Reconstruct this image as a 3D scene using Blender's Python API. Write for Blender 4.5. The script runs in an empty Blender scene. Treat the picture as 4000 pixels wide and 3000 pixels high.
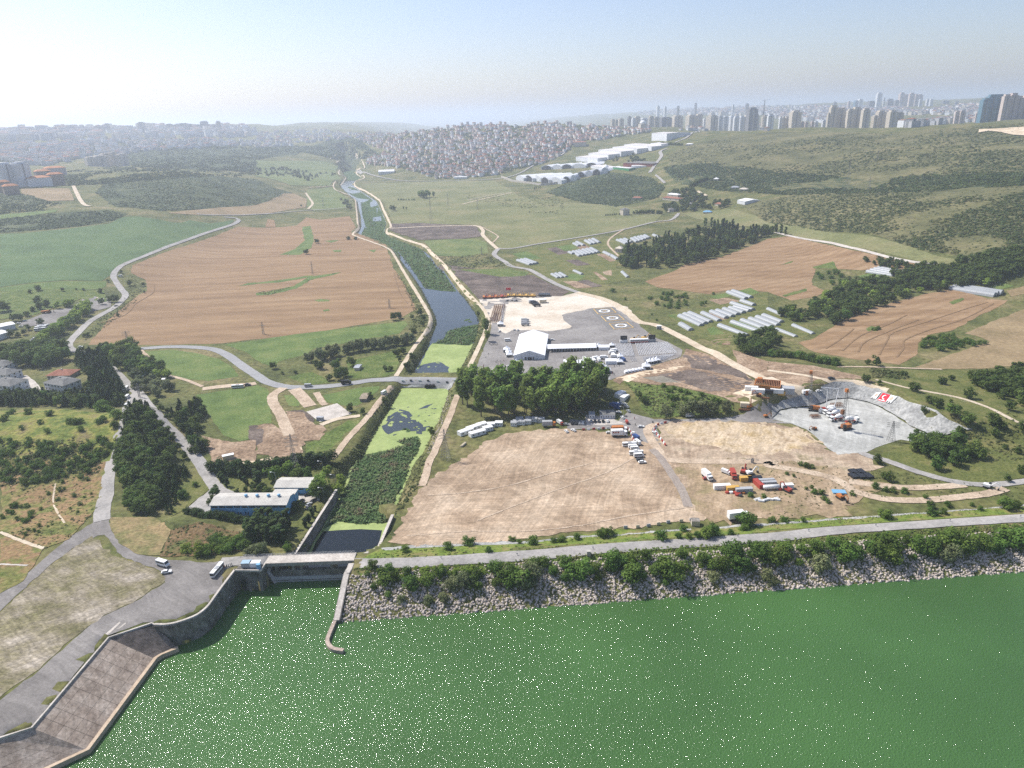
import bpy, bmesh, math, random
import numpy as np
from mathutils import Vector, Matrix, geometry
random.seed(7); np.random.seed(7)
rnd = random.random
sc = bpy.context.scene
col = sc.collection
R_ = math.radians
# ---------------------------------------------------------------- camera
FOC, PIT, ROLL, CH = 1533.0, R_(20.7), R_(2.0), 210.0
cam = bpy.data.cameras.new('camera'); camo = bpy.data.objects.new('camera', cam); col.objects.link(camo)
cam.sensor_fit = 'HORIZONTAL'; cam.sensor_width = 36.0; cam.lens = FOC / 2212.0 * 36.0
cam.clip_start = 1.0; cam.clip_end = 120000.0
camo.matrix_world = Matrix.Translation((0, 0, CH)) @ Matrix.Rotation(math.pi / 2 - PIT, 4, 'X') @ Matrix.Rotation(-ROLL, 4, 'Z')
sc.camera = camo
# ---------------------------------------------------------------- light
SUN_EL, SUN_AZ = R_(50), R_(-57)          # azimuth clockwise from +Y
w = bpy.data.worlds.new('World'); sc.world = w; w.use_nodes = True
nt = w.node_tree; bg = nt.nodes['Background']
sky = nt.nodes.new('ShaderNodeTexSky'); sky.sky_type = 'NISHITA'; sky.sun_disc = False
sky.sun_elevation = SUN_EL; sky.sun_rotation = SUN_AZ; sky.altitude = 100
sky.air_density = 1.0; sky.dust_density = 1.3; sky.ozone_density = 3.0
tint = nt.nodes.new('ShaderNodeMix'); tint.data_type = 'RGBA'; tint.blend_type = 'MULTIPLY'; tint.inputs[0].default_value = 1; tint.inputs[7].default_value = (1.05, .965, 1.0, 1)
nt.links.new(sky.outputs[0], tint.inputs[6]); nt.links.new(tint.outputs[2], bg.inputs[0]); bg.inputs[1].default_value = 0.118
sl = bpy.data.lights.new('sun', 'SUN'); sl.energy = 5.0; sl.angle = R_(0.5); sl.color = (1.0, 0.96, 0.9)
so = bpy.data.objects.new('sun', sl); col.objects.link(so)
sdir = Vector((math.sin(SUN_AZ) * math.cos(SUN_EL), math.cos(SUN_AZ) * math.cos(SUN_EL), math.sin(SUN_EL)))
so.rotation_euler = sdir.to_track_quat('Z', 'Y').to_euler(); so.location = (-300, 300, 500)
sc.view_settings.view_transform = 'Standard'; sc.view_settings.look = 'None'
sc.view_settings.exposure = 0.42; sc.view_settings.gamma = 1.0
sc.cycles.volume_bounces = 2; sc.cycles.max_bounces = 6; sc.cycles.transparent_max_bounces = 8
sc.cycles.volume_step_rate = 1.0; sc.cycles.use_denoising = False
# ---------------------------------------------------------------- picture geometry: points of the photo -> points of the place
CELL = {}
for r, y0 in (('a', 165.9), ('b', 580.65), ('c', 995.4)):
    for k in range(4): CELL[r + str(k + 1)] = (0.25, 553.0 * k, y0)
CELL.update(z1=(.175, 995.4, 597.2), z2=(.125, 1244.25, 746.55), z3=(.175, 1465.45, 967.75), z4=(.175, 387.1, 967.75),
            z5=(.1, 1548.4, 774.2), z6=(.175, 0, 635.95), z7=(.175, 1824.9, 497.7), z8=(.15, 486.64, 1177.9), z9=(.2, 0, 1327.2), f=(1, 0, 0))
def q(s):
    """'b2 10,20 30,40 c2 5,6' -> list of photo points; a cell name switches the crop the numbers are read in"""
    out = []; c = CELL['f']
    for t in s.split():
        if ',' in t:
            x, y = t.split(','); out.append((c[1] + c[0] * float(x), c[2] + c[0] * float(y)))
        else: c = CELL[t]
    return out
def ray(x, y):
    u, v = (x - 1106) / FOC, (829.5 - y) / FOC
    c, s = math.cos(ROLL), math.sin(ROLL); u, v = u * c + v * s, -u * s + v * c
    cp, sp = math.cos(PIT), math.sin(PIT)
    return u, cp + v * sp, -sp + v * cp
def PZ(x, y, z):
    d = ray(x, y); t = (z - CH) / d[2]; return d[0] * t, d[1] * t
def qz(s, z): return [PZ(x, y, z) for x, y in q(s)]
# ---------------------------------------------------------------- terrain heights on a polar grid round the camera's foot
RR = list(np.arange(100, 780, 2.2))
while RR[-1] < 62000: RR.append(RR[-1] * 1.011)
RR = np.array(RR); AZ = np.radians(np.arange(-61, 61.01, 0.2)); NR, NA = len(RR), len(AZ)
def colz(pts):
    """(x, y, R) photo point lying at ground range R -> height profile; (z, R) explicit"""
    prof = [(0, 6.0)]; az = None
    for p in pts:
        if len(p) == 2: prof.append((p[1], p[0])); continue
        x, y, r = p; d = ray(x, y); az = math.atan2(d[0], d[1])
        prof.append((r, CH + r * d[2] / math.hypot(d[0], d[1])))
    return az, prof
def col_(*pts): return colz(pts)
CT = [
 col_((6,900),(0,510,1500),(0,430,1850),(0,400,2100),(0,350,3200),(0,305,4600),(0,283,5800),(150,9000),(60,20000),(20,60000)),
 col_((6,1050),(130,500,1500),(130,420,1900),(130,395,2150),(130,355,3000),(130,305,4500),(130,277,5900),(160,9000),(60,20000),(20,60000)),
 col_((6,1150),(260,475,1560),(260,440,1750),(260,392,2000),(260,366,2600),(260,340,3300),(260,305,4600),(260,275,6000),(160,9000),(60,20000),(20,60000)),
 col_((6,1400),(420,468,1640),(420,440,1760),(420,384,2050),(420,366,2650),(420,338,3400),(420,300,4700),(420,272,6300),(150,9500),(60,20000),(20,60000)),
 col_((6,1700),(540,430,1950),(540,398,2250),(540,372,2700),(540,338,3500),(540,300,4800),(540,268,6900),(120,9500),(60,20000),(20,60000)),
 col_((6,2100),(660,385,2500),(8,2900),(660,345,3300),(660,325,3900),(660,295,5200),(660,264,9000),(60,20000),(20,60000)),
 col_((6,2600),(8,3500),(770,340,3600),(770,310,4100),(770,287,4700),(770,278,5300),(770,262,12000),(40,20000),(20,60000)),
 col_((6,2650),(860,360,2850),(860,330,3250),(860,300,3650),(860,280,4000),(40,5500),(20,8000),(870,262,14000),(30,20000),(5,60000)),
 col_((6,2600),(960,365,2750),(960,335,3050),(960,300,3400),(960,273,3700),(960,271,3850),(20,5500),(-4,7500),(-4,60000)),
 col_((6,2450),(1100,380,2520),(1100,340,2850),(1100,300,3150),(1100,269,3450),(1100,266,3600),(20,5500),(-4,7500),(-4,26000),(-4,60000)),
 col_((6,2150),(1230,388,2250),(1230,350,2600),(1230,300,3050),(1230,272,3400),(1230,268,3600),(30,5500),(-4,8000),(1230,252,16000),(60,60000)),
 col_((6,1760),(1310,440,1800),(1310,376,2020),(1310,370,2250),(1310,330,2750),(1310,300,3100),(1310,278,3500),(1310,270,3800),(40,5500),(1310,246,14000),(120,60000)),
 col_((6,1700),(1400,420,1850),(1400,392,2060),(1400,345,2350),(1400,300,2800),(1400,276,3300),(1400,270,3900),(60,5500),(1400,242,12000),(120,60000)),
 col_((6,1650),(1500,405,1800),(1500,360,2050),(1500,310,2450),(1500,283,2900),(1500,278,3300),(70,4800),(1500,236,11000),(150,60000)),
 col_((6,1400),(1650,460,1500),(1650,420,1640),(1650,360,1900),(1650,310,2250),(1650,279,2600),(1650,277,2750),(90,3400),(80,5000),(1650,233,10000),(160,60000)),
 col_((6,1150),(1780,500,1280),(1780,420,1530),(1780,404,1680),(1780,350,1920),(1780,300,2200),(1780,280,2450),(1780,279,2600),(90,3400),(90,5000),(1780,225,9500),(180,60000)),
 col_((6,980),(1920,520,1120),(1920,425,1430),(1920,412,1560),(1920,350,1830),(1920,300,2100),(1920,279,2320),(1920,277,2450),(100,3400),(1920,250,6000),(1920,222,9000),(200,60000)),
 col_((6,930),(2080,540,1060),(2080,425,1390),(2080,405,1540),(2080,350,1760),(2080,300,2000),(2080,270,2280),(2080,267,2400),(110,3400),(2080,245,5600),(2080,216,8600),(220,60000)),
 col_((6,930),(2200,560,1010),(2200,420,1340),(2200,400,1480),(2200,350,1700),(2200,300,1920),(2200,264,2260),(2200,260,2400),(120,3400),(2200,235,5600),(2200,212,8600),(220,60000)),
]
ca = np.array([c[0] for c in CT]); lr = np.log(RR)
prof = np.array([np.interp(lr, [math.log(max(r, 50)) for r, z in c[1]], [z for r, z in c[1]]) for c in CT])   # (NC,NR)
Z = np.empty((NR, NA))
for i in range(NR): Z[i] = np.interp(AZ, ca, prof[:, i])
def blur(A, n, ax):
    for _ in range(3):
        k = np.ones(2 * n + 1) / (2 * n + 1)
        P_ = np.pad(A, [(n, n) if a == ax else (0, 0) for a in (0, 1)], mode='edge')
        A = np.apply_along_axis(lambda v: np.convolve(v, k, 'valid'), ax, P_)
    return A
i0 = np.searchsorted(RR, 800)
Zf = blur(blur(Z[i0:], 2, 0), 6, 1)
wt = np.clip((RR[i0:] - 820) / 300, 0, 1)[:, None]; Z[i0:] = Z[i0:] * (1 - wt) + Zf * wt
GX = RR[:, None] * np.sin(AZ)[None]; GY = RR[:, None] * np.cos(AZ)[None]
def vnoise(X, Y, s, seed=0):
    """smooth value noise"""
    x, y = X / s + 1000.3, Y / s + 1000.7; xi, yi = np.floor(x).astype(int), np.floor(y).astype(int); fx, fy = x - xi, y - yi
    fx, fy = fx * fx * (3 - 2 * fx), fy * fy * (3 - 2 * fy)
    def h(a, b):
        v = (a * 374761393 + b * 668265263 + seed * 974711) & 0x7fffffff
        v = ((v ^ (v >> 13)) * 1274126177) & 0x7fffffff
        return ((v ^ (v >> 16)) & 0xffff) / 65535.0
    return (h(xi, yi) * (1 - fx) + h(xi + 1, yi) * fx) * (1 - fy) + (h(xi, yi + 1) * (1 - fx) + h(xi + 1, yi + 1) * fx) * fy
hill = np.clip((Z - 9) / 40, 0, 1)
Z += hill * ((vnoise(GX, GY, 130) - .5) * 12 + (vnoise(GX, GY, 330, 3) - .5) * 16) * np.clip(RR / 2500, .3, 2)[:, None] * (Z > 9)
def inpoly(X, Y, poly):
    n = len(poly); ins = np.zeros(np.shape(X), bool); j = n - 1
    for i in range(n):
        xi, yi = poly[i]; xj, yj = poly[j]
        if yi != yj:
            ins ^= ((yi > Y) != (yj > Y)) & (X < (xj - xi) * (Y - yi) / (yj - yi) + xi)
        j = i
    return ins
def dseg(X, Y, pts, closed=True):
    D = np.full(np.shape(X), 1e9)
    m = len(pts)
    for i in range(m if closed else m - 1):
        ax, ay = pts[i]; bx, by = pts[(i + 1) % m]; dx, dy = bx - ax, by - ay
        t = np.clip(((X - ax) * dx + (Y - ay) * dy) / (dx * dx + dy * dy + 1e-9), 0, 1)
        D = np.minimum(D, np.hypot(X - ax - t * dx, Y - ay - t * dy))
    return D
def sstep(a, b, x):
    t = np.clip((x - a) / (b - a), 0, 1); return t * t * (3 - 2 * t)
# canal: outlines are read at the water's level
CANW = 1.0
CAN_UP = qz('a2 640,718 720,748 800,790 730,830 785,868 780,900 700,950 830,1040 880,1080 905,1200 915,1300 880,1365 1020,1405 1180,1480 1240,1560 1310,1659 b2 1340,30 1440,180 1500,300 1560,420 1570,480 1520,600 1480,700 1400,830 1355,930 1740,925 1820,760 1880,640 1905,540 1925,450 1880,370 1800,260 1740,195 1610,10 a2 1560,1640 1500,1550 1430,1490 1300,1440 1150,1385 1105,1335 1125,1270 1085,1170 1035,1070 930,1000 830,930 900,880 910,862 845,828 915,788 850,752', CANW)
CAN_LO = qz('b2 1265,1036 1200,1150 1140,1250 1090,1330 1020,1450 970,1540 930,1640 c2 820,60 760,240 720,330 650,470 600,580 520,700 460,810 860,815 960,780 1060,700 1170,460 1205,400 1225,330 1265,230 1325,100 1365,0 b2 1425,1600 1485,1480 1505,1420 1565,1320 1615,1180 1665,1036', CANW)
near = np.broadcast_to((RR < 4200)[:, None], Z.shape)
for poly in (CAN_UP, CAN_LO):
    ins = inpoly(GX, GY, poly); d = dseg(GX, GY, poly)
    sd = np.where(ins, -d, d); zb = -1.5 + 8 * sstep(-3, 8, sd)
    Z = np.where(near & (sd < 8), np.minimum(Z, zb), Z)
# the dyke tracks run on low banks
DYKE_L = 'a2 690,745 800,795 715,830 770,870 765,895 670,945 760,1010 850,1060 870,1150 880,1260 890,1305 845,1350 850,1375 1000,1430 1150,1490 1210,1570 1260,1659 b2 1340,130 1420,260 1480,360 1510,430 1490,520 1380,660 1290,800 1210,930'
DYKE_L2 = 'b2 1170,1010 1050,1170 940,1310 800,1460 700,1590 640,1650'
DYKE_R = 'a2 640,712 850,740 940,785 865,825 930,860 925,885 850,935 960,1000 1060,1065 1100,1150 1150,1250 1165,1300 1130,1330 1150,1360 1300,1410 1450,1460 1530,1540 1650,1659 b2 1780,160 1900,280 1980,370 2005,470 1970,570 1900,730 1840,860'
DYKE_R2 = 'b2 1740,1090 1680,1260 1610,1420 1540,1590 1500,1659 c2 1460,150 1430,220'
for s in (DYKE_L, DYKE_L2, DYKE_R, DYKE_R2):
    d = dseg(GX, GY, qz(s, 6.8), False)
    Z = np.maximum(Z, np.where(near & (d < 9) & (Z > 5.5), 6 + .9 * sstep(8, 2.6, d), -99))
# low banks and hummocks of the near left
def bump(s, h, rad, zz=6):
    global Z
    d = dseg(GX, GY, qz(s, zz), False); Z = Z + h * np.exp(-(d / rad) ** 2)
bump('f -150,960 60,935 150,950', 14, 55, 12)
bump('f 300,910 310,960 305,1020', 9, 16, 9)
bump('f 380,1135 440,1140', 5, 12, 8)
bump('f 1640,760 1600,770 1560,775', 2.5, 18)
# pit: the floor is level, the back is cut into rising ground
PITF = qz('b4 30,1300 100,1230 250,1205 360,1195 440,1175 560,1135 700,1125 850,1155 950,1195 1100,1275 1250,1375 1370,1430 1480,1450 1250,1500 1150,1480 980,1530 850,1590 600,1610 520,1560 430,1470 330,1390 200,1340', 5.6)
pa, pb = PITF[0], PITF[12]
nx, ny = -(pb[1] - pa[1]), pb[0] - pa[0]; nl = math.hypot(nx, ny); nx, ny = nx / nl, ny / nl
side = (GX - pa[0]) * nx + (GY - pa[1]) * ny
insP = inpoly(GX, GY, PITF); dP = dseg(GX, GY, PITF); dP = np.where(insP, 0, dP)
zP = 11 * sstep(0, 13, dP) * np.exp(-np.clip(dP - 15, 0, 9e9) / 90) * sstep(-8, 14, side)
Z = np.where(dP < 400, np.where(insP, 5.6, Z + zP), Z)
# dam crest and platform
CRESTZ = 10.5
PLAT = qz('f -500,1165 0,1150 150,1122 215,1112 262,1165 330,1194 400,1199 520,1203 785,1206 2212,1112 2900,1066 2900,1086 2212,1132 785,1226 750,1228 750,1500 -500,2600', CRESTZ)
insL = inpoly(GX, GY, PLAT); dL = np.where(insL, 0, dseg(GX, GY, PLAT))
left = sstep(30, -120, GX)
Z = np.where(dL < 60, np.maximum(Z, 6 + 4.5 * (1 - np.clip(dL / (9 + 30 * left), 0, 1))), Z)
Z = np.where(insL, np.where(GX > -80, CRESTZ, np.maximum(Z, CRESTZ)), Z)
GW = qz('z8 1745,400', 6) [0]
CL0, CL1 = PZ(785, 1229, CRESTZ), PZ(2212, 1134, CRESTZ)
cux, cuy = CL1[0] - CL0[0], CL1[1] - CL0[1]; cl_ = math.hypot(cux, cuy); cux, cuy = cux / cl_, cuy / cl_
cs = (GX - CL0[0]) * cuy - (GY - CL0[1]) * cux           # distance upstream of the crest edge
def _cs(p): return (p[0] - CL0[0]) * cuy - (p[1] - CL0[1]) * cux, (p[0] - CL0[0]) * cux + (p[1] - CL0[1]) * cuy
(s0_, u0_), (s1_, u1_) = _cs(PZ(760, 1341, 0)), _cs(PZ(2212, 1234, 0))
def SLPF(u): return (s0_ + (s1_ - s0_) * np.clip((u - u0_) / (u1_ - u0_), -.1, 1.3)) / CRESTZ
cu = (GX - CL0[0]) * cux + (GY - CL0[1]) * cuy; SLP = SLPF(cu)
Z = np.where((cs > 0) & (GX > GW[0] - 2), np.maximum(CRESTZ - cs / SLP, -7), Z)
# reservoir left of the guide wall: sheer walls
SLABT = q('z9 -900,1680 0,1340 345,1230 1175,255 1640,100')
CURVT = q('c1 1340,1421 1450,1420 1560,1395 1700,1340 1790,1270 1850,1190 1930,1080 2030,950')
WY = PZ(660, 1217, CRESTZ)[1]
GATE_L, GATE_R = PZ(508, 1234.5, CRESTZ), PZ(564, 1235, CRESTZ)
WX0, WX1 = PZ(577, 1216, CRESTZ)[0], PZ(757, 1220, CRESTZ)[0]
WALLT = [PZ(x, y, CRESTZ) for x, y in SLABT + CURVT]
GUIDE = [(PZ(x, y, z), z) for (x, y), z in zip(q('z8 1815,262 1790,330 1760,380 1745,420 1705,590 1600,1080 1480,1310 1470,1380 1500,1435 1560,1480 1700,1505'), (10.6, 10.6, 10.3, 9.6, 7.6, 1.6, 1.5, 1.5, 1.5, 1.5, 1.5))]
RESL = WALLT + [(GATE_R[0], GATE_R[1]), (WX0, WY), (WX1, WY)] + [p for p, z in GUIDE[1:]] + [(GUIDE[-1][0][0], 20), (-700, 20)]
Z = np.where(inpoly(GX, GY, RESL), -7, Z)
BASIN = [(WX0 - 1, WY)] + qz('z4 1400,1345 1560,1100 1940,520', 7.4) + qz('f 745,1066 800,1090', 1) + qz('f 848,1112 818,1182 793,1193 768,1203', 7.4) + [(WX1, WY)]
Z = np.where(inpoly(GX, GY, BASIN), -2, Z)
LZ = Z
def _gi(x, y):
    r = math.hypot(x, y); a = math.atan2(x, y)
    i = int(np.searchsorted(RR, r)) - 1; i = min(max(i, 0), NR - 2); fr = (r - RR[i]) / (RR[i + 1] - RR[i])
    ja = (a - AZ[0]) / (AZ[1] - AZ[0]); j = min(max(int(ja), 0), NA - 2)
    return i, fr, j, ja - j
def hgt(x, y):
    i, fr, j, fa = _gi(x, y); fr = min(max(fr, 0), 1); fa = min(max(fa, 0), 1)
    return float((LZ[i, j] * (1 - fa) + LZ[i, j + 1] * fa) * (1 - fr) + (LZ[i + 1, j] * (1 - fa) + LZ[i + 1, j + 1] * fa) * fr)
def P(x, y):
    """photo point -> where its line of sight first meets the ground"""
    d = ray(x, y); hz = math.hypot(d[0], d[1]); a = math.atan2(d[0], d[1]); k = d[2] / hz
    ja = min(max((a - AZ[0]) / (AZ[1] - AZ[0]), 0), NA - 1.001); j = int(ja); fa = ja - j
    pr = LZ[:, j] * (1 - fa) + LZ[:, j + 1] * fa
    g = CH + k * RR - pr
    idx = np.nonzero(g < 0)[0]
    if len(idx) == 0: r = 30000.0
    elif idx[0] == 0: r = RR[0]
    else:
        i = idx[0]; r = RR[i - 1] + (RR[i] - RR[i - 1]) * g[i - 1] / (g[i - 1] - g[i])
    return r * math.sin(a), r * math.cos(a), CH + k * r
def P2(x, y): p = P(x, y); return p[0], p[1]
def mpp(p):
    """metres per photo pixel at a place"""
    return (p[1] * math.cos(PIT) + (CH - p[2]) * math.sin(PIT)) / FOC
# ---------------------------------------------------------------- materials
MATS = {}
def M(name, cols, scale=20., fine=2., amp=.3, rough=.95, stretch=None, bump=0., spec=.15, lines=None, objrnd=0., metal=0., det=5., streaks=(), trans=0.):
    if name in MATS: return MATS[name]
    m = bpy.data.materials.new(name); m.use_nodes = True; t = m.node_tree; N = t.nodes.new; L = t.links.new
    b = t.nodes['Principled BSDF']; b.inputs['Roughness'].default_value = rough; b.inputs['Specular IOR Level'].default_value = spec
    b.inputs['Metallic'].default_value = metal
    tc = N('ShaderNodeTexCoord'); mp = N('ShaderNodeMapping'); L(tc.outputs['Object'], mp.inputs[0])
    if stretch: mp.inputs['Rotation'].default_value = (0, 0, stretch[2]); mp.inputs['Scale'].default_value = (stretch[0], stretch[1], 1)
    n = N('ShaderNodeTexNoise'); n.inputs['Scale'].default_value = 1. / scale; n.inputs['Detail'].default_value = det; n.inputs['Roughness'].default_value = .62
    L(mp.outputs[0], n.inputs[0])
    r = N('ShaderNodeValToRGB'); e = r.color_ramp.elements; k = len(cols)
    while len(e) < k: e.new(.5)
    for i, c in enumerate(cols):
        e[i].position = .5 if k == 1 else .34 + .32 * i / (k - 1); e[i].color = (*c, 1)
    if k == 1: e[1].position = 1; e[1].color = (*cols[0], 1); e[0].color = (*cols[0], 1)
    L(n.outputs[0], r.inputs[0]); out = r.outputs[0]
    n2 = N('ShaderNodeTexNoise'); n2.inputs['Scale'].default_value = 1. / fine; n2.inputs['Detail'].default_value = 4; L(mp.outputs[0], n2.inputs[0])
    mr = N('ShaderNodeMapRange'); mr.inputs[1].default_value = .3; mr.inputs[2].default_value = .7; mr.inputs[3].default_value = 1 - amp; mr.inputs[4].default_value = 1 + amp
    L(n2.outputs[0], mr.inputs[0])
    val = mr.outputs[0]
    if lines:                                    # furrows, wheel lines, planted rows: (spacing, angle, strength)
        m2 = N('ShaderNodeMapping'); m2.inputs['Rotation'].default_value = (0, 0, lines[1]); L(tc.outputs['Object'], m2.inputs[0])
        wv = N('ShaderNodeTexWave'); wv.inputs['Scale'].default_value = .314 / lines[0]; wv.inputs['Distortion'].default_value = lines[3] if len(lines) > 3 else 2.5; wv.inputs['Detail'].default_value = 3; wv.inputs['Detail Scale'].default_value = lines[4] if len(lines) > 4 else .25
        L(m2.outputs[0], wv.inputs[0])
        r2 = N('ShaderNodeMapRange'); r2.inputs[3].default_value = 1 - lines[2]; r2.inputs[4].default_value = 1 + lines[2] * .5; L(wv.outputs[1], r2.inputs[0])
        mm = N('ShaderNodeMath'); mm.operation = 'MULTIPLY'; L(val, mm.inputs[0]); L(r2.outputs[0], mm.inputs[1]); val = mm.outputs[0]
    for sx_, sy_, rot_, sc_, st_ in streaks:        # wheel lines and scrape marks: long thin noise
        m3 = N('ShaderNodeMapping'); m3.inputs['Rotation'].default_value = (0, 0, rot_); L(tc.outputs['Object'], m3.inputs[0]); wn = N('ShaderNodeTexNoise'); wn.inputs['Scale'].default_value = .02; L(tc.outputs['Object'], wn.inputs[0])
        ad = N('ShaderNodeVectorMath'); ad.operation = 'MULTIPLY_ADD'; ad.inputs[1].default_value = (22, 22, 0); L(wn.outputs[1], ad.inputs[0]); L(m3.outputs[0], ad.inputs[2])
        m4 = N('ShaderNodeMapping'); m4.inputs['Scale'].default_value = (sx_, sy_, 1); L(ad.outputs[0], m4.inputs[0]); n5 = N('ShaderNodeTexNoise'); n5.inputs['Scale'].default_value = 1. / sc_; n5.inputs['Detail'].default_value = 4; n5.inputs['Roughness'].default_value = .7; L(m4.outputs[0], n5.inputs[0])
        r5 = N('ShaderNodeMapRange'); r5.inputs[1].default_value = .4; r5.inputs[2].default_value = .66; r5.inputs[3].default_value = 1 - st_ * .5; r5.inputs[4].default_value = 1 + st_; L(n5.outputs[0], r5.inputs[0])
        mm = N('ShaderNodeMath'); mm.operation = 'MULTIPLY'; L(val, mm.inputs[0]); L(r5.outputs[0], mm.inputs[1]); val = mm.outputs[0]
    if objrnd:
        oi = N('ShaderNodeObjectInfo'); r3 = N('ShaderNodeMapRange'); r3.inputs[3].default_value = 1 - objrnd; r3.inputs[4].default_value = 1 + objrnd; L(oi.outputs['Random'], r3.inputs[0])
        mm = N('ShaderNodeMath'); mm.operation = 'MULTIPLY'; L(val, mm.inputs[0]); L(r3.outputs[0], mm.inputs[1]); val = mm.outputs[0]
        hs = N('ShaderNodeHueSaturation'); r4 = N('ShaderNodeMapRange'); r4.inputs[3].default_value = .5 - objrnd * .07; r4.inputs[4].default_value = .5 + objrnd * .05
        mu = N('ShaderNodeMath'); mu.operation = 'MULTIPLY'; mu.inputs[1].default_value = 7.31; L(oi.outputs['Random'], mu.inputs[0])
        fr = N('ShaderNodeMath'); fr.operation = 'FRACT'; L(mu.outputs[0], fr.inputs[0]); L(fr.outputs[0], r4.inputs[0]); L(r4.outputs[0], hs.inputs['Hue']); L(out, hs.inputs['Color']); out = hs.outputs[0]
    mx = N('ShaderNodeMix'); mx.data_type = 'RGBA'; mx.blend_type = 'MULTIPLY'; mx.inputs[0].default_value = 1
    cb = N('ShaderNodeCombineColor')
    for i in range(3): L(val, cb.inputs[i])
    L(out, mx.inputs[6]); L(cb.outputs[0], mx.inputs[7]); L(mx.outputs[2], b.inputs['Base Color'])
    if bump:
        bp = N('ShaderNodeBump'); bp.inputs['Distance'].default_value = bump; bp.inputs['Strength'].default_value = .8; L(n2.outputs[0], bp.inputs['Height']); L(bp.outputs[0], b.inputs['Normal'])
    if trans:
        tr = N('ShaderNodeBsdfTranslucent'); L(mx.outputs[2], tr.inputs[0]); ms = N('ShaderNodeMixShader'); ms.inputs[0].default_value = trans; L(b.outputs[0], ms.inputs[1]); L(tr.outputs[0], ms.inputs[2]); L(ms.outputs[0], t.nodes['Material Output'].inputs[0])
    MATS[name] = m; return m
def flat(name, c, rough=.6, spec=.3, amp=.08, metal=0.): return M(name, [c], 3, .8, amp, rough, spec=spec, metal=metal)
# ---------------------------------------------------------------- object helpers
def tag(o, label=None, cat=None, group=None, kind=None):
    for k, v in (('label', label), ('category', cat), ('group', group), ('kind', kind)):
        if v: o[k] = v
    return o
def mesh_np(name, V, F, mat, parent=None, smooth=False):
    """V (n,3); F (m,3|4) array or list of tuples"""
    me = bpy.data.meshes.new(name); V = np.asarray(V, np.float32)
    if isinstance(F, np.ndarray):
        k = F.shape[1]; me.vertices.add(len(V)); me.vertices.foreach_set('co', V.ravel())
        me.loops.add(F.size); me.loops.foreach_set('vertex_index', F.astype(np.int32).ravel())
        me.polygons.add(len(F)); me.polygons.foreach_set('loop_start', np.arange(0, F.size, k, dtype=np.int32))
        me.polygons.foreach_set('loop_total', np.full(len(F), k, np.int32)); me.update(calc_edges=True)
    else: me.from_pydata([tuple(map(float, v)) for v in V], [], F)
    if smooth: me.polygons.foreach_set('use_smooth', np.ones(len(me.polygons), bool))
    me.materials.append(mat); o = bpy.data.objects.new(name, me); col.objects.link(o)
    if parent is not None: o.parent = parent
    return o
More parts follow.
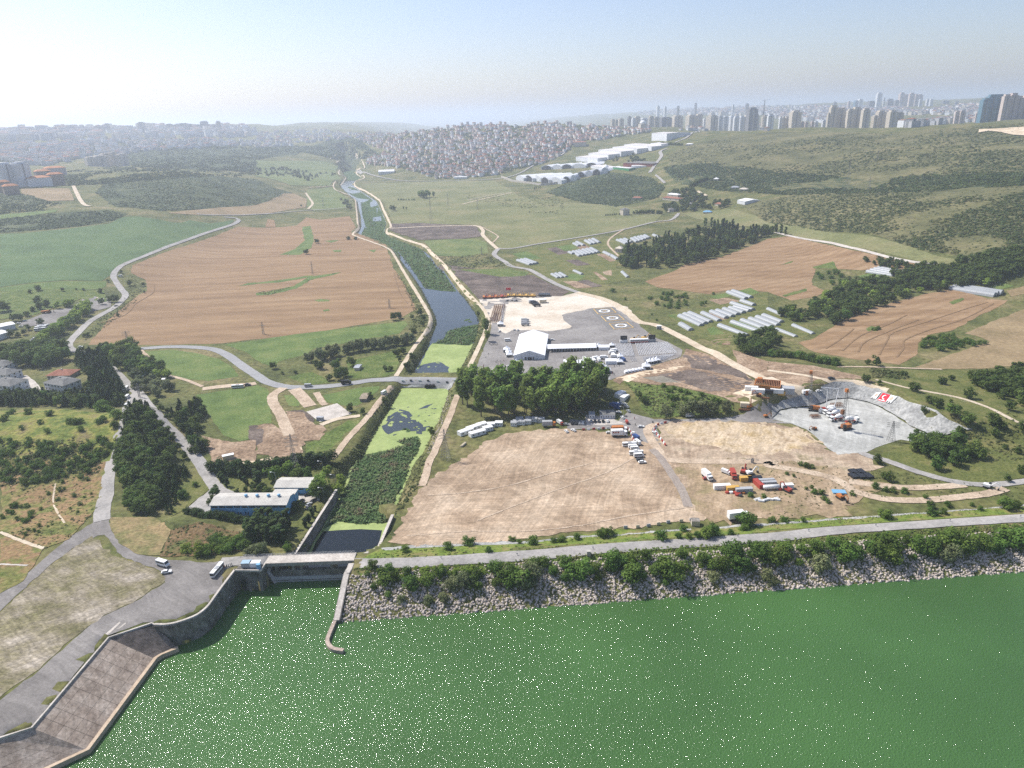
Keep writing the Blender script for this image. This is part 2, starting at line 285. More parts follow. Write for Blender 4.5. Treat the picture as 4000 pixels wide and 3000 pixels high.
class MB:
    def __init__(s): s.v = []; s.f = []
    def poly(s, pts): n = len(s.v); s.v += [tuple(p) for p in pts]; s.f.append(tuple(range(n, n + len(pts)))); return s
    def box(s, x0, x1, y0, y1, z0, z1, tx=0, ty=0):
        """box, its top pulled in by tx / ty on each side"""
        n = len(s.v)
        s.v += [(x0, y0, z0), (x1, y0, z0), (x1, y1, z0), (x0, y1, z0), (x0 + tx, y0 + ty, z1), (x1 - tx, y0 + ty, z1), (x1 - tx, y1 - ty, z1), (x0 + tx, y1 - ty, z1)]
        s.f += [tuple(n + i for i in f) for f in ((3, 2, 1, 0), (4, 5, 6, 7), (0, 1, 5, 4), (1, 2, 6, 5), (2, 3, 7, 6), (3, 0, 4, 7))]; return s
    def prism(s, pts, z0, z1):
        """plan outline (counter-clockwise) pushed up"""
        n = len(s.v); k = len(pts); s.v += [(x, y, z0) for x, y in pts] + [(x, y, z1) for x, y in pts]
        s.f += [tuple(n + k + i for i in range(k)), tuple(n + i for i in reversed(range(k)))] + [(n + i, n + (i + 1) % k, n + k + (i + 1) % k, n + k + i) for i in range(k)]; return s
    def ext(s, prof, x0, x1, axis='x'):
        """section (y,z) outline pushed along x, or (x,z) outline along y"""
        n = len(s.v); k = len(prof)
        for xx in (x0, x1): s.v += [((xx, a, b) if axis == 'x' else (a, xx, b)) for a, b in prof]
        s.f += [tuple(n + i for i in range(k)), tuple(n + k + i for i in reversed(range(k)))] + [(n + i, n + k + i, n + k + (i + 1) % k, n + (i + 1) % k) for i in range(k)]; return s
    def tube(s, a, b, r0, r1=None, k=8, cap=True):
        a, b = Vector(a), Vector(b); d = (b - a).normalized(); u = d.orthogonal().normalized(); v = d.cross(u); r1 = r0 if r1 is None else r1; n = len(s.v)
        for c, r in ((a, r0), (b, r1)):
            for i in range(k): t = 2 * math.pi * i / k; s.v.append(tuple(c + (u * math.cos(t) + v * math.sin(t)) * r))
        s.f += [(n + i, n + (i + 1) % k, n + k + (i + 1) % k, n + k + i) for i in range(k)]
        if cap: s.f += [tuple(n + i for i in reversed(range(k))), tuple(n + k + i for i in range(k))]
        return s
    def lathe(s, prof, k=12, c=(0, 0, 0), axis='z'):
        n = len(s.v)
        for r, h in prof:
            for i in range(k):
                t = 2 * math.pi * i / k; a, b = r * math.cos(t), r * math.sin(t)
                s.v.append((c[0] + a, c[1] + b, c[2] + h) if axis == 'z' else (c[0] + h, c[1] + a, c[2] + b))
        for j in range(len(prof) - 1):
            s.f += [(n + j * k + i, n + j * k + (i + 1) % k, n + (j + 1) * k + (i + 1) % k, n + (j + 1) * k + i) for i in range(k)]
        s.f += [tuple(n + i for i in reversed(range(k))), tuple(n + (len(prof) - 1) * k + i for i in range(k))]; return s
    def wall(s, pts, w, closed=False):
        """upright wall along [(x,y,z0,z1)]"""
        nrm = []; k = len(pts)
        for i in range(k):
            a, b = pts[max(i - 1, 0)], pts[min(i + 1, k - 1)]; dx, dy = b[0] - a[0], b[1] - a[1]; l = math.hypot(dx, dy) or 1; nrm.append((-dy / l * w / 2, dx / l * w / 2))
        n = len(s.v)
        for (x, y, z0, z1), (ex, ey) in zip(pts, nrm): s.v += [(x + ex, y + ey, z0), (x - ex, y - ey, z0), (x - ex, y - ey, z1), (x + ex, y + ey, z1)]
        for i in range(k - 1):
            a = n + 4 * i; s.f += [(a + j, a + (j + 1) % 4, a + 4 + (j + 1) % 4, a + 4 + j) for j in range(4)]
        s.f += [(n + 3, n + 2, n + 1, n), tuple(n + 4 * (k - 1) + j for j in range(4))]; return s
    def build(s, name, mat, parent=None, smooth=False): return mesh_np(name, s.v, list(s.f), mat, parent, smooth)
def empty(name, loc, rz=0, label=None, cat=None, group=None):
    o = bpy.data.objects.new(name, None); col.objects.link(o); o.location = loc; o.rotation_euler = (0, 0, rz); o.empty_display_size = .5
    return tag(o, label, cat, group)
KIDS = {}
def kids(o):
    if o.name not in KIDS: KIDS[o.name] = list(o.children)
    return KIDS[o.name]
def copy_tree(o, parent=None):
    c = o.copy(); col.objects.link(c)
    if parent is not None: c.parent = parent
    for ch in kids(o): copy_tree(ch, c)
    return c
USED = set()
def put(proto, loc, rz=0., scale=1., label=None, group=None, mats=None):
    """first use moves the prototype itself, later ones copy it with its parts; mats recolours named parts"""
    o = proto
    if proto.name in USED: o = copy_tree(proto)
    else: kids(proto); [kids(c) for c in kids(proto)]; USED.add(proto.name)
    o.location = loc; o.rotation_euler = (0, 0, rz); o.scale = (scale,) * 3 if not isinstance(scale, tuple) else scale
    if label: o['label'] = label
    if group: o['group'] = group
    if mats:
        for ch in ([o] if o.type == 'MESH' else o.children):
            k = ch.name.split('.')[0]
            if k in mats: ch.material_slots[0].link = 'OBJECT'; ch.material_slots[0].material = mats[k]
    return o
# ---------------------------------------------------------------- ground
def lookdir(p0, p1):
    a, b = P(*p0), P(*p1); return math.atan2(b[1] - a[1], b[0] - a[0])
GRASS = M('rough_grass', [(.06, .07, .022), (.09, .1, .032), (.13, .125, .046), (.185, .155, .075)], 45, 3.5, .4)
gv = np.stack([GX, GY, Z], -1).reshape(-1, 3)
ii = (np.arange(NR - 1)[:, None] * NA + np.arange(NA - 1)[None]).ravel()
gf = np.stack([ii, ii + NA, ii + NA + 1, ii + 1], -1)[:, ::-1]
tag(mesh_np('ground', gv, gf, GRASS, smooth=True), kind='structure')
LAY = [0]
def struct(o): return tag(o, kind='structure')
def sheet(name, s, mat, jit=.6, lay=None, pts=None, kind='structure', extra=0.):
    """a patch of ground draped on the terrain; outline read from the photo, its edge roughened"""
    W = pts if pts else [P2(x, y) for x, y in q(s)]
    Rm = sum(math.hypot(*p) for p in W) / len(W)
    step = max(3.0, Rm / 120); out = []
    for i in range(len(W)):
        a, b = W[i], W[(i + 1) % len(W)]; l = math.hypot(b[0] - a[0], b[1] - a[1]); n = max(1, int(l / step))
        for k in range(n):
            t = k / n; j = jit * (0.3 if k == 0 else 1); out.append((a[0] + (b[0] - a[0]) * t + random.uniform(-j, j), a[1] + (b[1] - a[1]) * t + random.uniform(-j, j)))
    X = np.array([p[0] for p in out]); Y = np.array([p[1] for p in out])
    area = abs(sum(out[i][0] * out[i - 1][1] - out[i - 1][0] * out[i][1] for i in range(len(out)))) / 2
    g = max(step * 1.3, math.sqrt(area / 2600))
    gx, gy = np.meshgrid(np.arange(X.min(), X.max(), g) + g * .37, np.arange(Y.min(), Y.max(), g) + g * .41)
    ok = inpoly(gx, gy, out) & (dseg(gx, gy, out) > g * .4)
    vin = [Vector(p) for p in out] + [Vector((a, b)) for a, b in zip(gx[ok], gy[ok])]
    n = len(out)
    r = geometry.delaunay_2d_cdt(vin, [(i, (i + 1) % n) for i in range(n)], [], 1, 1e-4)
    LAY[0] += 1
    lz = .03 + .002 * (LAY[0] if lay is None else lay)
    V = []
    for v in r[0]:
        d = math.hypot(v[0], v[1]); V.append((v[0], v[1], hgt(v[0], v[1]) + lz + max(0, d - 800) * .0006 + extra))
    o = mesh_np(name, V, [tuple(f) for f in r[2]], mat, smooth=True)
    for p in o.data.polygons:
        if p.normal.z < 0: o.data.flip_normals(); break
    return tag(o, kind=kind) if kind else o
def cat_rom(pts, n=6):
    out = []; k = len(pts)
    for i in range(k - 1):
        p0, p1, p2, p3 = pts[max(i - 1, 0)], pts[i], pts[i + 1], pts[min(i + 2, k - 1)]
        for j in range(n):
            t = j / n; out.append(tuple(.5 * (2 * b + (c - a) * t + (2 * a - 5 * b + 4 * c - d) * t * t + (3 * b - a - 3 * c + d) * t ** 3) for a, b, c, d in zip(p0, p1, p2, p3)))
    return out + [pts[-1]]
RBN = [0]
def ribbon(name, s, wd, mat, pts=None, jit=.25, lay=30, z=None, kind='structure'):
    W = pts if pts else [P2(x, y) for x, y in q(s)]
    W = cat_rom([tuple(p[:2]) for p in W], 7); V = []; F = []; RBN[0] += 1
    for i, p in enumerate(W):
        a, b = W[max(i - 1, 0)], W[min(i + 1, len(W) - 1)]; dx, dy = b[0] - a[0], b[1] - a[1]; l = math.hypot(dx, dy) or 1
        wl, wr = wd / 2 + random.uniform(-jit, jit), wd / 2 + random.uniform(-jit, jit)
        for e in (-wl, -wl / 2, 0, wr / 2, wr):
            x, y = p[0] - dy / l * e, p[1] + dx / l * e; r = math.hypot(x, y)
            V.append((x, y, (hgt(x, y) if z is None else z) + .03 + .002 * (125 + RBN[0] * .6 + (lay - 30) * .2) + max(0, r - 800) * .0008))
        if i:
            n = 5 * (i - 1)
            for k in range(4): F.append((n + k, n + 5 + k, n + 6 + k, n + 1 + k))
    o = mesh_np(name, V, F, mat, smooth=True)
    if o.data.polygons[0].normal.z < 0: o.data.flip_normals()
    return tag(o, kind=kind) if kind else o
# --- ground colours
FA = lookdir(q('f 420,640')[0], q('f 880,610')[0])
WHEAT = M('ripe_wheat', [(.185, .117, .062), (.24, .155, .084), (.28, .187, .104)], 60, 4, .14, stretch=(.35, 2.2, -FA), lines=(22, math.pi / 2 - FA, .06))
FB = lookdir(q('b4 500,700')[0], q('b4 1900,280')[0])
WHEAT_R = M('cut_wheat', [(.195, .122, .065), (.255, .165, .09), (.30, .205, .12)], 35, 3, .2, stretch=(.4, 2, -FB), lines=(13, math.pi / 2 - FB, .09))
STUB = M('stubble', [(.19, .145, .075), (.245, .18, .10), (.285, .215, .12)], 50, 3, .2)
CROP = M('sunflower_crop', [(.064, .108, .04), (.082, .134, .05), (.102, .15, .058)], 50, 2.5, .22)
CROP2 = M('young_green_crop', [(.072, .112, .03), (.105, .152, .042), (.145, .178, .056)], 22, 1.3, .3, lines=(2.6, .45, .12))
MEADOW = M('meadow', [(.12, .13, .05), (.155, .16, .066), (.195, .18, .085)], 90, 5, .22)
MEADOW_G = M('green_meadow', [(.09, .125, .04), (.125, .155, .052), (.16, .175, .065)], 40, 4, .25)
LAWN = M('lawn', [(.078, .094, .027), (.112, .122, .036), (.16, .147, .056)], 12, 1.5, .25)
WEED = M('weeds', [(.06, .09, .02), (.095, .13, .032), (.14, .155, .05)], 9, 1.6, .45, bump=.5)
DRY = M('dry_grass', [(.12, .125, .045), (.21, .17, .08), (.28, .2, .105)], 14, 1.6, .35)
DIRT = M('brown_earth', [(.17, .115, .075), (.25, .175, .115), (.35, .26, .18)], 16, 2, .35, bump=.6)
DARK = M('dark_soil', [(.07, .055, .045), (.115, .09, .075), (.17, .135, .11)], 18, 2, .35, bump=.5)
TAN = M('graded_earth', [(.225, .162, .108), (.295, .218, .148), (.36, .275, .192), (.41, .322, .232)], 26, 1.3, .16, streaks=((1, .05, .3, 1.7, .22), (1, .06, 1.5, 1.9, .2), (1, .05, -.7, 3.2, .14)), det=8.)
SAND = M('pale_sand', [(.44, .34, .23), (.54, .44, .31), (.62, .53, .40)], 15, 2, .2)
WHITEG = M('crushed_limestone', [(.47, .40, .31), (.55, .49, .40), (.6, .55, .47)], 30, 2.5, .12)
GREYG = M('grey_gravel', [(.17, .157, .147), (.22, .206, .193), (.265, .25, .232)], 25, 2.5, .16)
PAD = M('helipad_asphalt', [(.16, .155, .15), (.19, .185, .175)], 20, 2, .1)
PITG = M('pit_gravel', [(.29, .29, .268), (.36, .36, .334), (.42, .42, .39)], 22, 2.2, .12, streaks=((1, .07, .5, 3, .16), (1, .07, -.8, 3, .14)))
PITW = M('pit_wall_gravel', [(.21, .21, .203), (.3, .3, .285), (.39, .385, .36)], 10, 1.8, .28, bump=.8)
TRACK = M('limestone_track', [(.42, .34, .24), (.5, .42, .31), (.56, .48, .37)], 12, 1.2, .2)
TRACKB = M('earth_track', [(.33, .255, .18), (.42, .33, .24), (.48, .39, .29)], 10, 1.2, .25)
ROADG = M('worn_road', [(.24, .23, .215), (.30, .285, .265), (.36, .34, .315)], 14, 1.4, .16)
ROADN = M('new_asphalt', [(.25, .25, .25), (.30, .30, .295)], 14, 1.6, .1)
YARD = M('yard_asphalt', [(.145, .134, .125), (.185, .172, .16), (.225, .21, .195)], 18, 1., .14, streaks=((1, .05, -.95, 3, .2),))
TURN = M('trampled_turf', [(.105, .1, .045), (.16, .142, .082), (.21, .182, .13), (.29, .255, .205)], 16, 1.1, .35, stretch=(.8, 1.25, -.6), streaks=((1, .06, -.9, 2, .28), (1, .08, .9, 2.4, .2)), det=9.)
REEDG = M('reed_bed', [(.03, .06, .018), (.05, .09, .028), (.075, .105, .04)], 12, 1.5, .45, bump=.5)
DUCK = M('duckweed', [(.22, .28, .09), (.26, .32, .11), (.30, .355, .13)], 25, 3, .12, rough=.6)
SCRUBG = M('scrub_ground', [(.07, .08, .032), (.105, .105, .044), (.155, .14, .066)], 50, 6, .35)
CONC = M('weathered_concrete', [(.14, .125, .11), (.22, .20, .175), (.30, .275, .245)], 6, 1.2, .25, stretch=(1, 1, 0))
CONCL = M('pale_concrete', [(.36, .33, .29), (.45, .41, .36), (.52, .48, .43)], 8, 1, .15)
# --- fields, meadows, bare ground (photo outlines)
def S(n, s, m, **k): return sheet(n, s, m, **k)
FIELD_BIG = 'f 190,745 235,690 262,668 300,637 318,628 316,606 284,590 286,574 350,548 430,522 490,500 515,490 553,492 640,488 662,470 700,476 757,470 772,500 830,525 850,580 865,600 895,655 900,668 870,685 700,715 480,742 350,745'
DWOOD = M('wooded_ground', [(.03, .045, .018), (.05, .068, .026), (.085, .095, .04)], 60, 8, .35)
PAST = M('hill_pasture', [(.07, .075, .03), (.11, .108, .045), (.155, .14, .065)], 90, 9, .3)
S('hill_pasture', 'f 1440,335 1540,300 1700,285 1900,290 2212,268 2300,262 2300,410 2040,412 1900,415 1700,420 1560,412 1470,395', PAST, jit=4)
S('hill_pasture', 'f 1600,440 1700,425 1810,412 1900,418 2300,404 2300,545 2212,548 2090,552 1990,540 1880,505 1780,500 1660,482', PAST, jit=4)
S('wooded_hill', 'f 1430,365 1560,355 1680,374 1860,387 2060,382 2212,376 2212,400 1900,416 1700,420 1560,412 1470,398', DWOOD, jit=5)
S('wooded_hill', 'a3 300,1002 500,912 880,828 1200,875 1320,960 1250,1045 900,1120 600,1082', DWOOD, jit=4)
S('wooded_hill', 'a1 820,1000 900,930 1400,890 1900,860 2212,885 a2 150,960 310,1005 140,1070 0,1105 a1 1700,1150 1400,1160 1000,1120', DWOOD, jit=5)
S('wooded_hill', 'a1 1100,650 1800,610 2212,630 2212,830 1700,800 1150,780', DWOOD, jit=8); S('wooded_hill', 'a2 0,610 500,600 760,510 900,560 1100,690 700,715 400,650 0,710', DWOOD, jit=8)
S('wooded_hill', 'a1 0,1230 480,1180 900,1150 1100,1180 1000,1240 700,1290 400,1320 0,1350', DWOOD, jit=4); S('wooded_hill', 'a1 0,1010 250,1020 420,1080 300,1110 100,1100 0,1120', DWOOD, jit=4)
S('meadow', 'a2 1000,920 1700,900 2060,900 2212,980 a3 60,1040 500,1090 900,1110 1300,1190 1240,1250 950,1320 450,1410 200,1450 0,1490 a2 2212,1490 2100,1480 1960,1290 1850,1280 1190,1270 1110,1100 1040,1040 900,940', MEADOW)
S('meadow', 'a3 1450,1180 1900,1140 2100,1200 2212,1260 a4 0,1260 300,1290 500,1340 900,1380 1200,1460 1500,1560 1700,1590 1450,1630 700,1470 200,1370 0,1290 a3 2150,1290 1900,1290 1600,1230', MEADOW)
S('meadow', 'a2 0,720 600,735 720,780 690,830 740,900 640,945 300,940 0,860', MEADOW_G)
S('meadow', 'a2 440,980 660,955 790,1050 850,1130 500,1160 440,1120', MEADOW_G)
S('meadow', 'a2 1450,1420 1650,1405 1900,1400 1990,1430 2010,1520 1800,1555 1560,1545', MEADOW_G)
S('stubble_field', 'a1 180,970 600,965 640,1070 420,1075 190,1020', STUB)
S('stubble_field', 'a1 1450,1180 1900,1130 2212,1110 a2 100,1080 240,1010 330,1010 440,1060 430,1130 120,1180 0,1190 a1 2212,1190 1700,1195', STUB)
S('wheat_field', FIELD_BIG, WHEAT, jit=1.2)
S('wheat_field', 'a2 100,1230 160,1240 170,1300 80,1300', WHEAT); S('wheat_field', 'a2 520,1240 810,1205 840,1290 560,1300 450,1290', WHEAT)
S('crop_field', 'a1 0,1360 200,1355 480,1325 700,1300 950,1270 1050,1215 1180,1208 1400,1240 1500,1262 1570,1262 1640,1240 1820,1270 1930,1255 2010,1235 2020,1250 1950,1300 1700,1390 1300,1520 1100,1600 990,1659 b1 950,60 880,105 560,100 0,160', CROP, jit=1)
S('crop_field', 'b1 0,165 560,108 880,110 920,110 920,150 860,178 600,182 300,192 0,195', CROP2)
S('crop_field', 'a1 0,1195 500,1150 480,1170 180,1215 0,1230', CROP2)
S('crop_field', 'b1 1940,655 2212,620 b2 340,565 900,500 1290,450 1310,480 1240,560 900,620 500,690 440,740 200,800 140,850 0,790 b1 2130,720', CROP2)
S('crop_field', 'b1 1250,715 1500,700 1700,730 1900,780 2030,870 2060,930 1800,970 1600,950 1430,900 1350,810', CROP2)
S('crop_field', 'b1 1690,1090 2212,1010 b2 0,1000 100,1040 110,1100 140,1330 0,1350 b1 2150,1360 2160,1470 2080,1490 1930,1440 1780,1240', CROP2)
S('crop_field', 'b2 580,1090 880,1030 1070,1015 1050,1060 880,1180 800,1190 600,1150', CROP2)
S('weedy_patch', 'b2 270,930 480,890 600,950 640,985 480,1000 400,990', WEED)
S('weedy_patch', 'b2 780,800 1200,710 1260,760 1200,900 1120,930 800,950', WEED)
S('weedy_patch', 'b2 240,1090 330,1095 380,1150 370,1190 280,1180', CROP2)
S('weedy_patch', 'b2 430,1520 800,1310 900,1310 820,1430 620,1570 440,1610', WEED)
for s in ('b2 0,210 100,200 330,150 450,70 640,45 740,30 660,58 480,95 350,172 120,225 0,232', 'b2 0,122 250,92 430,62 500,60 420,82 200,120 0,132', 'a2 400,1300 470,1290 500,1400 480,1480 380,1540 200,1540 340,1490 420,1420', 'b2 500,272 560,262 640,270 630,282 540,285', 'b2 575,358 630,348 635,362 590,370', 'a2 590,1420 720,1412 650,1435', 'a2 660,1500 740,1497 735,1515 680,1515', 'a2 970,1500 1040,1495 1020,1520', 'b1 2060,150 2140,125 2212,118 2212,135'):
    S('grass_strip', s, CROP2, jit=1.5, lay=70)
S('wheat_field', 'b3 1150,110 1400,20 a3 1500,1620 1800,1560 2212,1400 a4 0,1400 170,1380 300,1400 730,1500 1000,1560 1350,1630 1280,1659 b4 420,0 380,90 380,140 500,200 420,240 200,275 0,200 b3 1900,180 1700,220 1500,190 1250,160', WHEAT_R, jit=1)
S('wheat_field', 'b4 265,640 420,590 620,460 850,350 1050,300 1350,220 1550,175 1700,190 1900,260 2070,275 1990,330 1800,420 1600,530 1400,570 1300,640 1280,750 1130,830 1000,810 700,775 400,720', WHEAT_R, jit=1)
S('wheat_field', 'b4 1270,850 1500,770 1750,680 1920,630 1800,580 1700,560 1900,470 2212,350 2600,300 2600,820 2212,830 1900,860 1400,870', STUB, jit=1)
S('wheat_field', 'b4 2060,190 2212,150 2400,130 2400,230 2212,220 2100,240', STUB)
for s in ('b4 845,520 900,495 980,520 940,540 860,540', 'b4 1560,290 1680,250 1700,265 1600,310', 'b4 120,230 330,170 330,195 150,245', 'a4 100,1630 220,1590 200,1610', 'a4 380,1645 560,1595 600,1659 400,1659'):
    S('grass_strip', s, WEED, jit=1, lay=70)
# market gardens
S('garden_plots', 'a3 60,1490 450,1420 800,1400 950,1370 930,1500 900,1659 b3 1000,20 1030,90 830,130 400,150 240,60 a3 150,1640 0,1590', LAWN)
for i, (s, m) in enumerate((('a3 300,1485 400,1470 520,1520 400,1540', DARK), ('a3 380,1470 520,1450 560,1480 460,1510', CROP2), ('b3 440,110 560,105 700,160 560,170', DIRT), ('b3 560,110 650,95 780,150 700,160', DARK), ('b3 780,30 860,10 860,60 800,50', TAN), ('a3 0,1530 130,1510 260,1570 100,1590', CROP2), ('a3 730,1535 800,1530 900,1590 850,1600', DIRT), ('a3 460,1585 560,1580 680,1625 560,1635', DARK), ('a3 540,1450 620,1440 700,1490 600,1500', DIRT), ('b3 700,30 730,28 830,95 780,100', DIRT), ('b3 450,80 520,40 640,60 560,110', CROP2))):
    S('garden_plot', s, m, lay=60 + i)
S('garden_plots', 'b3 1330,400 1500,370 1900,290 2212,200 b4 0,350 230,420 400,540 300,600 0,570 b3 2212,560 1800,660 1640,600 1450,490', LAWN)
for i, (s, m) in enumerate((('b3 1590,530 1680,520 1920,560 1880,660 1750,650', DIRT), ('b3 1340,400 1450,390 1640,490 1560,500', CROP2), ('b3 1640,400 1720,380 1880,430 1790,450', DIRT), ('b3 1700,270 1850,250 1980,280 1800,310', DIRT), ('b3 1860,470 1990,440 2160,510 2030,545', CROP2), ('b3 1680,520 1740,500 1840,560 1720,575', CROP2), ('b4 740,70 900,30 1050,60 930,100', CROP2), ('b4 1900,155 2020,120 2130,150 2000,185', CROP2), ('b3 1960,190 2060,165 2140,205 2050,240', CROP2), ('b3 1700,240 1850,210 1900,235 1780,262', CROP2))):
    S('garden_plot', s, m, lay=60 + i)
# building site
S('dumped_soil', 'a2 1570,1640 1900,1659 b2 1700,0 2212,70 b3 0,60 180,55 330,130 500,200 420,240 0,240 b2 2212,250 1920,260 1800,120', DARK)
S('dumped_soil', 'a2 1170,1270 1400,1265 1900,1290 1950,1380 1800,1400 1400,1410 1150,1330', DARK, jit=2)
S('weedy_patch', 'b2 1760,10 2212,0 b3 0,10 150,30 120,60 0,70 b2 2100,70', WEED)
S('gravel_area', 'b2 1930,262 2212,240 b3 0,240 420,240 560,205 760,250 900,310 1050,420 1110,500 1230,590 1380,650 1470,700 1460,760 1330,800 1000,905 880,950 860,960 300,1000 0,960 b2 2212,960 1760,960 1890,880 2010,600 2040,470', GREYG)
S('limestone_pad', 'b2 1925,268 2212,245 b3 0,240 420,240 560,208 760,255 850,300 1000,330 1080,430 1100,480 870,330 660,345 520,380 430,400 450,450 515,495 500,515 300,540 170,530 0,530 b2 2160,560 2050,520 2030,450', WHITEG, jit=1.5)
S('helipad_ground', 'b3 660,345 870,330 1090,515 835,530', PAD)
S('excavated_earth', 'b3 870,970 900,940 1000,910 1350,800 1480,760 1500,690 1620,720 1750,760 2000,900 2150,1010 2100,1060 2130,1130 2050,1170 1900,1150 1700,1080 1400,1010 1200,1000 980,960 930,1000', DIRT)
S('excavated_earth', 'b3 900,945 1200,870 1500,840 1400,880 1100,930 1000,985 1180,1010 1270,1010 1240,1040 1050,1000', SAND)
S('excavated_earth', 'b3 1250,920 1560,870 1700,900 1900,960 2080,985 1950,1060 1700,1060 1430,970', DARK)
S('excavated_earth', 'b3 1480,740 1700,760 2000,900 2090,975 1900,920 1560,860', DARK, jit=2)
S('excavated_earth', 'b3 1120,940 1300,925 1470,985 1290,985', M('grey_green_clay', [(.16, .15, .12), (.22, .2, .16)], 10, 2, .2))
S('excavated_earth', 'b3 1900,1080 2040,1030 2212,1100 2212,1160 2060,1170 2050,1120', SAND)
S('green_marsh', 'b3 960,970 1020,985 1280,1010 1600,1060 1900,1160 1920,1220 1700,1260 1300,1290 1190,1280 1100,1160 1050,1060', WEED)
S('graded_field', 'f 838,1172 880,1105 903,1068 930,1035 985,1000 1040,962 1090,937 1200,926 1340,935 1400,958 1480,990 1530,1003 1640,1035 1800,1072 1770,1108 1600,1118 1400,1135 1200,1155 1050,1172 900,1181', TAN, jit=2)
S('bare_earth', 'b3 1240,1345 1500,1320 1900,1310 2212,1335 b4 40,1340 330,1400 520,1570 800,1600 900,1650 c4 1000,60 680,140 300,60 0,20 c3 2000,0 1500,20 1250,-20 b3 1290,1590', M('dusty_earth', [(.24, .175, .12), (.31, .235, .165), (.38, .3, .215), (.2, .165, .095)], 18, 1.4, .22, streaks=((1, .06, .2, 2.6, .22), (1, .08, 1.3, 3, .15))), jit=4)
S('graded_field', 'b3 1380,1350 1600,1310 1900,1330 2212,1340 b4 40,1350 300,1390 460,1480 350,1540 0,1600 b3 2212,1620 1900,1590 1650,1530 1430,1470 1300,1400', M('ochre_earth', [(.34, .25, .13), (.40, .31, .195), (.46, .37, .26), (.26, .19, .115)], 12, 1.5, .25, streaks=((1, .08, .4, 2.6, .25),)), jit=4)
S('gravel_road', 'b3 470,1390 900,1380 1010,1380 1080,1500 1130,1590 1350,1590 1320,1540 1250,1380 1350,1330 2212,1330 b4 200,1340 60,1310 20,1210 140,1140 300,1090 280,1060 0,1150 b3 2212,1170 2000,1260 1500,1300 1230,1300 1000,1240 900,1330 500,1300', GREYG, lay=50)
S('gravel_road', 'b3 640,1260 860,1290 980,1340 640,1355', CONCL, lay=56)
S('bare_earth', 'c3 1430,0 2212,0 c4 0,0 500,40 680,130 900,190 1200,250 800,280 600,470 300,500 0,500 c3 2212,500 1900,530 1700,540 1560,430 1450,300 1500,180 1380,100', M('scraped_earth', [(.21, .17, .09), (.28, .205, .13), (.36, .275, .185)], 14, 1.6, .22, streaks=((1, .06, .3, 2.4, .22), (1, .07, 1.2, 3, .16))), jit=5)
S('bare_earth', 'b4 0,800 400,840 800,930 950,1000 480,1000 150,1090 0,960', DIRT); S('bare_earth', 'b3 1900,700 2212,800 2212,1000 2000,900', DIRT)
S('bare_earth', 'b4 0,820 400,870 600,900 590,945 300,900 0,850', SAND, lay=60)
S('pit_floor', None, PITG, pts=PITF, lay=58)
PITTOP = q('b4 1480,1450 1770,1395 1700,1378 1500,1270 1300,1180 1130,1110 950,1040 720,985 570,982 480,1012 430,1072 300,1092 130,1142 30,1195')
S('pit_wall', None, PITW, pts=PITF[:13] + [P2(x, y) for x, y in PITTOP], lay=56, extra=.7)
S('green_slope', 'b4 1500,1470 1770,1400 2212,1500 2212,1659 c4 2212,150 1900,190 1600,180 1300,100 1000,0 b4 980,1600 1250,1510', LAWN)
S('green_slope', 'b4 900,950 1200,880 1700,880 2100,900 2212,1150 2212,1500 1770,1390 1500,1260 1200,1120', LAWN)
# camp and left side
S('building_platform', 'b2 435,1235 700,1163 830,1255 550,1325', CONCL, lay=60, jit=.1)
S('excavated_earth', 'b2 0,1360 130,1340 210,1380 260,1230 430,1260 490,1330 600,1370 560,1480 420,1490 400,1600 300,1659 0,1600', DIRT, jit=2)
S('excavated_earth', 'b1 2150,1360 2212,1350 b2 70,1400 60,1500 0,1530 b1 2150,1470', DARK)
S('excavated_earth', 'b1 1740,1440 2000,1500 2212,1480 2212,1659 c2 0,0 c1 1900,10 1840,20', DIRT)
S('pale_sand', 'b2 130,1460 380,1450 410,1590 200,1600 100,1560', SAND, lay=60); S('pale_sand', 'z4 600,190 830,170 1100,120 1300,120 1200,150 900,195', SAND, lay=60)
S('excavated_earth', 'b2 260,1230 400,1220 510,1300 470,1360 330,1340', DARK, lay=61)
S('camp_lawn', 'z4 390,290 900,180 1900,150 1760,430 1660,500 1200,490 900,560 620,560 450,370', LAWN); S('camp_lawn', 'z4 -80,420 300,300 370,520 60,760 -100,850', LAWN); S('camp_lawn', 'z4 900,880 1340,870 1480,700 1800,660 1570,1080 1370,1040 1000,900', LAWN, jit=.2)
S('asphalt_yard', 'z4 80,750 200,660 380,520 560,580 900,570 1050,590 900,610 480,600 395,720 340,830 150,790', ROADG); S('asphalt_yard', 'z4 1190,575 1660,585 1800,600 1720,660 1500,680 1460,600', CONCL); S('asphalt_path', 'z4 1480,760 1620,760 1460,1050 1390,1030', ROADG, lay=60, jit=.1)
S('dry_bank', 'c1 940,490 1340,490 1480,600 1380,820 1200,810 1050,730 960,600', DRY); S('dry_bank', 'c1 1480,600 1700,530 2110,620 2100,780 1850,820 1380,830', M('rusty_bank', [(.08, .1, .03), (.14, .09, .045), (.2, .14, .07)], 8, 1.5, .4))
S('dry_bank', 'c1 0,0 920,0 840,420 600,680 380,760 0,600', M('left_bank_turf', [(.085, .11, .025), (.16, .15, .05), (.24, .15, .08), (.13, .14, .04)], 16, 1.8, .4)); S('weedy_patch', 'c1 0,640 380,760 200,1040 0,1150', MATS['left_bank_turf'])
S('weedy_field', 'b1 0,1230 800,1240 1080,1230 1010,1500 960,1659 0,1659', M('wild_meadow', [(.06, .09, .02), (.12, .145, .03), (.2, .19, .05), (.16, .13, .06)], 14, 2, .4)); S('weedy_field', 'b1 0,200 900,190 940,300 700,260 500,330 300,400 0,440', WEED)
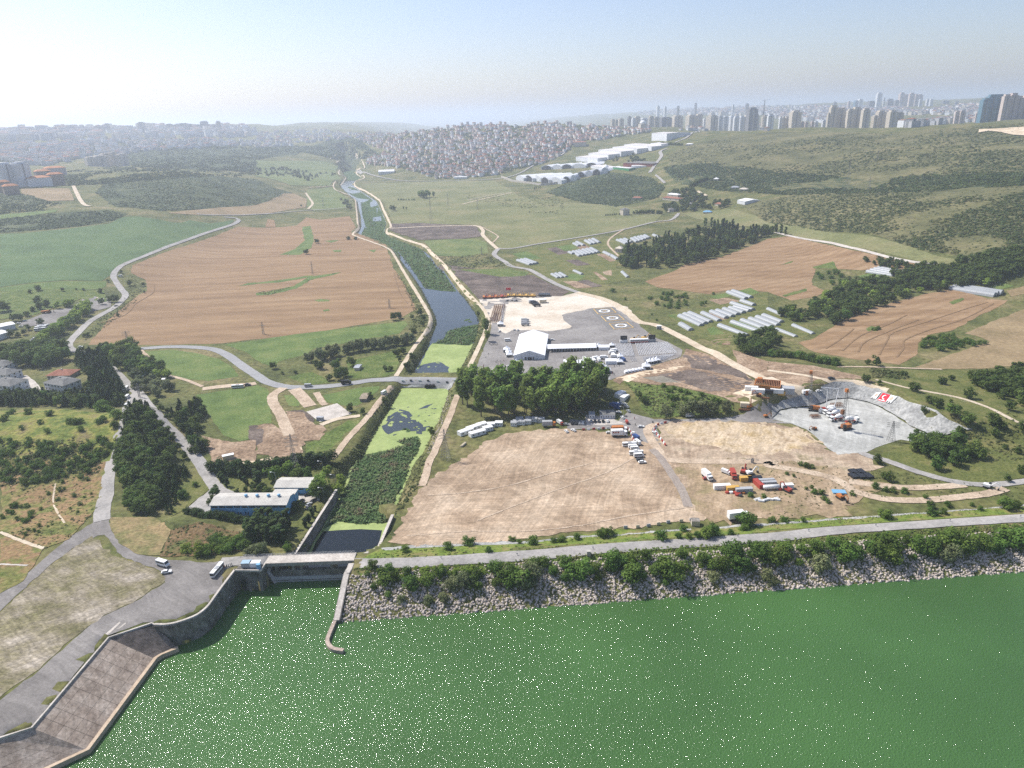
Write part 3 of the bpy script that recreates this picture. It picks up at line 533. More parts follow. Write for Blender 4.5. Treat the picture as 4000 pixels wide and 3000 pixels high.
S('car_park', 'b1 160,480 450,360 620,340 760,230 960,260 960,330 760,380 500,470 250,500', GREYG); S('sandy_patch', 'b1 690,230 900,215 900,260 720,280', SAND, lay=60)
S('asphalt_yard', 'c1 2075,850 2212,870 2212,950 2030,950 1930,1080 1850,1190 1790,1270 1700,1340 1560,1395 1400,1415 1240,1400 950,1530 z9 1175,250 345,1225 0,1330 -300,1400 -300,1100 0,930 430,600 800,270 c1 900,1340 1150,1230 1430,1050 1400,960 1240,900 1060,830 900,640 840,650 620,760 400,930 50,1250 -200,1480 -300,1300 0,1150 200,1000 400,830 600,660 800,540 830,460 940,480 960,600 1060,720 1220,810 1400,850 1800,880', YARD, lay=50)
S('trampled_field', 'c1 800,650 860,690 960,800 1060,840 1240,905 1400,965 1420,1050 1150,1225 900,1335 650,1520 z9 780,260 430,590 0,900 -200,960 -200,700 c1 -200,1490 50,1260 400,935 620,770', TURN, lay=52, jit=1)
S('white_line_mark', 'z9 1140,215 1290,82 1305,95 1165,225', CONCL, lay=70, jit=.05); S('white_line_mark', 'z9 1165,235 1355,92 1362,100 1240,215', CONCL, lay=71, jit=.05)
# dam slopes
S('dam_verge', 'c2 900,850 1300,850 c3 0,780 1000,710 2212,620 c4 0,605 1200,520 2212,455 2212,395 1100,470 300,500 0,545 c3 1900,580 1200,610 900,590 300,690 0,720 c2 1700,740 1080,760', M('verge', [(.08, .13, .025), (.14, .18, .035), (.2, .17, .07)], 10, 1.5, .3), lay=50)
S('creeper_cover', 'c2 870,965 1200,945 2212,905 c3 0,905 1000,805 2212,705 c4 0,705 1200,625 2212,560 2212,640 1200,690 0,780 c3 2212,790 1400,900 700,880 0,980 c2 1500,1050 1000,1000', M('creeper', [(.06, .1, .02), (.11, .155, .03), (.15, .18, .045)], 5, 1., .4, bump=.6), lay=50, jit=2.5)
S('stone_toe', 'c2 1080,755 1600,715 2212,690 c3 0,705 300,680 500,650 900,640 1300,600 1550,590 1550,600 1200,625 700,665 300,700 0,722 c2 1600,745 1100,775', PITW, lay=60); S('stone_toe', 'c3 1780,575 1950,550 c4 0,545 700,490 1200,455 1900,410 2212,380 2212,392 1500,445 700,505 0,560 c3 1800,585', PITW, lay=60)
# roads
def RB(n, s, w_, m, **k): return ribbon(n, s, w_, m, **k)
RB('road', 'a1 1940,1215 2040,1225 2060,1250 1980,1290 1700,1380 1350,1510 1100,1610 b1 1020,0 980,60 1000,110 1050,180 1085,230 1050,280 980,340 870,400 760,470 680,550 600,640 620,700 800,735 880,790 960,860 1080,980 1180,1060 1240,1130 1380,1280 1520,1430 1700,1640 c1 1830,180 1900,260 2000,300 2100,310', 8, ROADG)
RB('road', 'b1 1210,1060 1150,1130 1100,1250 1050,1380 980,1600 c1 970,0 930,200 890,400 880,520', 8, ROADG, lay=28)
RB('road', 'b1 1200,692 1500,675 1800,690 1950,740 2080,830 2212,920 b2 100,980 250,1020 420,1025 600,1018 800,995 1000,965 1200,955 1450,956 1750,960 1950,958 2212,955 b3 300,955 600,950 850,945', 9, ROADN, lay=45)
RB('track', 'b1 1210,700 1300,780 1390,880 1450,920 1600,960 1750,1020', 3.5, TRACKB); RB('track', 'b1 1750,1040 1900,1020 2150,1000 2212,990', 8, TRACKB)
for s in (DYKE_L, DYKE_R): RB('track', s, 4.2, TRACK, lay=32)
for s in (DYKE_L2, DYKE_R2): RB('track', s, 4.8, TRACKB, lay=32)
RB('track', 'b2 240,1030 150,1090 150,1160 210,1260 250,1350 290,1440', 8, TRACKB); RB('track', 'b2 330,1040 400,1110 470,1190', 10, TRACKB); RB('track', 'b2 520,1070 570,1150 600,1180', 5, TRACKB)
RB('track', 'b2 900,1270 700,1300 560,1350', 5, TRACK)
RB('road', 'a2 0,1190 400,1160 790,1130', 5, ROADG); RB('road', 'a1 2212,1190 1800,1195 1700,1180', 5, ROADG); RB('track', 'a2 430,1005 460,1050 490,1100 450,1145', 6, TRACK); RB('track', 'a2 440,960 670,945', 4, TRACK)
RB('road', 'a1 635,945 660,1000 690,1060 735,1110 780,1120', 8, TRACK)
RB('track', 'a2 1150,1310 1400,1300 1700,1290 1900,1290 1960,1330 1960,1370 2030,1440 2090,1490', 7, TRACK); RB('track', 'a2 1930,1290 2080,1370 2080,1400 2040,1440', 3, TRACKB)
RB('road', 'a2 2090,1490 2060,1540 2150,1600 2212,1640 b3 150,10 280,80 420,150 570,205', 8, ROADG)
RB('track', 'b3 560,205 750,250 900,310 1010,390 1100,460 1250,490 1400,560 1550,640 1750,730 1900,820 2100,920 2212,975 b4 150,1040 280,1080', 9, TRACK, lay=48)
RB('road', 'a2 2090,1485 2212,1485 a3 200,1450 450,1410 700,1370 950,1325 1240,1255 1370,1240 1430,1190', 6, ROADG); RB('road', 'a3 1440,1180 1420,1210 1370,1240', 6, ROADG)
RB('track', 'a3 960,1325 860,1390 830,1450 900,1530 960,1580', 3.5, TRACKB)
RB('road', 'a4 60,1345 200,1380 500,1430 700,1475 1000,1550 1250,1600 1500,1630', 6, CONCL)
RB('track', 'a2 870,820 1000,850 1180,890 1400,905 2000,890 2212,860 a3 200,760 400,690 500,600', 7, ROADG); RB('track', 'a2 1780,1105 2000,1050 2212,1005', 5, TRACK); RB('track', 'a2 1840,1065 2100,1015 2212,1005', 4, TRACK)
RB('road', 'a3 1190,830 1230,770 1290,690 1280,650 1340,620', 10, ROADG); RB('road', 'a3 1240,850 1320,920', 6, ROADG); RB('road', 'a3 1410,570 1540,500 1620,470', 9, ROADG); RB('road', 'a3 1600,990 1680,1030', 6, TRACK)
RB('track', 'b4 0,880 300,920 500,960 700,985 850,1010 1030,1060', 4.5, TRACK); RB('track', 'b4 0,940 150,1000 300,1060', 7, TRACK); RB('track', 'b4 930,960 1200,1030 1500,1085 1700,1130 1900,1200 2100,1300 2212,1350', 3.5, TRACK); RB('track', 'b4 600,850 900,850 1500,870', 3, TRACKB)
RB('track', 'b3 1280,1340 1170,1390 b3 1260,1560 c3 1400,0 2212,10 c4 0,40 300,90 550,150 680,220 760,270 1000,330 1300,345 1600,320 1900,285 2050,240', 6, TRACKB)
RB('track', 'b3 1210,1560 c3 1300,0 1400,150 1480,280 1520,400', 5, M('grey_track', [(.24, .2, .17), (.3, .26, .22)], 6, 1, .2), lay=34)
RB('road', 'b4 800,1590 900,1630 c4 1020,0 1300,100 1600,180 1900,210 2212,180 2400,150', 5.5, ROADG, lay=36); RB('track', 'c4 700,180 1000,220 1300,235 1700,210', 6, TRACKB)
RB('track', 'z6 280,1010 400,1100 480,1200 620,1180', 6, CONCL); RB('path', 'c1 480,200 460,350 500,450 560,540', 1, TRACK); RB('path', 'c1 0,620 200,700 380,760', 2, TRACK); RB('path', 'c1 0,897 240,907', 1.2, CONCL)
for s in ('b1 870,470 1080,400 1180,300 1320,210 1330,130', 'b2 1190,30 1240,200 1310,300', 'b4 500,690 640,600 740,520', 'b4 640,710 800,580 1020,490 1200,400', 'b4 960,745 1030,620 1090,550 1400,450 1700,350 1900,290', 'b4 1110,765 1170,690 1180,620 1350,545 1700,430 1950,300', 'b4 780,720 830,640 1000,560 1300,440'):
    RB('wheel_track', s, 1.4, M('flattened_wheat', [(.17, .11, .06), (.23, .15, .085)], 5, 1, .2), lay=64)
for s in ('c3 -300,520 0,400 400,250 780,120 1050,-20', 'c2 1300,650 1800,615 c3 100,612 600,560 1000,480 1560,400', 'c2 1480,300 1800,280 2212,210 c3 300,120 700,20'): RB('wheel_track', s, .95, M('light_wheel_track', [(.38, .295, .21), (.45, .36, .27)], 3, .6, .4), lay=20, jit=.35)
DAMROAD = [PZ(x, y, CRESTZ) for x, y in q('c1 1900,880 2060,870 c2 0,862 830,886 1300,880 c3 0,825 1000,745 2212,665 c4 600,600 1400,545 2212,495 2800,455')]
ribbon('dam_road', None, 7.6, ROADG, pts=DAMROAD, lay=62)
# banners lie on the pit wall; water comes next
def water_mat(name, c, rough, bump, sc_, spec=.5):
    m = bpy.data.materials.new(name); m.use_nodes = True; t = m.node_tree; N = t.nodes.new; L = t.links.new; b = t.nodes['Principled BSDF']
    b.inputs['Roughness'].default_value = rough; b.inputs['Specular IOR Level'].default_value = spec; b.inputs['IOR'].default_value = 1.33
    tc = N('ShaderNodeTexCoord'); n0 = N('ShaderNodeTexNoise'); n0.inputs['Scale'].default_value = .012; n0.inputs['Detail'].default_value = 3; L(tc.outputs['Object'], n0.inputs[0])
    r = N('ShaderNodeValToRGB'); r.color_ramp.elements[0].position = .35; r.color_ramp.elements[1].position = .65
    r.color_ramp.elements[0].color = (*[x * .85 for x in c], 1); r.color_ramp.elements[1].color = (*[x * 1.1 for x in c], 1); L(n0.outputs[0], r.inputs[0]); L(r.outputs[0], b.inputs['Base Color'])
    n = N('ShaderNodeTexNoise'); n.inputs['Scale'].default_value = 1.4 if 'reservoir' in name else .4; n.inputs['Detail'].default_value = 2; n.inputs['Roughness'].default_value = .6; L(tc.outputs['Object'], n.inputs[0])
    if not sc_: return m
    bp = N('ShaderNodeBump'); bp.inputs['Distance'].default_value = sc_; bp.inputs['Strength'].default_value = 1; L(n.outputs[0], bp.inputs['Height']); L(bp.outputs[0], b.inputs['Normal']); return m
POND = water_mat('dark_pond_water', (.035, .045, .05), .08, .02, .03)
BLACKW = water_mat('dark_basin_water', (.008, .012, .016), .06, .02, .03)
# the reservoir's near water is a choppy mesh of small facets, the rest lies flat
def choppy():
    x0, x1, y0, y1, c = -262., 432., 148., 342., .72; nx, ny = int((x1 - x0) / c), int((y1 - y0) / c)
    gx, gy = np.meshgrid(np.linspace(x0, x1, nx), np.linspace(y0, y1, ny)); e = np.minimum(1, np.minimum(np.minimum(gx - x0, x1 - gx), np.minimum(gy - y0, y1 - gy)) / 8)
    z = np.random.normal(size=gx.shape) * .023 * e * (.72 + .5 * vnoise(gx, gy, 24, 11)); gx = gx + np.random.uniform(-.1, .1, gx.shape) * e; gy = gy + np.random.uniform(-.1, .1, gx.shape) * e
    i = (np.arange(ny - 1)[:, None] * nx + np.arange(nx - 1)[None]).ravel(); F = np.concatenate([np.stack([i, i + 1, i + nx + 1], -1), np.stack([i, i + nx + 1, i + nx], -1)])
    return np.stack([gx, gy, z], -1).reshape(-1, 3), F, (x0, x1, y0, y1)
CV, CF, (cx0, cx1, cy0, cy1) = choppy()
LAKE = water_mat('green_reservoir_water', (.05, .118, .031), .09, 0., .5)
struct(mesh_np('reservoir_water', CV, CF, LAKE))
struct(mesh_np('reservoir_water', [(-2500, -900, 0), (2500, -900, 0), (2500, cy0, 0), (-2500, cy0, 0), (cx1, cy0, 0), (2500, 700, 0), (cx1, 700, 0), (cx0, cy0, 0), (cx0, 120, 0)], [(0, 1, 2, 3), (4, 2, 5, 6)], LAKE))
def wsheet(name, s, z, mat, jit=.6): 
    W = qz(s, z); out = []
    for i in range(len(W)):
        a, b = W[i], W[(i + 1) % len(W)]; n = max(1, int(math.hypot(b[0] - a[0], b[1] - a[1]) / max(3, math.hypot(*a) / 150)))
        for k in range(n): t = k / n; j = jit if k else jit * .3; out.append((a[0] + (b[0] - a[0]) * t + random.uniform(-j, j), a[1] + (b[1] - a[1]) * t + random.uniform(-j, j)))
    n = len(out); r = geometry.delaunay_2d_cdt([Vector(p) for p in out], [(i, (i + 1) % n) for i in range(n)], [], 1, 1e-4)
    o = mesh_np(name, [(v[0], v[1], z) for v in r[0]], [tuple(f) for f in r[2]], mat)
    if o.data.polygons[0].normal.z < 0: o.data.flip_normals()
    return struct(o)
def grow(poly, d):
    c = (sum(p[0] for p in poly) / len(poly), sum(p[1] for p in poly) / len(poly)); n = len(poly); out = []
    A = sum(poly[i - 1][0] * poly[i][1] - poly[i][0] * poly[i - 1][1] for i in range(n)); sg = 1 if A > 0 else -1
    for i in range(n):
        a, b = poly[i - 1], poly[(i + 1) % n]; dx, dy = b[0] - a[0], b[1] - a[1]; l = math.hypot(dx, dy) or 1; out.append((poly[i][0] + sg * dy / l * d, poly[i][1] - sg * dx / l * d))
    return out
def flatpoly(name, pts, z, mat):
    n = len(pts); r = geometry.delaunay_2d_cdt([Vector(p) for p in pts], [(i, (i + 1) % n) for i in range(n)], [], 1, 1e-4)
    o = mesh_np(name, [(v[0], v[1], z) for v in r[0]], [tuple(f) for f in r[2]], mat)
    if o.data.polygons[0].normal.z < 0: o.data.flip_normals()
    return struct(o)
flatpoly('canal_water', grow(CAN_UP, 1.5), CANW, POND); flatpoly('canal_water', grow(CAN_LO, 1.5) + [], CANW, DUCK)
flatpoly('basin_water', [BASIN[0]] + qz('z4 1540,1345 1620,1150 1790,1080 1770,1040 2212,1010', 1.06)[0:0] + BASIN[1:2] + qz('c2 470,810 520,700 580,610 700,600 900,590 1090,600 1060,720 960,790 860,840', 1.06) + BASIN[-1:], 1.06, BLACKW)
wsheet('duckweed', 'b2 1355,932 1390,870 1450,770 1485,690 1530,640 1640,655 1860,650 1890,640 1820,765 1742,928', CANW + .05, DUCK)
wsheet('open_water', 'b2 1360,936 1385,870 1450,825 1580,802 1672,850 1650,920 1500,932', CANW + .09, POND, 1)
wsheet('open_water', 'b2 1100,1380 1130,1275 1240,1215 1320,1232 1345,1300 1425,1330 1470,1370 1440,1430 1380,1400 1280,1385 1140,1430', CANW + .06, POND, 2)
wsheet('open_water', 'b2 1400,1215 1460,1180 1530,1165 1480,1200', CANW + .06, POND, 1.5)
wsheet('reed_bed', 'b2 1520,645 1620,610 1650,540 1800,500 1900,480 1945,490 1900,610 1840,660 1700,650', CANW + .25, REEDG, 1)
wsheet('reed_bed', 'b2 960,1600 1150,1570 1290,1520 1210,1490 1400,1445 1420,1520 1380,1600 c2 1340,0 1280,180 1240,260 1200,340 1160,470 1130,530 900,545 700,520 600,580 560,620 680,420 720,330 800,200 830,80 880,0', CANW + .25, REEDG, 1)
wsheet('reed_bed', 'a2 640,716 720,748 800,792 735,830 790,868 785,895 890,900 900,880 912,860 848,828 910,790 850,755', CANW + .2, REEDG, 1)
wsheet('reed_bed', 'a2 780,990 900,1070 920,1200 945,1290 900,1380 1020,1405 1180,1480 1235,1560 1345,1659 b2 1390,60 1460,165 1600,190 1730,195 1640,60 a2 1560,1650 1430,1490 1300,1440 1150,1385 1105,1335 1125,1270 1085,1170 1040,1090 930,1010 850,960 800,950', CANW + .2, REEDG, 1)
def blobs(name, s, n, r0, r1, mat, z):
    for x, y in (PZ(*p, z) for p in rand_in0(s, n)):
        r = random.uniform(r0, r1); k = 11; e = random.uniform(1, 2.2); a0 = rnd() * 3; rs = [r * random.uniform(.55, 1.25) for _ in range(k)]; pts = []
        for i in range(k): t = 2 * math.pi * i / k; u, v = rs[i] * math.cos(t) * e, rs[i] * math.sin(t); pts.append((x + u * math.cos(a0) - v * math.sin(a0), y + u * math.sin(a0) + v * math.cos(a0)))
        flatpoly(name, pts, z, mat)
def rand_in0(s, n):
    Q_ = q(s); out = []
    while len(out) < n:
        x, y = random.uniform(min(p[0] for p in Q_), max(p[0] for p in Q_)), random.uniform(min(p[1] for p in Q_), max(p[1] for p in Q_))
        if inpoly(np.array([x]), np.array([y]), Q_)[0]: out.append((x, y))
    return out
blobs('duckweed', 'b2 1120,1360 1140,1280 1240,1225 1310,1240 1340,1310 1460,1375 1430,1420 1280,1380', 16, .5, 1.7, DUCK, CANW + .12)
blobs('open_water', 'b2 1080,1400 1130,1240 1330,1180 1480,1360 1460,1460 1200,1440', 16, .4, 1.4, POND, CANW + .10)
blobs('open_water', 'b2 1400,1230 1560,1150 1600,1200 1460,1320', 9, .3, 1.1, POND, CANW + .08); blobs('duckweed', 'b2 1370,930 1420,840 1580,808 1660,850 1640,920', 7, .5, 1.6, DUCK, CANW + .13)
blobs('floating_reeds', 'b2 1240,1370 1330,1360 1330,1400 1250,1400', 3, 1.2, 2.2, REEDG, CANW + .16); blobs('reed_bed', 'b2 1790,450 1850,420 1860,460 1800,470', 2, 2, 3.2, REEDG, CANW + .2)
for s in ('a2 700,950 790,960 830,970 800,985 840,975 890,985 900,1000 830,1010 780,995', 'a2 820,1020 880,1050 980,1060 930,1085 900,1085', 'a2 880,1075 910,1090 915,1200 940,1280 955,1310 935,1300 905,1200', 'a2 985,1085 1030,1065 1050,1110 1000,1125 985,1115', 'a2 1010,1215 1080,1205 1085,1245 1010,1250', 'a2 1225,1500 1260,1550 1320,1620 1345,1659 1310,1659 1240,1570', 'b2 1330,0 1360,40 1400,120 1450,165 1430,170 1370,90', 'a2 735,925 800,900 840,905 780,935', 'a2 1040,1130 1055,1140 1045,1175'):
    wsheet('open_water', s, CANW + .3, POND, .8)
wsheet('pool', 'b3 1370,815 1490,805 1505,830 1400,842', 6.9, POND); wsheet('pool', 'b3 970,975 1010,975 1060,1060 1090,1120 1060,1110 1000,1030', 6.9, POND)
struct(mesh_np('sea_water', [(-30000, 6600, -1), (60000, 6600, -1), (90000, 90000, -1), (-60000, 90000, -1)], [(0, 1, 2, 3)], water_mat('far_sea', (.1, .14, .16), .25, .0, .1)))
# ---------------------------------------------------------------- vegetation
LEAF = {k: M('leaves_' + k, c, 1.1, .5, .3, .75, objrnd=.3, spec=.1, det=2, trans=.36) for k, c in dict(
    poplar=[(0.099, 0.172, 0.032), (0.185, 0.264, 0.053)], broad=[(0.066, 0.119, 0.026), (0.139, 0.198, 0.045)], bright=[(0.132, 0.218, 0.033), (0.198, 0.277, 0.055)],
    conifer=[(0.040, 0.074, 0.024), (0.073, 0.112, 0.033)], willow=[(0.145, 0.178, 0.077), (0.224, 0.249, 0.119)], bush=[(0.073, 0.139, 0.026), (0.152, 0.222, 0.045)]).items()}
SCRUBL = M('scrub_leaves', [(.05, .07, .024), (.085, .105, .036), (.13, .13, .056)], 40, 3, .35, .8, spec=.1, trans=.2)
SCRUBD = M('dark_scrub_leaves', [(.035, .06, .02), (.058, .085, .027), (.085, .11, .037)], 40, 3, .35, .8, spec=.1, trans=.2)
REEDL = M('reed_blades', [(.05, .10, .03), (.085, .145, .045), (.12, .15, .06), (.15, .105, .06)], 11, 2, .3, .7)
BARK = M('bark', [(.09, .07, .05), (.16, .13, .1)], .6, .2, .3)
def quads(C, Nn, S_, flat_=1.0):
    """one leafy quad per row"""
    n = len(C); r = np.random.normal(size=(n, 3)); Nn = Nn / (np.linalg.norm(Nn, axis=1, keepdims=True) + 1e-9)
    u = np.cross(Nn, r); u /= np.linalg.norm(u, axis=1, keepdims=True) + 1e-9; v = np.cross(Nn, u)
    S_ = np.asarray(S_).reshape(-1, 1); a = u * S_; b = v * S_ * np.random.uniform(.5, 1, (n, 1))
    V = np.stack([C - a - b * .6, C + a * .7 - b, C + a + b * .7, C - a * .6 + b], 1).reshape(-1, 3)
    return V, np.arange(4 * n).reshape(-1, 4)
def crown_mesh(kind, sd):
    rs = np.random.RandomState(sd); nb, C, Nn, S_ = 0, [], [], []
    def blob(c, r, n, s, sq=1.0):
        d = rs.normal(size=(n, 3)); d /= np.linalg.norm(d, axis=1, keepdims=True); rad = r * rs.uniform(.65, 1.08, (n, 1)); p = c + d * rad * np.array([1, 1, sq])
        C.append(p); Nn.append(d + rs.normal(size=(n, 3)) * .32 + np.array([0, 0, .45])); S_.append(np.full(n, s) * rs.uniform(.6, 1.3, n))
    if kind in ('poplar', 'cypress'):
        w_ = .2 if kind == 'poplar' else .1; z0 = .3 if kind == 'poplar' else .06
        for i in range(16 if kind == 'poplar' else 11):
            t = i / (15. if kind == 'poplar' else 10.); z = z0 + (.95 - z0) * t; rr = w_ * (math.sin(math.pi * min(1, .2 + .8 * (1 - t) ** .8)) * .75 + .25) * rs.uniform(.75, 1.15); a = rs.uniform(0, 6.28); o = rr * .55
            blob(np.array([o * math.cos(a), o * math.sin(a), z]), rr * .85, 46, .04, 1.15)
    elif kind == 'conifer':
        for i in range(11):
            t = i / 10.; z = .1 + .85 * t; rr = .3 * (1 - t) ** .8 + .035
            for k in range(3): a = rs.uniform(0, 6.28); blob(np.array([rr * .5 * math.cos(a), rr * .5 * math.sin(a), z]), rr * .62, 18, .042, .7)
    else:
        wd, z0, n, k = dict(broad=(.56, .1, 20, 56), willow=(.6, .1, 20, 56), bush=(.8, -.08, 26, 62), bright=(.58, .1, 20, 56))[kind]
        for i in range(n):
            a, e = rs.uniform(0, 6.28), rs.uniform(0, 1) ** .6; t = rs.uniform(.0, 1.); z = z0 + .16 + (.8 - z0 - .1) * t; R0 = wd * math.sin(math.pi * (.16 + .72 * t)) ** .7 * .72
            r = rs.uniform(.15, .24) * (1.25 if kind == 'bush' else 1); blob(np.array([R0 * e * math.cos(a), R0 * e * math.sin(a), z]), r, k, .045, .82)
    return quads(np.concatenate(C), np.concatenate(Nn), np.concatenate(S_))
CROWN = {}
def crown_me(kind, leaf, i):
    k = (kind, leaf, i)
    if k not in CROWN:
        V, F = crown_mesh(kind, hash(kind) % 97 * 0 + len(kind) * 31 + i * 7 + 1); me = bpy.data.meshes.new('crown'); me.vertices.add(len(V)); me.vertices.foreach_set('co', V.astype(np.float32).ravel())
        me.loops.add(F.size); me.loops.foreach_set('vertex_index', F.astype(np.int32).ravel()); me.polygons.add(len(F)); me.polygons.foreach_set('loop_start', np.arange(0, F.size, 4, dtype=np.int32)); me.polygons.foreach_set('loop_total', np.full(len(F), 4, np.int32)); me.update(calc_edges=True)
        me.materials.append(LEAF[leaf]); CROWN[k] = me
    return CROWN[k]
def trunk_me(kind):
    k = ('trunk', kind)
    if k not in CROWN:
        b = MB(); hh = .75 if kind in ('poplar', 'conifer', 'cypress') else .45; b.tube((0, 0, -.03), (0, 0, hh * .5), .022, .015, 6, False).tube((0, 0, hh * .5), (.01, .01, hh), .015, .006, 5, False)
        for i in range(5): a = i * 1.3; z = hh * (.45 + .1 * i); b.tube((0, 0, z), (.14 * math.cos(a), .14 * math.sin(a), z + .14), .008, .003, 4, False)
        me = bpy.data.meshes.new('trunk'); me.from_pydata(b.v, [], b.f); me.materials.append(BARK); CROWN[k] = me
    return CROWN[k]
NAMES = dict(poplar='poplar_tree', cypress='cypress_tree', conifer='conifer_tree', broad='broadleaf_tree', willow='willow_tree', bush='bush', bright='broadleaf_tree')
CATS = dict(poplar='tree', cypress='tree', conifer='tree', broad='tree', willow='tree', bush='bush', bright='tree')
TREES = []
def tree(kind, p, h, label, group=None, leaf=None, squash=1.0):
    leaf = leaf or dict(cypress='conifer').get(kind, kind)
    TREES.append((kind, p, h * random.uniform(.8, 1.2), label, group, leaf, squash * random.uniform(.9, 1.12), random.randrange(5), rnd() * 6.28))
def plant_trees(cap=290):
    """the nearest of each kind stand as things of their own, the small far rest is one mass"""
    byk = {}
    for t in TREES: byk.setdefault(NAMES[t[0]], []).append(t)
    rest = {}
    for nm, L_ in byk.items():
        L_.sort(key=lambda t: -t[2] / math.hypot(t[1][0], t[1][1], CH))
        for t in L_[cap:]: rest.setdefault(t[5], []).append(t)
        for kind, p, h, label, group, leaf, sq, i, a in L_[:cap]:
            if kind == 'bush':
                o = bpy.data.objects.new('bush', crown_me(kind, leaf, i)); col.objects.link(o)
            else:
                o = bpy.data.objects.new(nm, None); col.objects.link(o); tk = bpy.data.objects.new('trunk', trunk_me(kind)); c = bpy.data.objects.new('crown', crown_me(kind, leaf, i))
                for e in (tk, c): col.objects.link(e); e.parent = o
            o.location = (p[0], p[1], p[2] - .1); o.rotation_euler = (0, 0, a); o.scale = (h * sq, h * sq, h); tag(o, label, CATS[kind], group)
    for leaf, L_ in rest.items():
        VV = []
        for kind, p, h, label, group, lf, sq, i, a in L_:
            me = crown_me(kind, leaf, i); V = np.empty(len(me.vertices) * 3, np.float32); me.vertices.foreach_get('co', V); V = V.reshape(-1, 4, 3)
            V = V[np.random.permutation(len(V))[:420]].reshape(-1, 3) * np.array([h * sq, h * sq, h]); c, s_ = math.cos(a), math.sin(a)
            V = np.stack([V[:, 0] * c - V[:, 1] * s_, V[:, 0] * s_ + V[:, 1] * c, V[:, 2]], -1); q4 = V.reshape(-1, 4, 3); m_ = q4.mean(1, keepdims=True); VV.append((m_ + (q4 - m_) * 1.5).reshape(-1, 3) + np.array(p))
        V = np.concatenate(VV); tag(mesh_np('distant_trees', V, np.arange(len(V)).reshape(-1, 4), LEAF[leaf]), kind='stuff')
ORD = ['first', 'second', 'third', 'fourth', 'fifth', 'sixth', 'seventh', 'eighth', 'ninth', 'tenth', 'eleventh', 'twelfth', 'thirteenth', 'fourteenth', 'fifteenth', 'sixteenth', 'seventeenth', 'eighteenth', 'nineteenth', 'twentieth']
def nth(i): return ORD[i] if i < 20 else ('twenty-' + ORD[i - 20] if i < 29 else 'thirtieth' if i == 29 else 'thirty-' + ORD[i - 30] if i < 39 else 'fortieth' if i == 39 else 'forty-' + ORD[i - 40] if i < 49 else 'fiftieth')
def rand_in(s, n, mask=None):
    Q_ = q(s); xs = [p[0] for p in Q_]; ys = [p[1] for p in Q_]; out = []; it = 0
    while len(out) < n and it < n * 60:
        it += 1; x, y = random.uniform(min(xs), max(xs)), random.uniform(min(ys), max(ys))
        if inpoly(np.array([x]), np.array([y]), Q_)[0]: out.append((x, y))
    return out
def grove(kind, s, n, h, label, group, mix=None, leaf=None, squash=1.0):
    pts = rand_in(s, n * 3); sel = []
    for p in pts:                              # keep crowns apart
        w_ = P(*p)
        if all((w_[0] - a[0]) ** 2 + (w_[1] - a[1]) ** 2 > (h * .2) ** 2 for a in sel): sel.append(w_)
        if len(sel) >= n: break
    for w_ in sel:
        k, l, hh = kind, leaf, h
        if mix and rnd() < mix[1]: k, l, hh = mix[0], None, h * mix[2]
        tree(k, w_, hh, label if k == kind else mix[3], group, l, squash)
def row(kind, s, n, h, label, group, jit=1.0, leaf=None, squash=1.0, ends=None):
    W = [P2(x, y) for x, y in q(s)]; L_ = [0]
    for a, b in zip(W, W[1:]): L_.append(L_[-1] + math.hypot(b[0] - a[0], b[1] - a[1]))
    for i in range(n):
        d = L_[-1] * (i + .5) / n; k = max(j for j in range(len(W) - 1) if L_[j] <= d + 1e-6); t = (d - L_[k]) / (L_[k + 1] - L_[k] + 1e-9)
        x = W[k][0] + (W[k + 1][0] - W[k][0]) * t + random.uniform(-jit, jit); y = W[k][1] + (W[k + 1][1] - W[k][1]) * t + random.uniform(-jit, jit)
        tree(kind, (x, y, hgt(x, y)), h, label, group, leaf, squash)
def single(kind, s, label, group=None, leaf=None, squash=1.0, order=None):
    """'b2 x,y,h ...' -> one tree each; with order the label gets its place counted along the row"""
    c = CELL['f']; L_ = []
    for t in s.split():
        if ',' in t: x, y, h = map(float, t.split(',')); L_.append((c[1] + c[0] * x, c[2] + c[0] * y, h))
        else: c = CELL[t]
    if order: L_.sort()
    for i, (x, y, h) in enumerate(L_):
        sz = 'tall' if h > 9 else 'mid-sized' if h > 5 else 'small'
        tree(kind, P(x, y), h, label.format(n=nth(i), size=sz), group, leaf, squash)
# dam slope: bushes counted from the spillway
RIP = 'c2 1110,1060,5.7 1340,1110,7.4 1490,1070,6.6 1890,1090,4.9 2080,1080,4.9 2080,960,6.6 2180,1030,8.2 1140,1170,3.3 1020,1110,3.3 1010,930,4.1 1150,960,4.9 960,990,2.5 c3 80,1060,9.8 0,1080,7.4 590,1000,9.0 360,980,4.1 460,1030,4.1 740,1030,3.3 880,900,9.8 1040,1020,9.0 820,940,3.3 1240,980,5.7 1400,1000,9.8 1300,940,6.6 1330,1055,3.3 1640,880,4.9 1740,930,5.7 1800,940,6.6 1950,940,9.8 1930,840,9.0 2040,945,4.9 2150,840,8.2 c4 100,900,10.7 270,900,4.9 660,850,9.0 760,830,6.6 1000,800,9.0 1060,870,8.2 1320,780,9.0 1400,800,6.6 1600,750,9.0 1700,780,8.2 1850,760,9.8 1960,780,9.0 2100,720,8.2 2180,740,9.0 420,820,6.6 2300,710,8.2 1250,850,3.3'
single('bush', RIP, '{size} leafy green bush on the boulder slope, {n} from the spillway', 'leafy bushes on the boulder slope', order=1, squash=1.05)
single('bush', 'c2 1690,1110,7 1800,1080,6 1260,1220,4 1490,1230,5 1620,1210,5 c3 140,1060,11 1740,1030,6 c4 450,940,9 1560,850,7 30,1070,5 c3 2200,1020,5', '{size} grey-green willow bush on the boulder slope, {n} greyish one from the spillway', 'grey willow bushes on the boulder slope', leaf='willow', order=1)
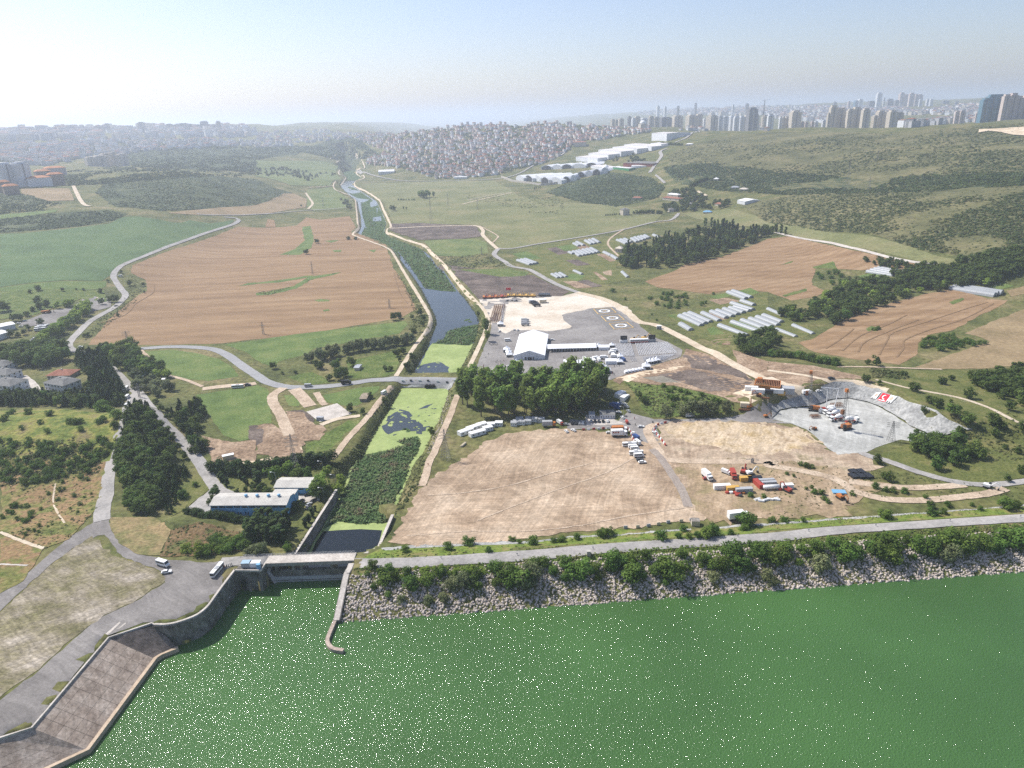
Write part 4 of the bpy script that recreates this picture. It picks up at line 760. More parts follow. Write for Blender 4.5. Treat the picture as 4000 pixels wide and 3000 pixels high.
single('bush', 'c2 1290,785,3.5 1660,765,5 1840,725,6.5 2010,785,3.5 c3 0,690,3.5 60,715,3 180,725,5.5 360,712,3 430,705,3.5 560,675,4 770,655,5 850,640,4 1290,675,5.5 1480,605,4 1440,665,4 1530,675,4 1600,665,4 1680,660,5 1740,640,7 1890,635,4 2000,605,3.5 2020,555,7 c4 1010,490,7 1400,405,4.5 1420,470,4 1510,460,3.5 1550,395,4 1760,390,2.5 1830,425,3 2050,415,7 2140,400,4.5 30,525,3 140,520,3 300,525,2.5', '{size} round bush on the verge behind the dam road, {n} from the spillway', 'bushes along the dam verge', order=1)
row('bush', 'c2 1000,1000 1500,1010 2150,970', 9, 4.5, 'mid-sized bush in the shrub belt above the boulders', 'shrub belt above the boulders', 2.5); row('bush', 'c3 100,960 1100,890 2150,785', 16, 5, 'mid-sized bush in the shrub belt above the boulders', 'shrub belt above the boulders', 2.5); row('bush', 'c4 0,810 1000,750 2250,655', 20, 5.5, 'mid-sized bush in the shrub belt above the boulders', 'shrub belt above the boulders', 2.5)
row('bush', 'c2 1210,960 1500,990 2000,960', 34, 1.6, 'low yellow-green creeper clump at the top of the boulder slope', 'creeper clumps on the dam slope', 3.5, 'bright', 1.5)
row('bush', 'c3 1150,880 1500,900 c4 1900,650 2212,600', 26, 1.8, 'low yellow-green creeper clump between the tall bushes of the dam slope', 'creeper clumps on the dam slope', 3.5, 'bright', 1.5)
# poplar grove behind the graded field
grove('poplar', 'b2 1745,1090 1800,1200 1900,1270 2020,1320 b3 100,1295 400,1295 640,1265 780,1190 840,1120 800,1050 640,1010 400,1050 100,1060 0,1050 b2 2050,1040', 76, 22, 'tall poplar in the dense dark grove between tents and graded field', 'poplars of the dense grove', squash=.98)
single('poplar', 'b2 1990,560,13 2000,625,12 1800,1050,21 1870,1060,19', '{size} poplar beside the canal track, {n} from the left', 'poplars by the canal track', order=1, squash=1.2)
row('willow', 'b2 460,800 600,780 900,710 1200,660 1360,640', 30, 11, 'grey-green willow in the thick row behind the bright field', 'willows in the thick row', 3, squash=.75)
single('broad', 'b2 520,860,9 560,870,8 640,965,8 730,955,10 760,930,9 700,870,9 830,840,8 1220,760,9 1270,740,9 1310,870,8 1350,795,8 1120,885,6 1165,885,6 1240,800,5 1190,445,9 1235,430,8 1350,435,7 1420,405,8 1450,445,6 1440,495,6 1360,555,5 150,865,9 1120,1155,7 820,1235,8 930,1255,5 990,1120,5 1520,1440,6 1920,400,5', '{size} dark leafy tree between the canal and the crop field, {n} from the left', 'trees beside the canal', order=1)
single('willow', 'b3 1330,1295,11 1470,1275,10 1560,1275,13 1640,1265,12 1745,1265,11 1850,1245,9 1690,1265,10', '{size} grey willow beside the gravel junction, {n} from the left', 'willows beside the gravel junction', order=1, squash=.85)
grove('bush', 'b3 1060,1130 1280,1020 1600,1080 1800,1150 1700,1200 1300,1200 1150,1230', 26, 3.2, 'green bush in the wet meadow beside the ditch', 'bushes in the wet meadow')
# left of the canal
single('broad', 'b2 340,905,3 230,910,3 a2 525,1440,9 800,1410,9 862,1410,8 435,1535,10 390,1120,5 610,945,5 1185,1160,13', '{size} dark lone tree in the open fields, {n} from the left', 'lone field trees', order=1, squash=1.2)
grove('poplar', 'a2 1410,1040 1540,1040 1540,1062 1410,1062', 11, 17, 'tree of the compact clump on the plain by the pylon', 'clump of trees on the plain', squash=1.3)
grove('willow', 'a2 720,1060 790,1080 850,1140 800,1150 740,1110', 11, 9, 'grey willow in the clump left of the upper canal', 'willows of the upper canal')
row('bush', 'a2 1220,1068 1380,1070', 7, 5, 'small dark bush in the line west of the tree clump', 'bushes on the plain'); single('poplar', 'a2 1275,1150,8 1300,1150,8', '{size} slim tree of a pair on the plain, {n} from the left', order=1)
grove('broad', 'a2 0,800 280,790 500,830 700,820 720,860 500,880 480,905 380,895 300,860 0,870', 110, 9, 'tree in the loose belt across the far green fields', 'trees of the far belt')
grove('conifer', 'b1 640,790 870,765 960,900 1060,1060 1075,1150 900,1190 780,1100 800,950 720,880', 120, 13, 'dark conifer in the dense wood left of the road', 'conifers of the dense wood', mix=('broad', .2, .7, 'dark broadleaf tree inside the conifer wood'))
grove('conifer', 'b1 0,1110 300,1105 600,1120 850,1110 1000,1120 1060,1180 850,1210 500,1200 0,1190', 120, 9.5, 'conifer in the dark shelter belt below the white houses', 'conifers of the shelter belt', mix=('broad', .4, .9, 'leafy tree in the dark shelter belt'))
grove('broad', 'b1 0,740 300,720 560,700 570,800 450,860 250,850 0,830', 62, 14, 'large broadleaf tree in the shady wood above the white houses', 'trees above the white houses')
row('bright', 'b1 390,640 560,520 700,420 775,340', 22, 12, 'bright green plane tree in the avenue along the road', 'plane trees of the avenue', 4, squash=1.1); row('bright', 'b1 520,340 640,320', 5, 11, 'bright green tree beyond the avenue', 'trees beyond the avenue', 3)
single('broad', 'b1 20,370,12 80,360,10 120,450,9 170,450,9 235,410,7 290,370,7 350,350,10 410,330,10 330,310,10 240,530,9 350,480,8 210,570,8 160,590,8 100,590,8 330,190,8 260,210,6 540,195,5 720,190,5 870,210,7 660,185,4 940,290,9 1000,290,10 880,310,8 1120,145,8 1050,40,5 1240,150,6 1020,410,5 730,590,5 760,590,6 720,710,6 1250,210,4 935,115,4', '{size} leafy tree near the left road and car park, {n} from the left', 'trees near the left road', order=1)
grove('broad', 'b1 860,700 1040,690 1190,690 1240,760 1340,860 1440,930 1440,980 1300,950 1000,870 920,790', 44, 12, 'leafy tree in the thicket right of the road fork', 'trees of the roadside thicket', mix=('bright', .3, .9, 'brighter tree in the thicket right of the road fork'))
grove('willow', 'b1 1090,920 1230,950 1400,1010 1520,1040 1430,1100 1320,1120 1220,1080 1130,990', 22, 8, 'grey-green willow beside the huts at the road', 'willows beside the roadside huts')
grove('conifer', 'b1 1170,1190 1280,1210 1400,1460 1490,1640 1030,1640 1060,1450 1120,1240', 150, 8.5, 'dark evergreen on the wedge of ground between the two roads', 'evergreens between the two roads', mix=('broad', .65, .85, 'dark leafy tree on the wedge between the two roads'))
grove('broad', 'c1 1020,0 1500,10 1440,160 1330,460 1250,460 1130,420 1070,250', 80, 7.5, 'dark leafy tree on the mound between the two roads', 'trees on the mound')
grove('conifer', 'c1 1350,490 1500,440 1630,110 1490,70 1400,250', 32, 7, 'dark evergreen in the row beside the mound', 'evergreens beside the mound')
single('bush', 'c1 1120,150,4 1160,320,4 1340,380,4 1590,320,4.5 1690,220,4 1100,380,4', '{size} bush on the mound above the camp road, {n} from the left', 'bushes of the mound', order=1)
single('broad', 'b1 1350,1170,5 1400,1230,5 1450,1250,5 1470,1300,5 1370,1380,7 1440,1440,7 1390,1370,6 1490,1500,7 1540,1570,6 1590,1640,6 1650,1590,5 1440,1290,4', '{size} roadside tree along the road to the sheds, {n} from the left', 'trees along the shed road', order=1)
grove('conifer', 'b1 1480,1230 1700,1170 1800,1270 1720,1340 1710,1500 1790,1570 1790,1610 1700,1600 1600,1420 1500,1330', 46, 9, 'dark conifer in the strip right of the shed road', 'conifers right of the shed road', mix=('broad', .4, .8, 'leafy tree in the strip right of the shed road'))
grove('bush', 'b1 0,1450 400,1480 600,1560 750,1480 980,1480 950,1659 0,1659', 62, 3.6, 'dark bush on the scrubby bank left of the road', 'bushes of the left bank'); grove('bush', 'c1 0,10 900,0 870,80 600,150 250,210 0,220', 62, 3.6, 'dark bush on the scrubby bank left of the road', 'bushes of the left bank')
grove('bush', 'c1 20,500 130,370 380,400 330,480 220,540 40,560', 20, 2.6, 'green bush in the patch on the grassy left slope', 'bushes of the left slope')
single('bush', 'c1 540,190,2.2 520,260,3 500,345,3 420,290,2.5 560,250,2 640,310,2.4 695,385,2.2 675,450,1.6 610,420,1.6 730,325,1.5 790,290,1.6 800,320,1.5 345,570,2.2 300,610,2 245,605,1.8 220,645,2.2 340,620,2 455,555,1.5 415,572,1.3 700,150,2.5 760,170,2.5', '{size} dark shrub on the grassy left slope, {n} from the left edge', 'shrubs of the left slope', order=1)
single('bush', 'b1 40,1315,4.5 190,1390,4.5 350,1340,4 650,1345,5 700,1335,5 600,1340,5 410,1420,4 250,1260,5 100,1260,5 430,1270,5 900,1230,7 960,1240,5 1010,1290,7 1000,1370,6 880,1330,5 870,1220,7 700,1400,4', '{size} bush in the wild meadow left of the road, {n} from the left edge', 'bushes of the wild meadow', order=1)
# camp with the blue sheds
row('broad', 'z4 400,300 700,330 1000,320 1400,260 1880,190', 34, 9, 'dark tree in the hedge line behind the blue sheds', 'hedge trees behind the sheds', 1.5, 'conifer', .9)
row('bush', 'z4 120,800 330,860 640,890 960,920', 26, 4, 'clipped dark hedge shrub in front of the large shed', 'hedge shrubs before the shed', 1, 'conifer')
grove('cypress', 'z4 830,1080 980,960 1380,970 1370,1090 1300,1190 860,1210', 40, 10, 'dark cypress in the block below the large shed', 'cypresses below the shed', squash=1.6); grove('bush', 'z4 420,1160 800,1110 850,1230 620,1300 430,1250', 26, 4.5, 'dark bush on the rusty bank by the dam platform', 'bushes of the rusty bank')
single('bush', 'z4 250,1320,7 340,1310,6 480,1290,4.5 540,1290,4 100,1280,4', '{size} bright green bush beside the dam platform, {n} from the left', 'bright bushes beside the platform', leaf='bright', order=1); single('bush', 'z4 950,1300,5 1030,1290,5 850,1310,4', '{size} pale bush above the bridge railing, {n} from the left', leaf='willow', order=1); single('bush', 'z4 1350,1220,3 1330,1270,3 1500,1250,2 1530,1230,2.5', '{size} bush on the steps beside the retaining wall, {n} from the left', leaf='bright', order=1)
single('bright', 'z4 1170,400,9 1380,320,9 1740,590,11 1770,470,10 1730,540,9 1965,570,9 1990,480,9 1830,330,7', '{size} bright round tree in the camp garden, {n} from the left', 'bright garden trees', order=1); single('broad', 'z4 1110,600,6 1010,540,7 930,520,6 900,590,5 1480,400,9 1590,400,8 460,590,6 420,650,4 380,700,4 830,540,4 720,560,4 1250,850,4 1460,760,5 1420,800,4', '{size} dark round tree in the camp garden, {n} from the left', 'dark garden trees', order=1)
single('cypress', 'z4 975,480,11 970,440,10 1755,660,6 1680,785,4.5 1640,855,6 1600,925,6 1565,978,5.5 760,390,6 820,450,6 845,455,5 545,430,6 590,480,6 520,410,6', '{size} dark pointed cypress on the camp lawn, {n} from the left', 'cypresses of the camp lawn', order=1, squash=2.0)
grove('conifer', 'z4 0,500 50,540 110,600 20,640', 5, 4, 'small conifer on the lawn left of the sheds', 'lawn conifers')
# right side
single('broad', 'b4 920,835,9 860,825,5 960,1000,5 840,975,5 1170,930,5 1500,995,7 1580,965,5 1260,1060,7 1730,1115,9 1400,1165,5 1460,1195,7 1580,1155,3 1600,1265,8 1720,1335,9 1930,1345,8 1960,1440,5 2010,1380,5 2090,1225,8 2020,1125,7 2200,1410,7 1660,1430,6 2050,1560,4 2150,1600,6 1350,1240,5', '{size} tree on the grassy slope above the pit, {n} from the left', 'trees of the slope above the pit', order=1, squash=1.15)
grove('broad', 'b4 1950,930 2100,850 2300,840 2300,1210 2110,1170 1990,1110 1860,1070 1750,980 1770,940', 60, 8, 'dark tree in the round wood at the right edge', 'trees of the right wood', squash=1.2)
grove('broad', 'b4 1240,1520 1400,1500 1600,1490 1800,1610 1850,1659 1520,1659 1310,1600', 30, 9, 'tree in the small wood in front of the pit', 'trees before the pit', squash=1.1); single('broad', 'c4 1450,70,9 1600,40,9 1040,170,6 1000,150,5 2070,180,5 2180,110,6 940,20,6', '{size} tree on the green verge below the pit, {n} from the left', 'trees below the pit', order=1)
row('bush', 'b4 0,750 200,760 400,800 600,835', 22, 6, 'dark bush in the hedge along the pale track', 'hedge along the pale track', 2); grove('broad', 'b3 1840,690 1960,620 2130,580 2212,540 2212,780 2010,740', 40, 8, 'tree in the copse behind the pale track', 'trees of the copse', squash=1.1); grove('broad', 'b4 0,560 60,600 130,650 0,680', 7, 9, 'tree in the copse behind the pale track', 'trees of the copse')
grove('broad', 'b4 100,410 320,340 440,270 700,140 1050,70 1300,30 1650,10 2050,70 2000,135 1560,175 1480,190 1250,245 1000,315 740,425 560,480 430,440 250,455', 190, 10, 'dark tree in the broad belt between the two wheat fields', 'trees of the field belt', mix=('bright', .15, .8, 'brighter tree in the belt between wheat fields'), squash=1.2)
grove('broad', 'z7 560,570 850,480 1200,510 1480,390 1900,300 2300,260 2300,490 1900,620 1650,660 1300,640 900,650', 150, 11, 'dark tree around the hamlet at the right edge', 'trees of the hamlet', squash=1.2); grove('broad', 'z7 220,370 400,390 620,400 800,480 640,480 300,460', 20, 8, 'dark tree in the hedge behind the greenhouse row', 'hedge trees behind greenhouses')
grove('bush', 'z7 900,1450 1000,1340 1250,1290 1450,1340 1770,1390 1600,1450 1200,1490', 36, 5, 'green bush in the thicket between two wheat fields', 'thicket between wheat fields'); grove('bush', 'b4 420,20 560,0 740,130 560,150 430,110', 18, 5, 'bush in the scrub strip of the wheat field', 'scrub strip bushes'); grove('bush', 'b4 850,530 980,520 930,535', 4, 3, 'bush on the green island in the wheat', 'island bushes')
grove('broad', 'a3 960,1560 1010,1490 1180,1460 1330,1400 1560,1350 1750,1320 1900,1320 2212,1330 2212,1370 2050,1450 1900,1510 1700,1580 1520,1620 1400,1659 980,1659 930,1640', 280, 12.5, 'dark tree in the big wood behind the market gardens', 'trees of the big wood', mix=('cypress', .35, 1.5, 'tall dark cypress in the big wood'))
row('cypress', 'a3 1640,1290 1800,1300 1910,1330', 12, 15, 'slim tall poplar on the far edge of the big wood', 'slim poplars', 3, 'poplar', 1.4); row('cypress', 'a4 20,1380 50,1340 130,1360 165,1370', 6, 14, 'slim tall tree at the end of the wood', 'slim trees at the wood end', 3, 'poplar', 1.6)
grove('broad', 'a3 1230,970 1400,990 1550,970 1700,1070 1900,1090 1850,1140 1600,1160 1440,1185 1340,1190 1300,1130 1500,1090 1350,1020', 120, 10, 'dark tree among the farm houses below the hill', 'trees among the farm houses'); row('broad', 'a3 1540,960 1620,920 1700,890', 14, 10, 'dark tree in the row up the hillside', 'trees of the hillside row', 3); row('broad', 'a3 1050,1190 1200,1185 1310,1190', 14, 9, 'tree in the row beside the ruined house', 'trees beside the ruin', 3); row('broad', 'a3 800,1205 950,1190', 8, 4, 'bush beside the ruined house', 'bushes beside the ruin', 3)
grove('broad', 'a3 820,710 1060,680 1180,730 1100,780 880,735', 26, 9, 'tree between the white warehouses and the brick works', 'trees by the warehouses'); row('broad', 'a3 1290,590 1480,600', 12, 10, 'tree behind the white hall on the ridge', 'trees on the ridge'); row('cypress', 'a3 185,985 255,965', 5, 10, 'dark cypress by the huts at the hill foot', 'hill foot cypresses', 3)
grove('bush', 'b3 1140,270 1340,200 1540,230 1500,330 1400,360 1200,300', 40, 4, 'bush in the rough ground above the gravel road', 'bushes above the gravel road'); single('bush', 'b3 870,200,5 980,270,4 1210,400,3 1670,300,5 1740,220,4 1640,320,5 1250,450,3', '{size} shrub in the rough ground beside the gardens, {n} from the left', order=1, group='shrubs by the gardens')
single('broad', 'z2 1100,900,5 1160,1000,5 1220,1010,4', '{size} shrub by the ditch, {n} from the left', order=1)
single('bush', 'c4 1010,260,3.5 930,240,3.5 1080,270,3 1180,280,3 460,290,4 400,285,3 480,340,2.5 520,365,2.5 730,300,3 330,250,2.5 375,240,2.5 160,120,2 220,140,2 280,40,3 330,60,3.5 380,65,3 1360,325,2.5 c3 2180,320,3 2060,310,3', '{size} shrub on the scraped ground at the right, {n} from the left', order=1, group='shrubs of the scraped ground')
plant_trees()
# ---- uncountable growth
def clumps(name, s, n, w_, h, mat, nq=9, thr=None, zz=None, per=None):
    pts = rand_in(s, n); C, Nn, S_ = [], [], []
    for x, y in pts:
        p = P(x, y) if zz is None else (*PZ(x, y, zz), zz)
        if thr is not None:
            v = vnoise(np.array([p[0]]), np.array([p[1]]), 55, 5)[0] * .6 + vnoise(np.array([p[0]]), np.array([p[1]]), 160, 8)[0] * .6
            if v < thr: continue
        f = random.uniform(.55, 1.35); ww, hh = w_ * f, h * f
        d = np.random.normal(size=(nq, 3)); d /= np.linalg.norm(d, axis=1, keepdims=True); d[:, 2] = np.abs(d[:, 2])
        C.append(np.array(p) + d * np.array([ww, ww, hh]) * np.random.uniform(.5, 1, (nq, 1))); Nn.append(d + np.array([0, 0, .4])); S_.append(np.full(nq, ww * .42))
    V, F = quads(np.concatenate(C), np.concatenate(Nn), np.concatenate(S_))
    return tag(mesh_np(name, V, F, mat), kind='stuff')
clumps('reeds', 'c2 1340,10 1280,180 1240,260 1200,340 1160,470 1130,530 900,540 700,520 620,560 720,330 800,200 830,80 880,0', 1500, .9, 1.7, REEDL, 8, zz=1.2)
clumps('reeds', 'b2 960,1610 1150,1570 1290,1520 1210,1490 1400,1450 1420,1520 1380,1600 1350,1659 950,1659', 450, .9, 1.8, REEDL, 8, zz=1.2)
clumps('reeds', 'b2 1520,645 1620,610 1650,540 1800,500 1945,495 1900,610 1840,660 1700,650', 420, 1., 2, REEDL, 8, zz=1.2)
clumps('reeds', 'a2 780,990 900,1070 920,1200 945,1290 900,1380 1020,1405 1180,1480 1235,1560 1345,1659 b2 1390,60 1460,165 1730,195 1640,60 a2 1500,1560 1430,1490 1300,1440 1150,1385 1105,1335 1125,1270 1085,1250 1000,1210 960,1130 920,1100 880,1030', 1500, 1.4, 1.8, REEDL, 7, zz=1.2)
clumps('bank_weeds', 'b2 1265,1040 1140,1260 1020,1460 930,1650 c2 760,240 650,60 b2 800,1600 1000,1380 1150,1130 1200,1040', 900, .9, 1.1, SCRUBL, 7); clumps('bank_weeds', 'b2 1665,1040 1565,1320 1485,1490 1425,1620 c2 1360,40 1230,340 1200,460 1240,440 1330,330 1400,220 1460,0 b2 1500,1600 1560,1420 1660,1200 1720,1060', 420, .8, 1., SCRUBL, 7)
clumps('bank_weeds', 'b2 1440,180 1570,430 1480,700 1400,830 1340,920 1270,910 1400,720 1540,500 1540,420 1480,300 1340,60', 500, .9, 1.1, SCRUBL, 7); clumps('bank_weeds', 'b2 1745,930 1820,765 1905,545 1930,440 1750,190 1790,220 1960,450 1960,560 1880,720 1800,860', 420, .9, 1.1, SCRUBL, 7)
clumps('bank_weeds', 'c2 850,920 1300,930 2212,870 c3 0,860 1000,770 2212,690 c4 0,690 1200,610 2212,540 2212,640 1200,640 0,740 c3 2212,740 1000,800 0,900 c2 2212,930 1300,980 860,960', 1500, .7, .7, M('slope_weeds', [(.07, .12, .02), (.11, .16, .03), (.16, .15, .06)], 12, 1, .3, .8), 7)
clumps('verge_weeds', 'c2 900,850 1300,850 c3 0,780 1000,710 2212,620 c4 0,605 1200,520 2212,455 2212,400 1100,470 300,500 0,545 c3 1900,590 1200,620 300,690 0,720 c2 1700,740 1080,770', 700, .6, .5, MATS['slope_weeds'], 7)
clumps('bank_scrub', 'b1 0,1230 800,1240 1080,1230 1010,1500 960,1659 0,1659', 900, 1.1, .9, SCRUBL, 7, .55); clumps('bank_scrub', 'c1 0,0 920,0 840,420 600,680 380,760 0,600', 700, .8, .6, SCRUBL, 7, .5); clumps('bank_scrub', 'b1 0,1500 950,1500 c1 900,0 850,110 0,230', 900, 1.1, 1., SCRUBL, 8)
clumps('bank_scrub', 'c1 1480,600 1700,530 2110,620 2100,780 1850,820 1380,830', 260, .8, .7, SCRUBD, 7); clumps('marsh_weeds', 'b3 960,970 1020,985 1280,1010 1600,1060 1900,1160 1920,1220 1700,1260 1300,1290 1190,1280 1100,1160 1050,1060', 600, 1, .9, SCRUBL, 7)
HILLR = 'f 1440,335 1540,300 1700,285 1900,290 2212,268 2330,262 2330,405 2212,402 2040,412 1900,415 1700,420 1560,412 1470,395'
clumps('hill_scrub', HILLR, 8000, 3.4, 2.2, SCRUBL, 6, .5); clumps('hill_scrub', HILLR, 5500, 3.6, 2.4, SCRUBD, 6, .6)
clumps('hill_scrub', 'f 1430,360 1560,352 1680,372 1860,385 2060,378 2212,372 2212,402 1900,418 1700,422 1560,412 1470,398', 5200, 3.6, 3, SCRUBD, 7, .42)
clumps('hill_scrub', 'a3 290,1005 500,910 880,825 1200,870 1330,960 1260,1050 900,1125 600,1085', 4200, 2.8, 2.2, SCRUBD, 7)
HILLF = 'f 1600,440 1700,425 1810,412 1900,418 2212,404 2330,404 2330,545 2090,555 1990,540 1880,505 1780,500 1660,482'
clumps('hill_scrub', HILLF, 5500, 2.4, 1.9, SCRUBL, 7, .52); clumps('hill_scrub', HILLF, 4200, 2.6, 2.2, SCRUBD, 7, .62); clumps('hill_scrub', HILLF, 900, 1.6, 1.4, SCRUBD, 7)
clumps('hill_scrub', 'a1 820,1000 900,930 1400,890 1900,860 2212,885 a2 150,960 310,1005 140,1070 0,1105 a1 1700,1150 1400,1160 1000,1120', 3600, 2.6, 1.9, SCRUBD, 7, .42); clumps('hill_scrub', 'a1 0,1230 480,1180 900,1150 1100,1180 1000,1240 700,1290 400,1320 0,1350', 1500, 2.4, 2, SCRUBD, 7, .4); clumps('hill_scrub', 'a1 0,1010 250,1020 420,1080 700,1110 480,1150 0,1190', 900, 2.6, 2, SCRUBD, 7, .5)
clumps('far_woods', 'a1 400,830 1000,780 1700,800 2212,830 2212,880 1900,860 1400,890 900,930 600,940', 2200, 5, 3.5, SCRUBD, 6, .5); clumps('far_woods', 'a1 1100,650 1800,600 2212,620 2212,830 1700,800 1150,780', 2600, 7, 4, SCRUBD, 6, .35); clumps('far_woods', 'a2 0,600 500,600 760,500 900,560 1100,700 700,720 400,650 0,720', 2600, 7, 4.5, SCRUBD, 6, .3)
clumps('rough_shrubs', 'a3 0,1060 300,1040 500,1100 400,1190 150,1180 0,1130 a2 2212,1140 1720,1030 1900,990', 700, 2.5, 1.6, SCRUBL, 6, .5); clumps('rough_shrubs', 'a2 1560,1560 2000,1530 2212,1640 b2 1700,0', 350, 1.6, 1.3, SCRUBL, 6); clumps('rough_shrubs', 'z7 560,600 900,650 500,700 0,800 0,560', 300, 2, 1.5, SCRUBL, 6)
clumps('field_margin', 'b1 1130,60 1250,160 1200,260 1030,420 780,600 700,640 870,430 1110,230', 350, 1.2, 1, SCRUBL, 6); clumps('field_margin', 'b2 1200,20 1340,300 1380,420 1300,560 1250,700 1440,560 1500,420 1400,260', 420, 1.2, 1, SCRUBL, 6); clumps('wheat_weeds', 'b2 0,210 330,150 640,45 740,30 480,95 120,230', 160, 1.2, .7, SCRUBL, 6)
clumps('slope_scrub', 'b4 1950,1180 2212,1150 2212,1659 1900,1659 1500,1480 1770,1400', 260, 1.2, 1, SCRUBL, 6); clumps('slope_scrub', 'b4 880,860 1200,900 1200,960 900,940', 160, 1.8, 1.6, SCRUBL, 7)
clumps('scraped_scrub', 'c4 0,0 2212,200 2212,330 1400,360 700,300 300,500 0,500', 420, .7, .5, SCRUBL, 6, .5)
# boulders of the dam slope and stones
def rocks(name, pts, r0, r1, mat):
    bm = bmesh.new(); bmesh.ops.create_icosphere(bm, subdivisions=1, radius=1); bv = np.array([v.co[:] for v in bm.verts]); bf = np.array([[v.index for v in f.verts] for f in bm.faces]); bm.free()
    n = len(pts); Vs = bv[None] * np.random.uniform(.62, 1.2, (n, len(bv), 1)) * np.random.uniform(.6, 1.15, (n, 1, 3)) * np.random.uniform(r0, r1, (n, 1, 1))
    a = np.random.uniform(0, 6.28, n); ca_, sa = np.cos(a)[:, None], np.sin(a)[:, None]; X = Vs[..., 0] * ca_ - Vs[..., 1] * sa; Y = Vs[..., 0] * sa + Vs[..., 1] * ca_
    V = np.stack([X, Y, Vs[..., 2]], -1) + np.array(pts)[:, None]; F = (bf[None] + (np.arange(n) * len(bv))[:, None, None]).reshape(-1, 3)
    return tag(mesh_np(name, V.reshape(-1, 3), F, mat), kind='stuff')
ROCK = M('boulder_stone', [(.28, .24, .205), (.42, .365, .315), (.52, .465, .415)], 1.8, .5, .25)
pts = []
for _ in range(60000):
    u, s_ = random.uniform(-12, 420), random.random()
    sl_ = float(SLPF(u)); s_ = 2.5 + s_ * (sl_ * CRESTZ - 1.7)
    x, y = CL0[0] + cux * u + cuy * s_, CL0[1] + cuy * u - cux * s_
    gx_ = np.interp(y, [GUIDE[9][0][1], GUIDE[0][0][1]][::1], [GUIDE[5][0][0], GUIDE[0][0][0]])
    if x < gx_ + 1.2 or len(pts) >= 11500: continue
    pts.append((x, y, CRESTZ - s_ / sl_ + random.uniform(-.1, .22)))
rocks('boulder_slope', pts, .42, .95, ROCK)
pts = [P(*p) for p in rand_in('c3 300,690 500,655 900,640 1300,600 1550,590 1550,600 1200,625 700,665', 260) + rand_in('c2 1080,755 1600,715 2212,692 2212,702 1600,745', 260) + rand_in('c4 0,545 700,490 1200,455 1900,410 2212,380 2212,395 1500,445 700,505 0,560', 420) + rand_in('b4 950,965 1200,1030 1700,1120 1900,1190 2200,1340 2190,1350 1900,1210 1600,1120 1000,985', 200)]
rocks('toe_stones', pts, .25, .5, M('pale_rubble', [(.38, .36, .32), (.5, .47, .42)], 2, .5, .2))
rocks('track_edge_stones', [P(*p) for p in rand_in('z5 1150,1110 1200,1030 1500,920 1700,850 1690,870 1400,980 1220,1070 1180,1120', 60) + rand_in('b2 1650,60 1900,340 1890,350 1640,80', 80) + rand_in('a2 1480,1520 1640,1659 1610,1659 1460,1530', 60) + rand_in('b3 1480,700 1500,690 1500,770 1380,800 1300,830', 60) + rand_in('b2 1660,1080 1700,1100 1560,1470 1500,1600 1480,1590 1560,1380', 160)], .3, .7, ROCK)
# ---------------------------------------------------------------- dam works
def wz(pts, z0, z1): return [(x, y, z0, z1) for x, y in pts]
cw = empty('dam_wall', (WALLT[4][0], WALLT[4][1], 0), 0, 'tall curved concrete retaining wall between asphalt platform and green reservoir', 'wall')
def child(mb, name, mat, root, smooth=False):
    """mesh given in world coordinates, hung under a root"""
    o = mb.build(name, mat, root, smooth); o.matrix_parent_inverse = (Matrix.Translation(root.location) @ root.rotation_euler.to_matrix().to_4x4()).inverted(); return o
CURVW = cat_rom([PZ(x, y, CRESTZ) for x, y in CURVT] + [GATE_L], 4)
STAIN = M('stained_dam_concrete', [(.075, .07, .062), (.145, .135, .12), (.25, .23, .21)], 4, .8, .3, stretch=(1.3, 1.3, 0))
child(MB().wall(wz(CURVW, -3, CRESTZ + .1), 1.8), 'wall', STAIN, cw); child(MB().wall(wz(CURVW, CRESTZ + .1, CRESTZ + .8), 1.0), 'parapet', CONCL, cw)
# slab sloping into the water, with its lower curb
ST = [PZ(x, y, CRESTZ) for x, y in SLABT] + [PZ(*CURVT[0], CRESTZ)]
SBp = q('z9 200,1810 950,1460 1680,475 1745,430 1925,360'); SB = [PZ(x, y, 1.6) for x, y in SBp]
slab = empty('concrete_apron', (ST[2][0], ST[2][1], CRESTZ), 0, 'weathered concrete apron of slabs sloping down into the reservoir', 'dam apron')
def slab_face(t0, t1, b0, b1, n):
    mb = MB()
    for i in range(n):
        for j in range(5):
            pp = []
            for di, dj in ((.01, .01), (.99, .01), (.99, .99), (.01, .99)):
                u, v = (i + di) / n, (j + dj) / 5; tx, ty = t0[0] + (t1[0] - t0[0]) * u, t0[1] + (t1[1] - t0[1]) * u; bx, by = b0[0] + (b1[0] - b0[0]) * u, b0[1] + (b1[1] - b0[1]) * u
                pp.append((tx + (bx - tx) * v, ty + (by - ty) * v, CRESTZ + (1.2 - CRESTZ) * v + .02 * ((i * 7 + j * 3) % 3)))
            mb.poly(pp)
    return mb
SLABM = M('slab_concrete', [(.23, .182, .145), (.30, .245, .198), (.37, .312, .258)], 6, 1., .22, streaks=((1, .15, -.6, 1.5, .25),)); JOINT = flat('joint_dark', (.07, .06, .05))
child(slab_face(ST[0], ST[1], SB[0], SB[1], 6), 'slab', SLABM, slab); child(slab_face(ST[1], ST[2], SB[1], SB[1], 3), 'slab', SLABM, slab)
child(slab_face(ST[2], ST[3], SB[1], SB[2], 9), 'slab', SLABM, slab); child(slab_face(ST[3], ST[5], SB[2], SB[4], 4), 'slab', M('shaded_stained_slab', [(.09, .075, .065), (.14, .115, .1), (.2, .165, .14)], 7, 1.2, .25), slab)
mb = MB()
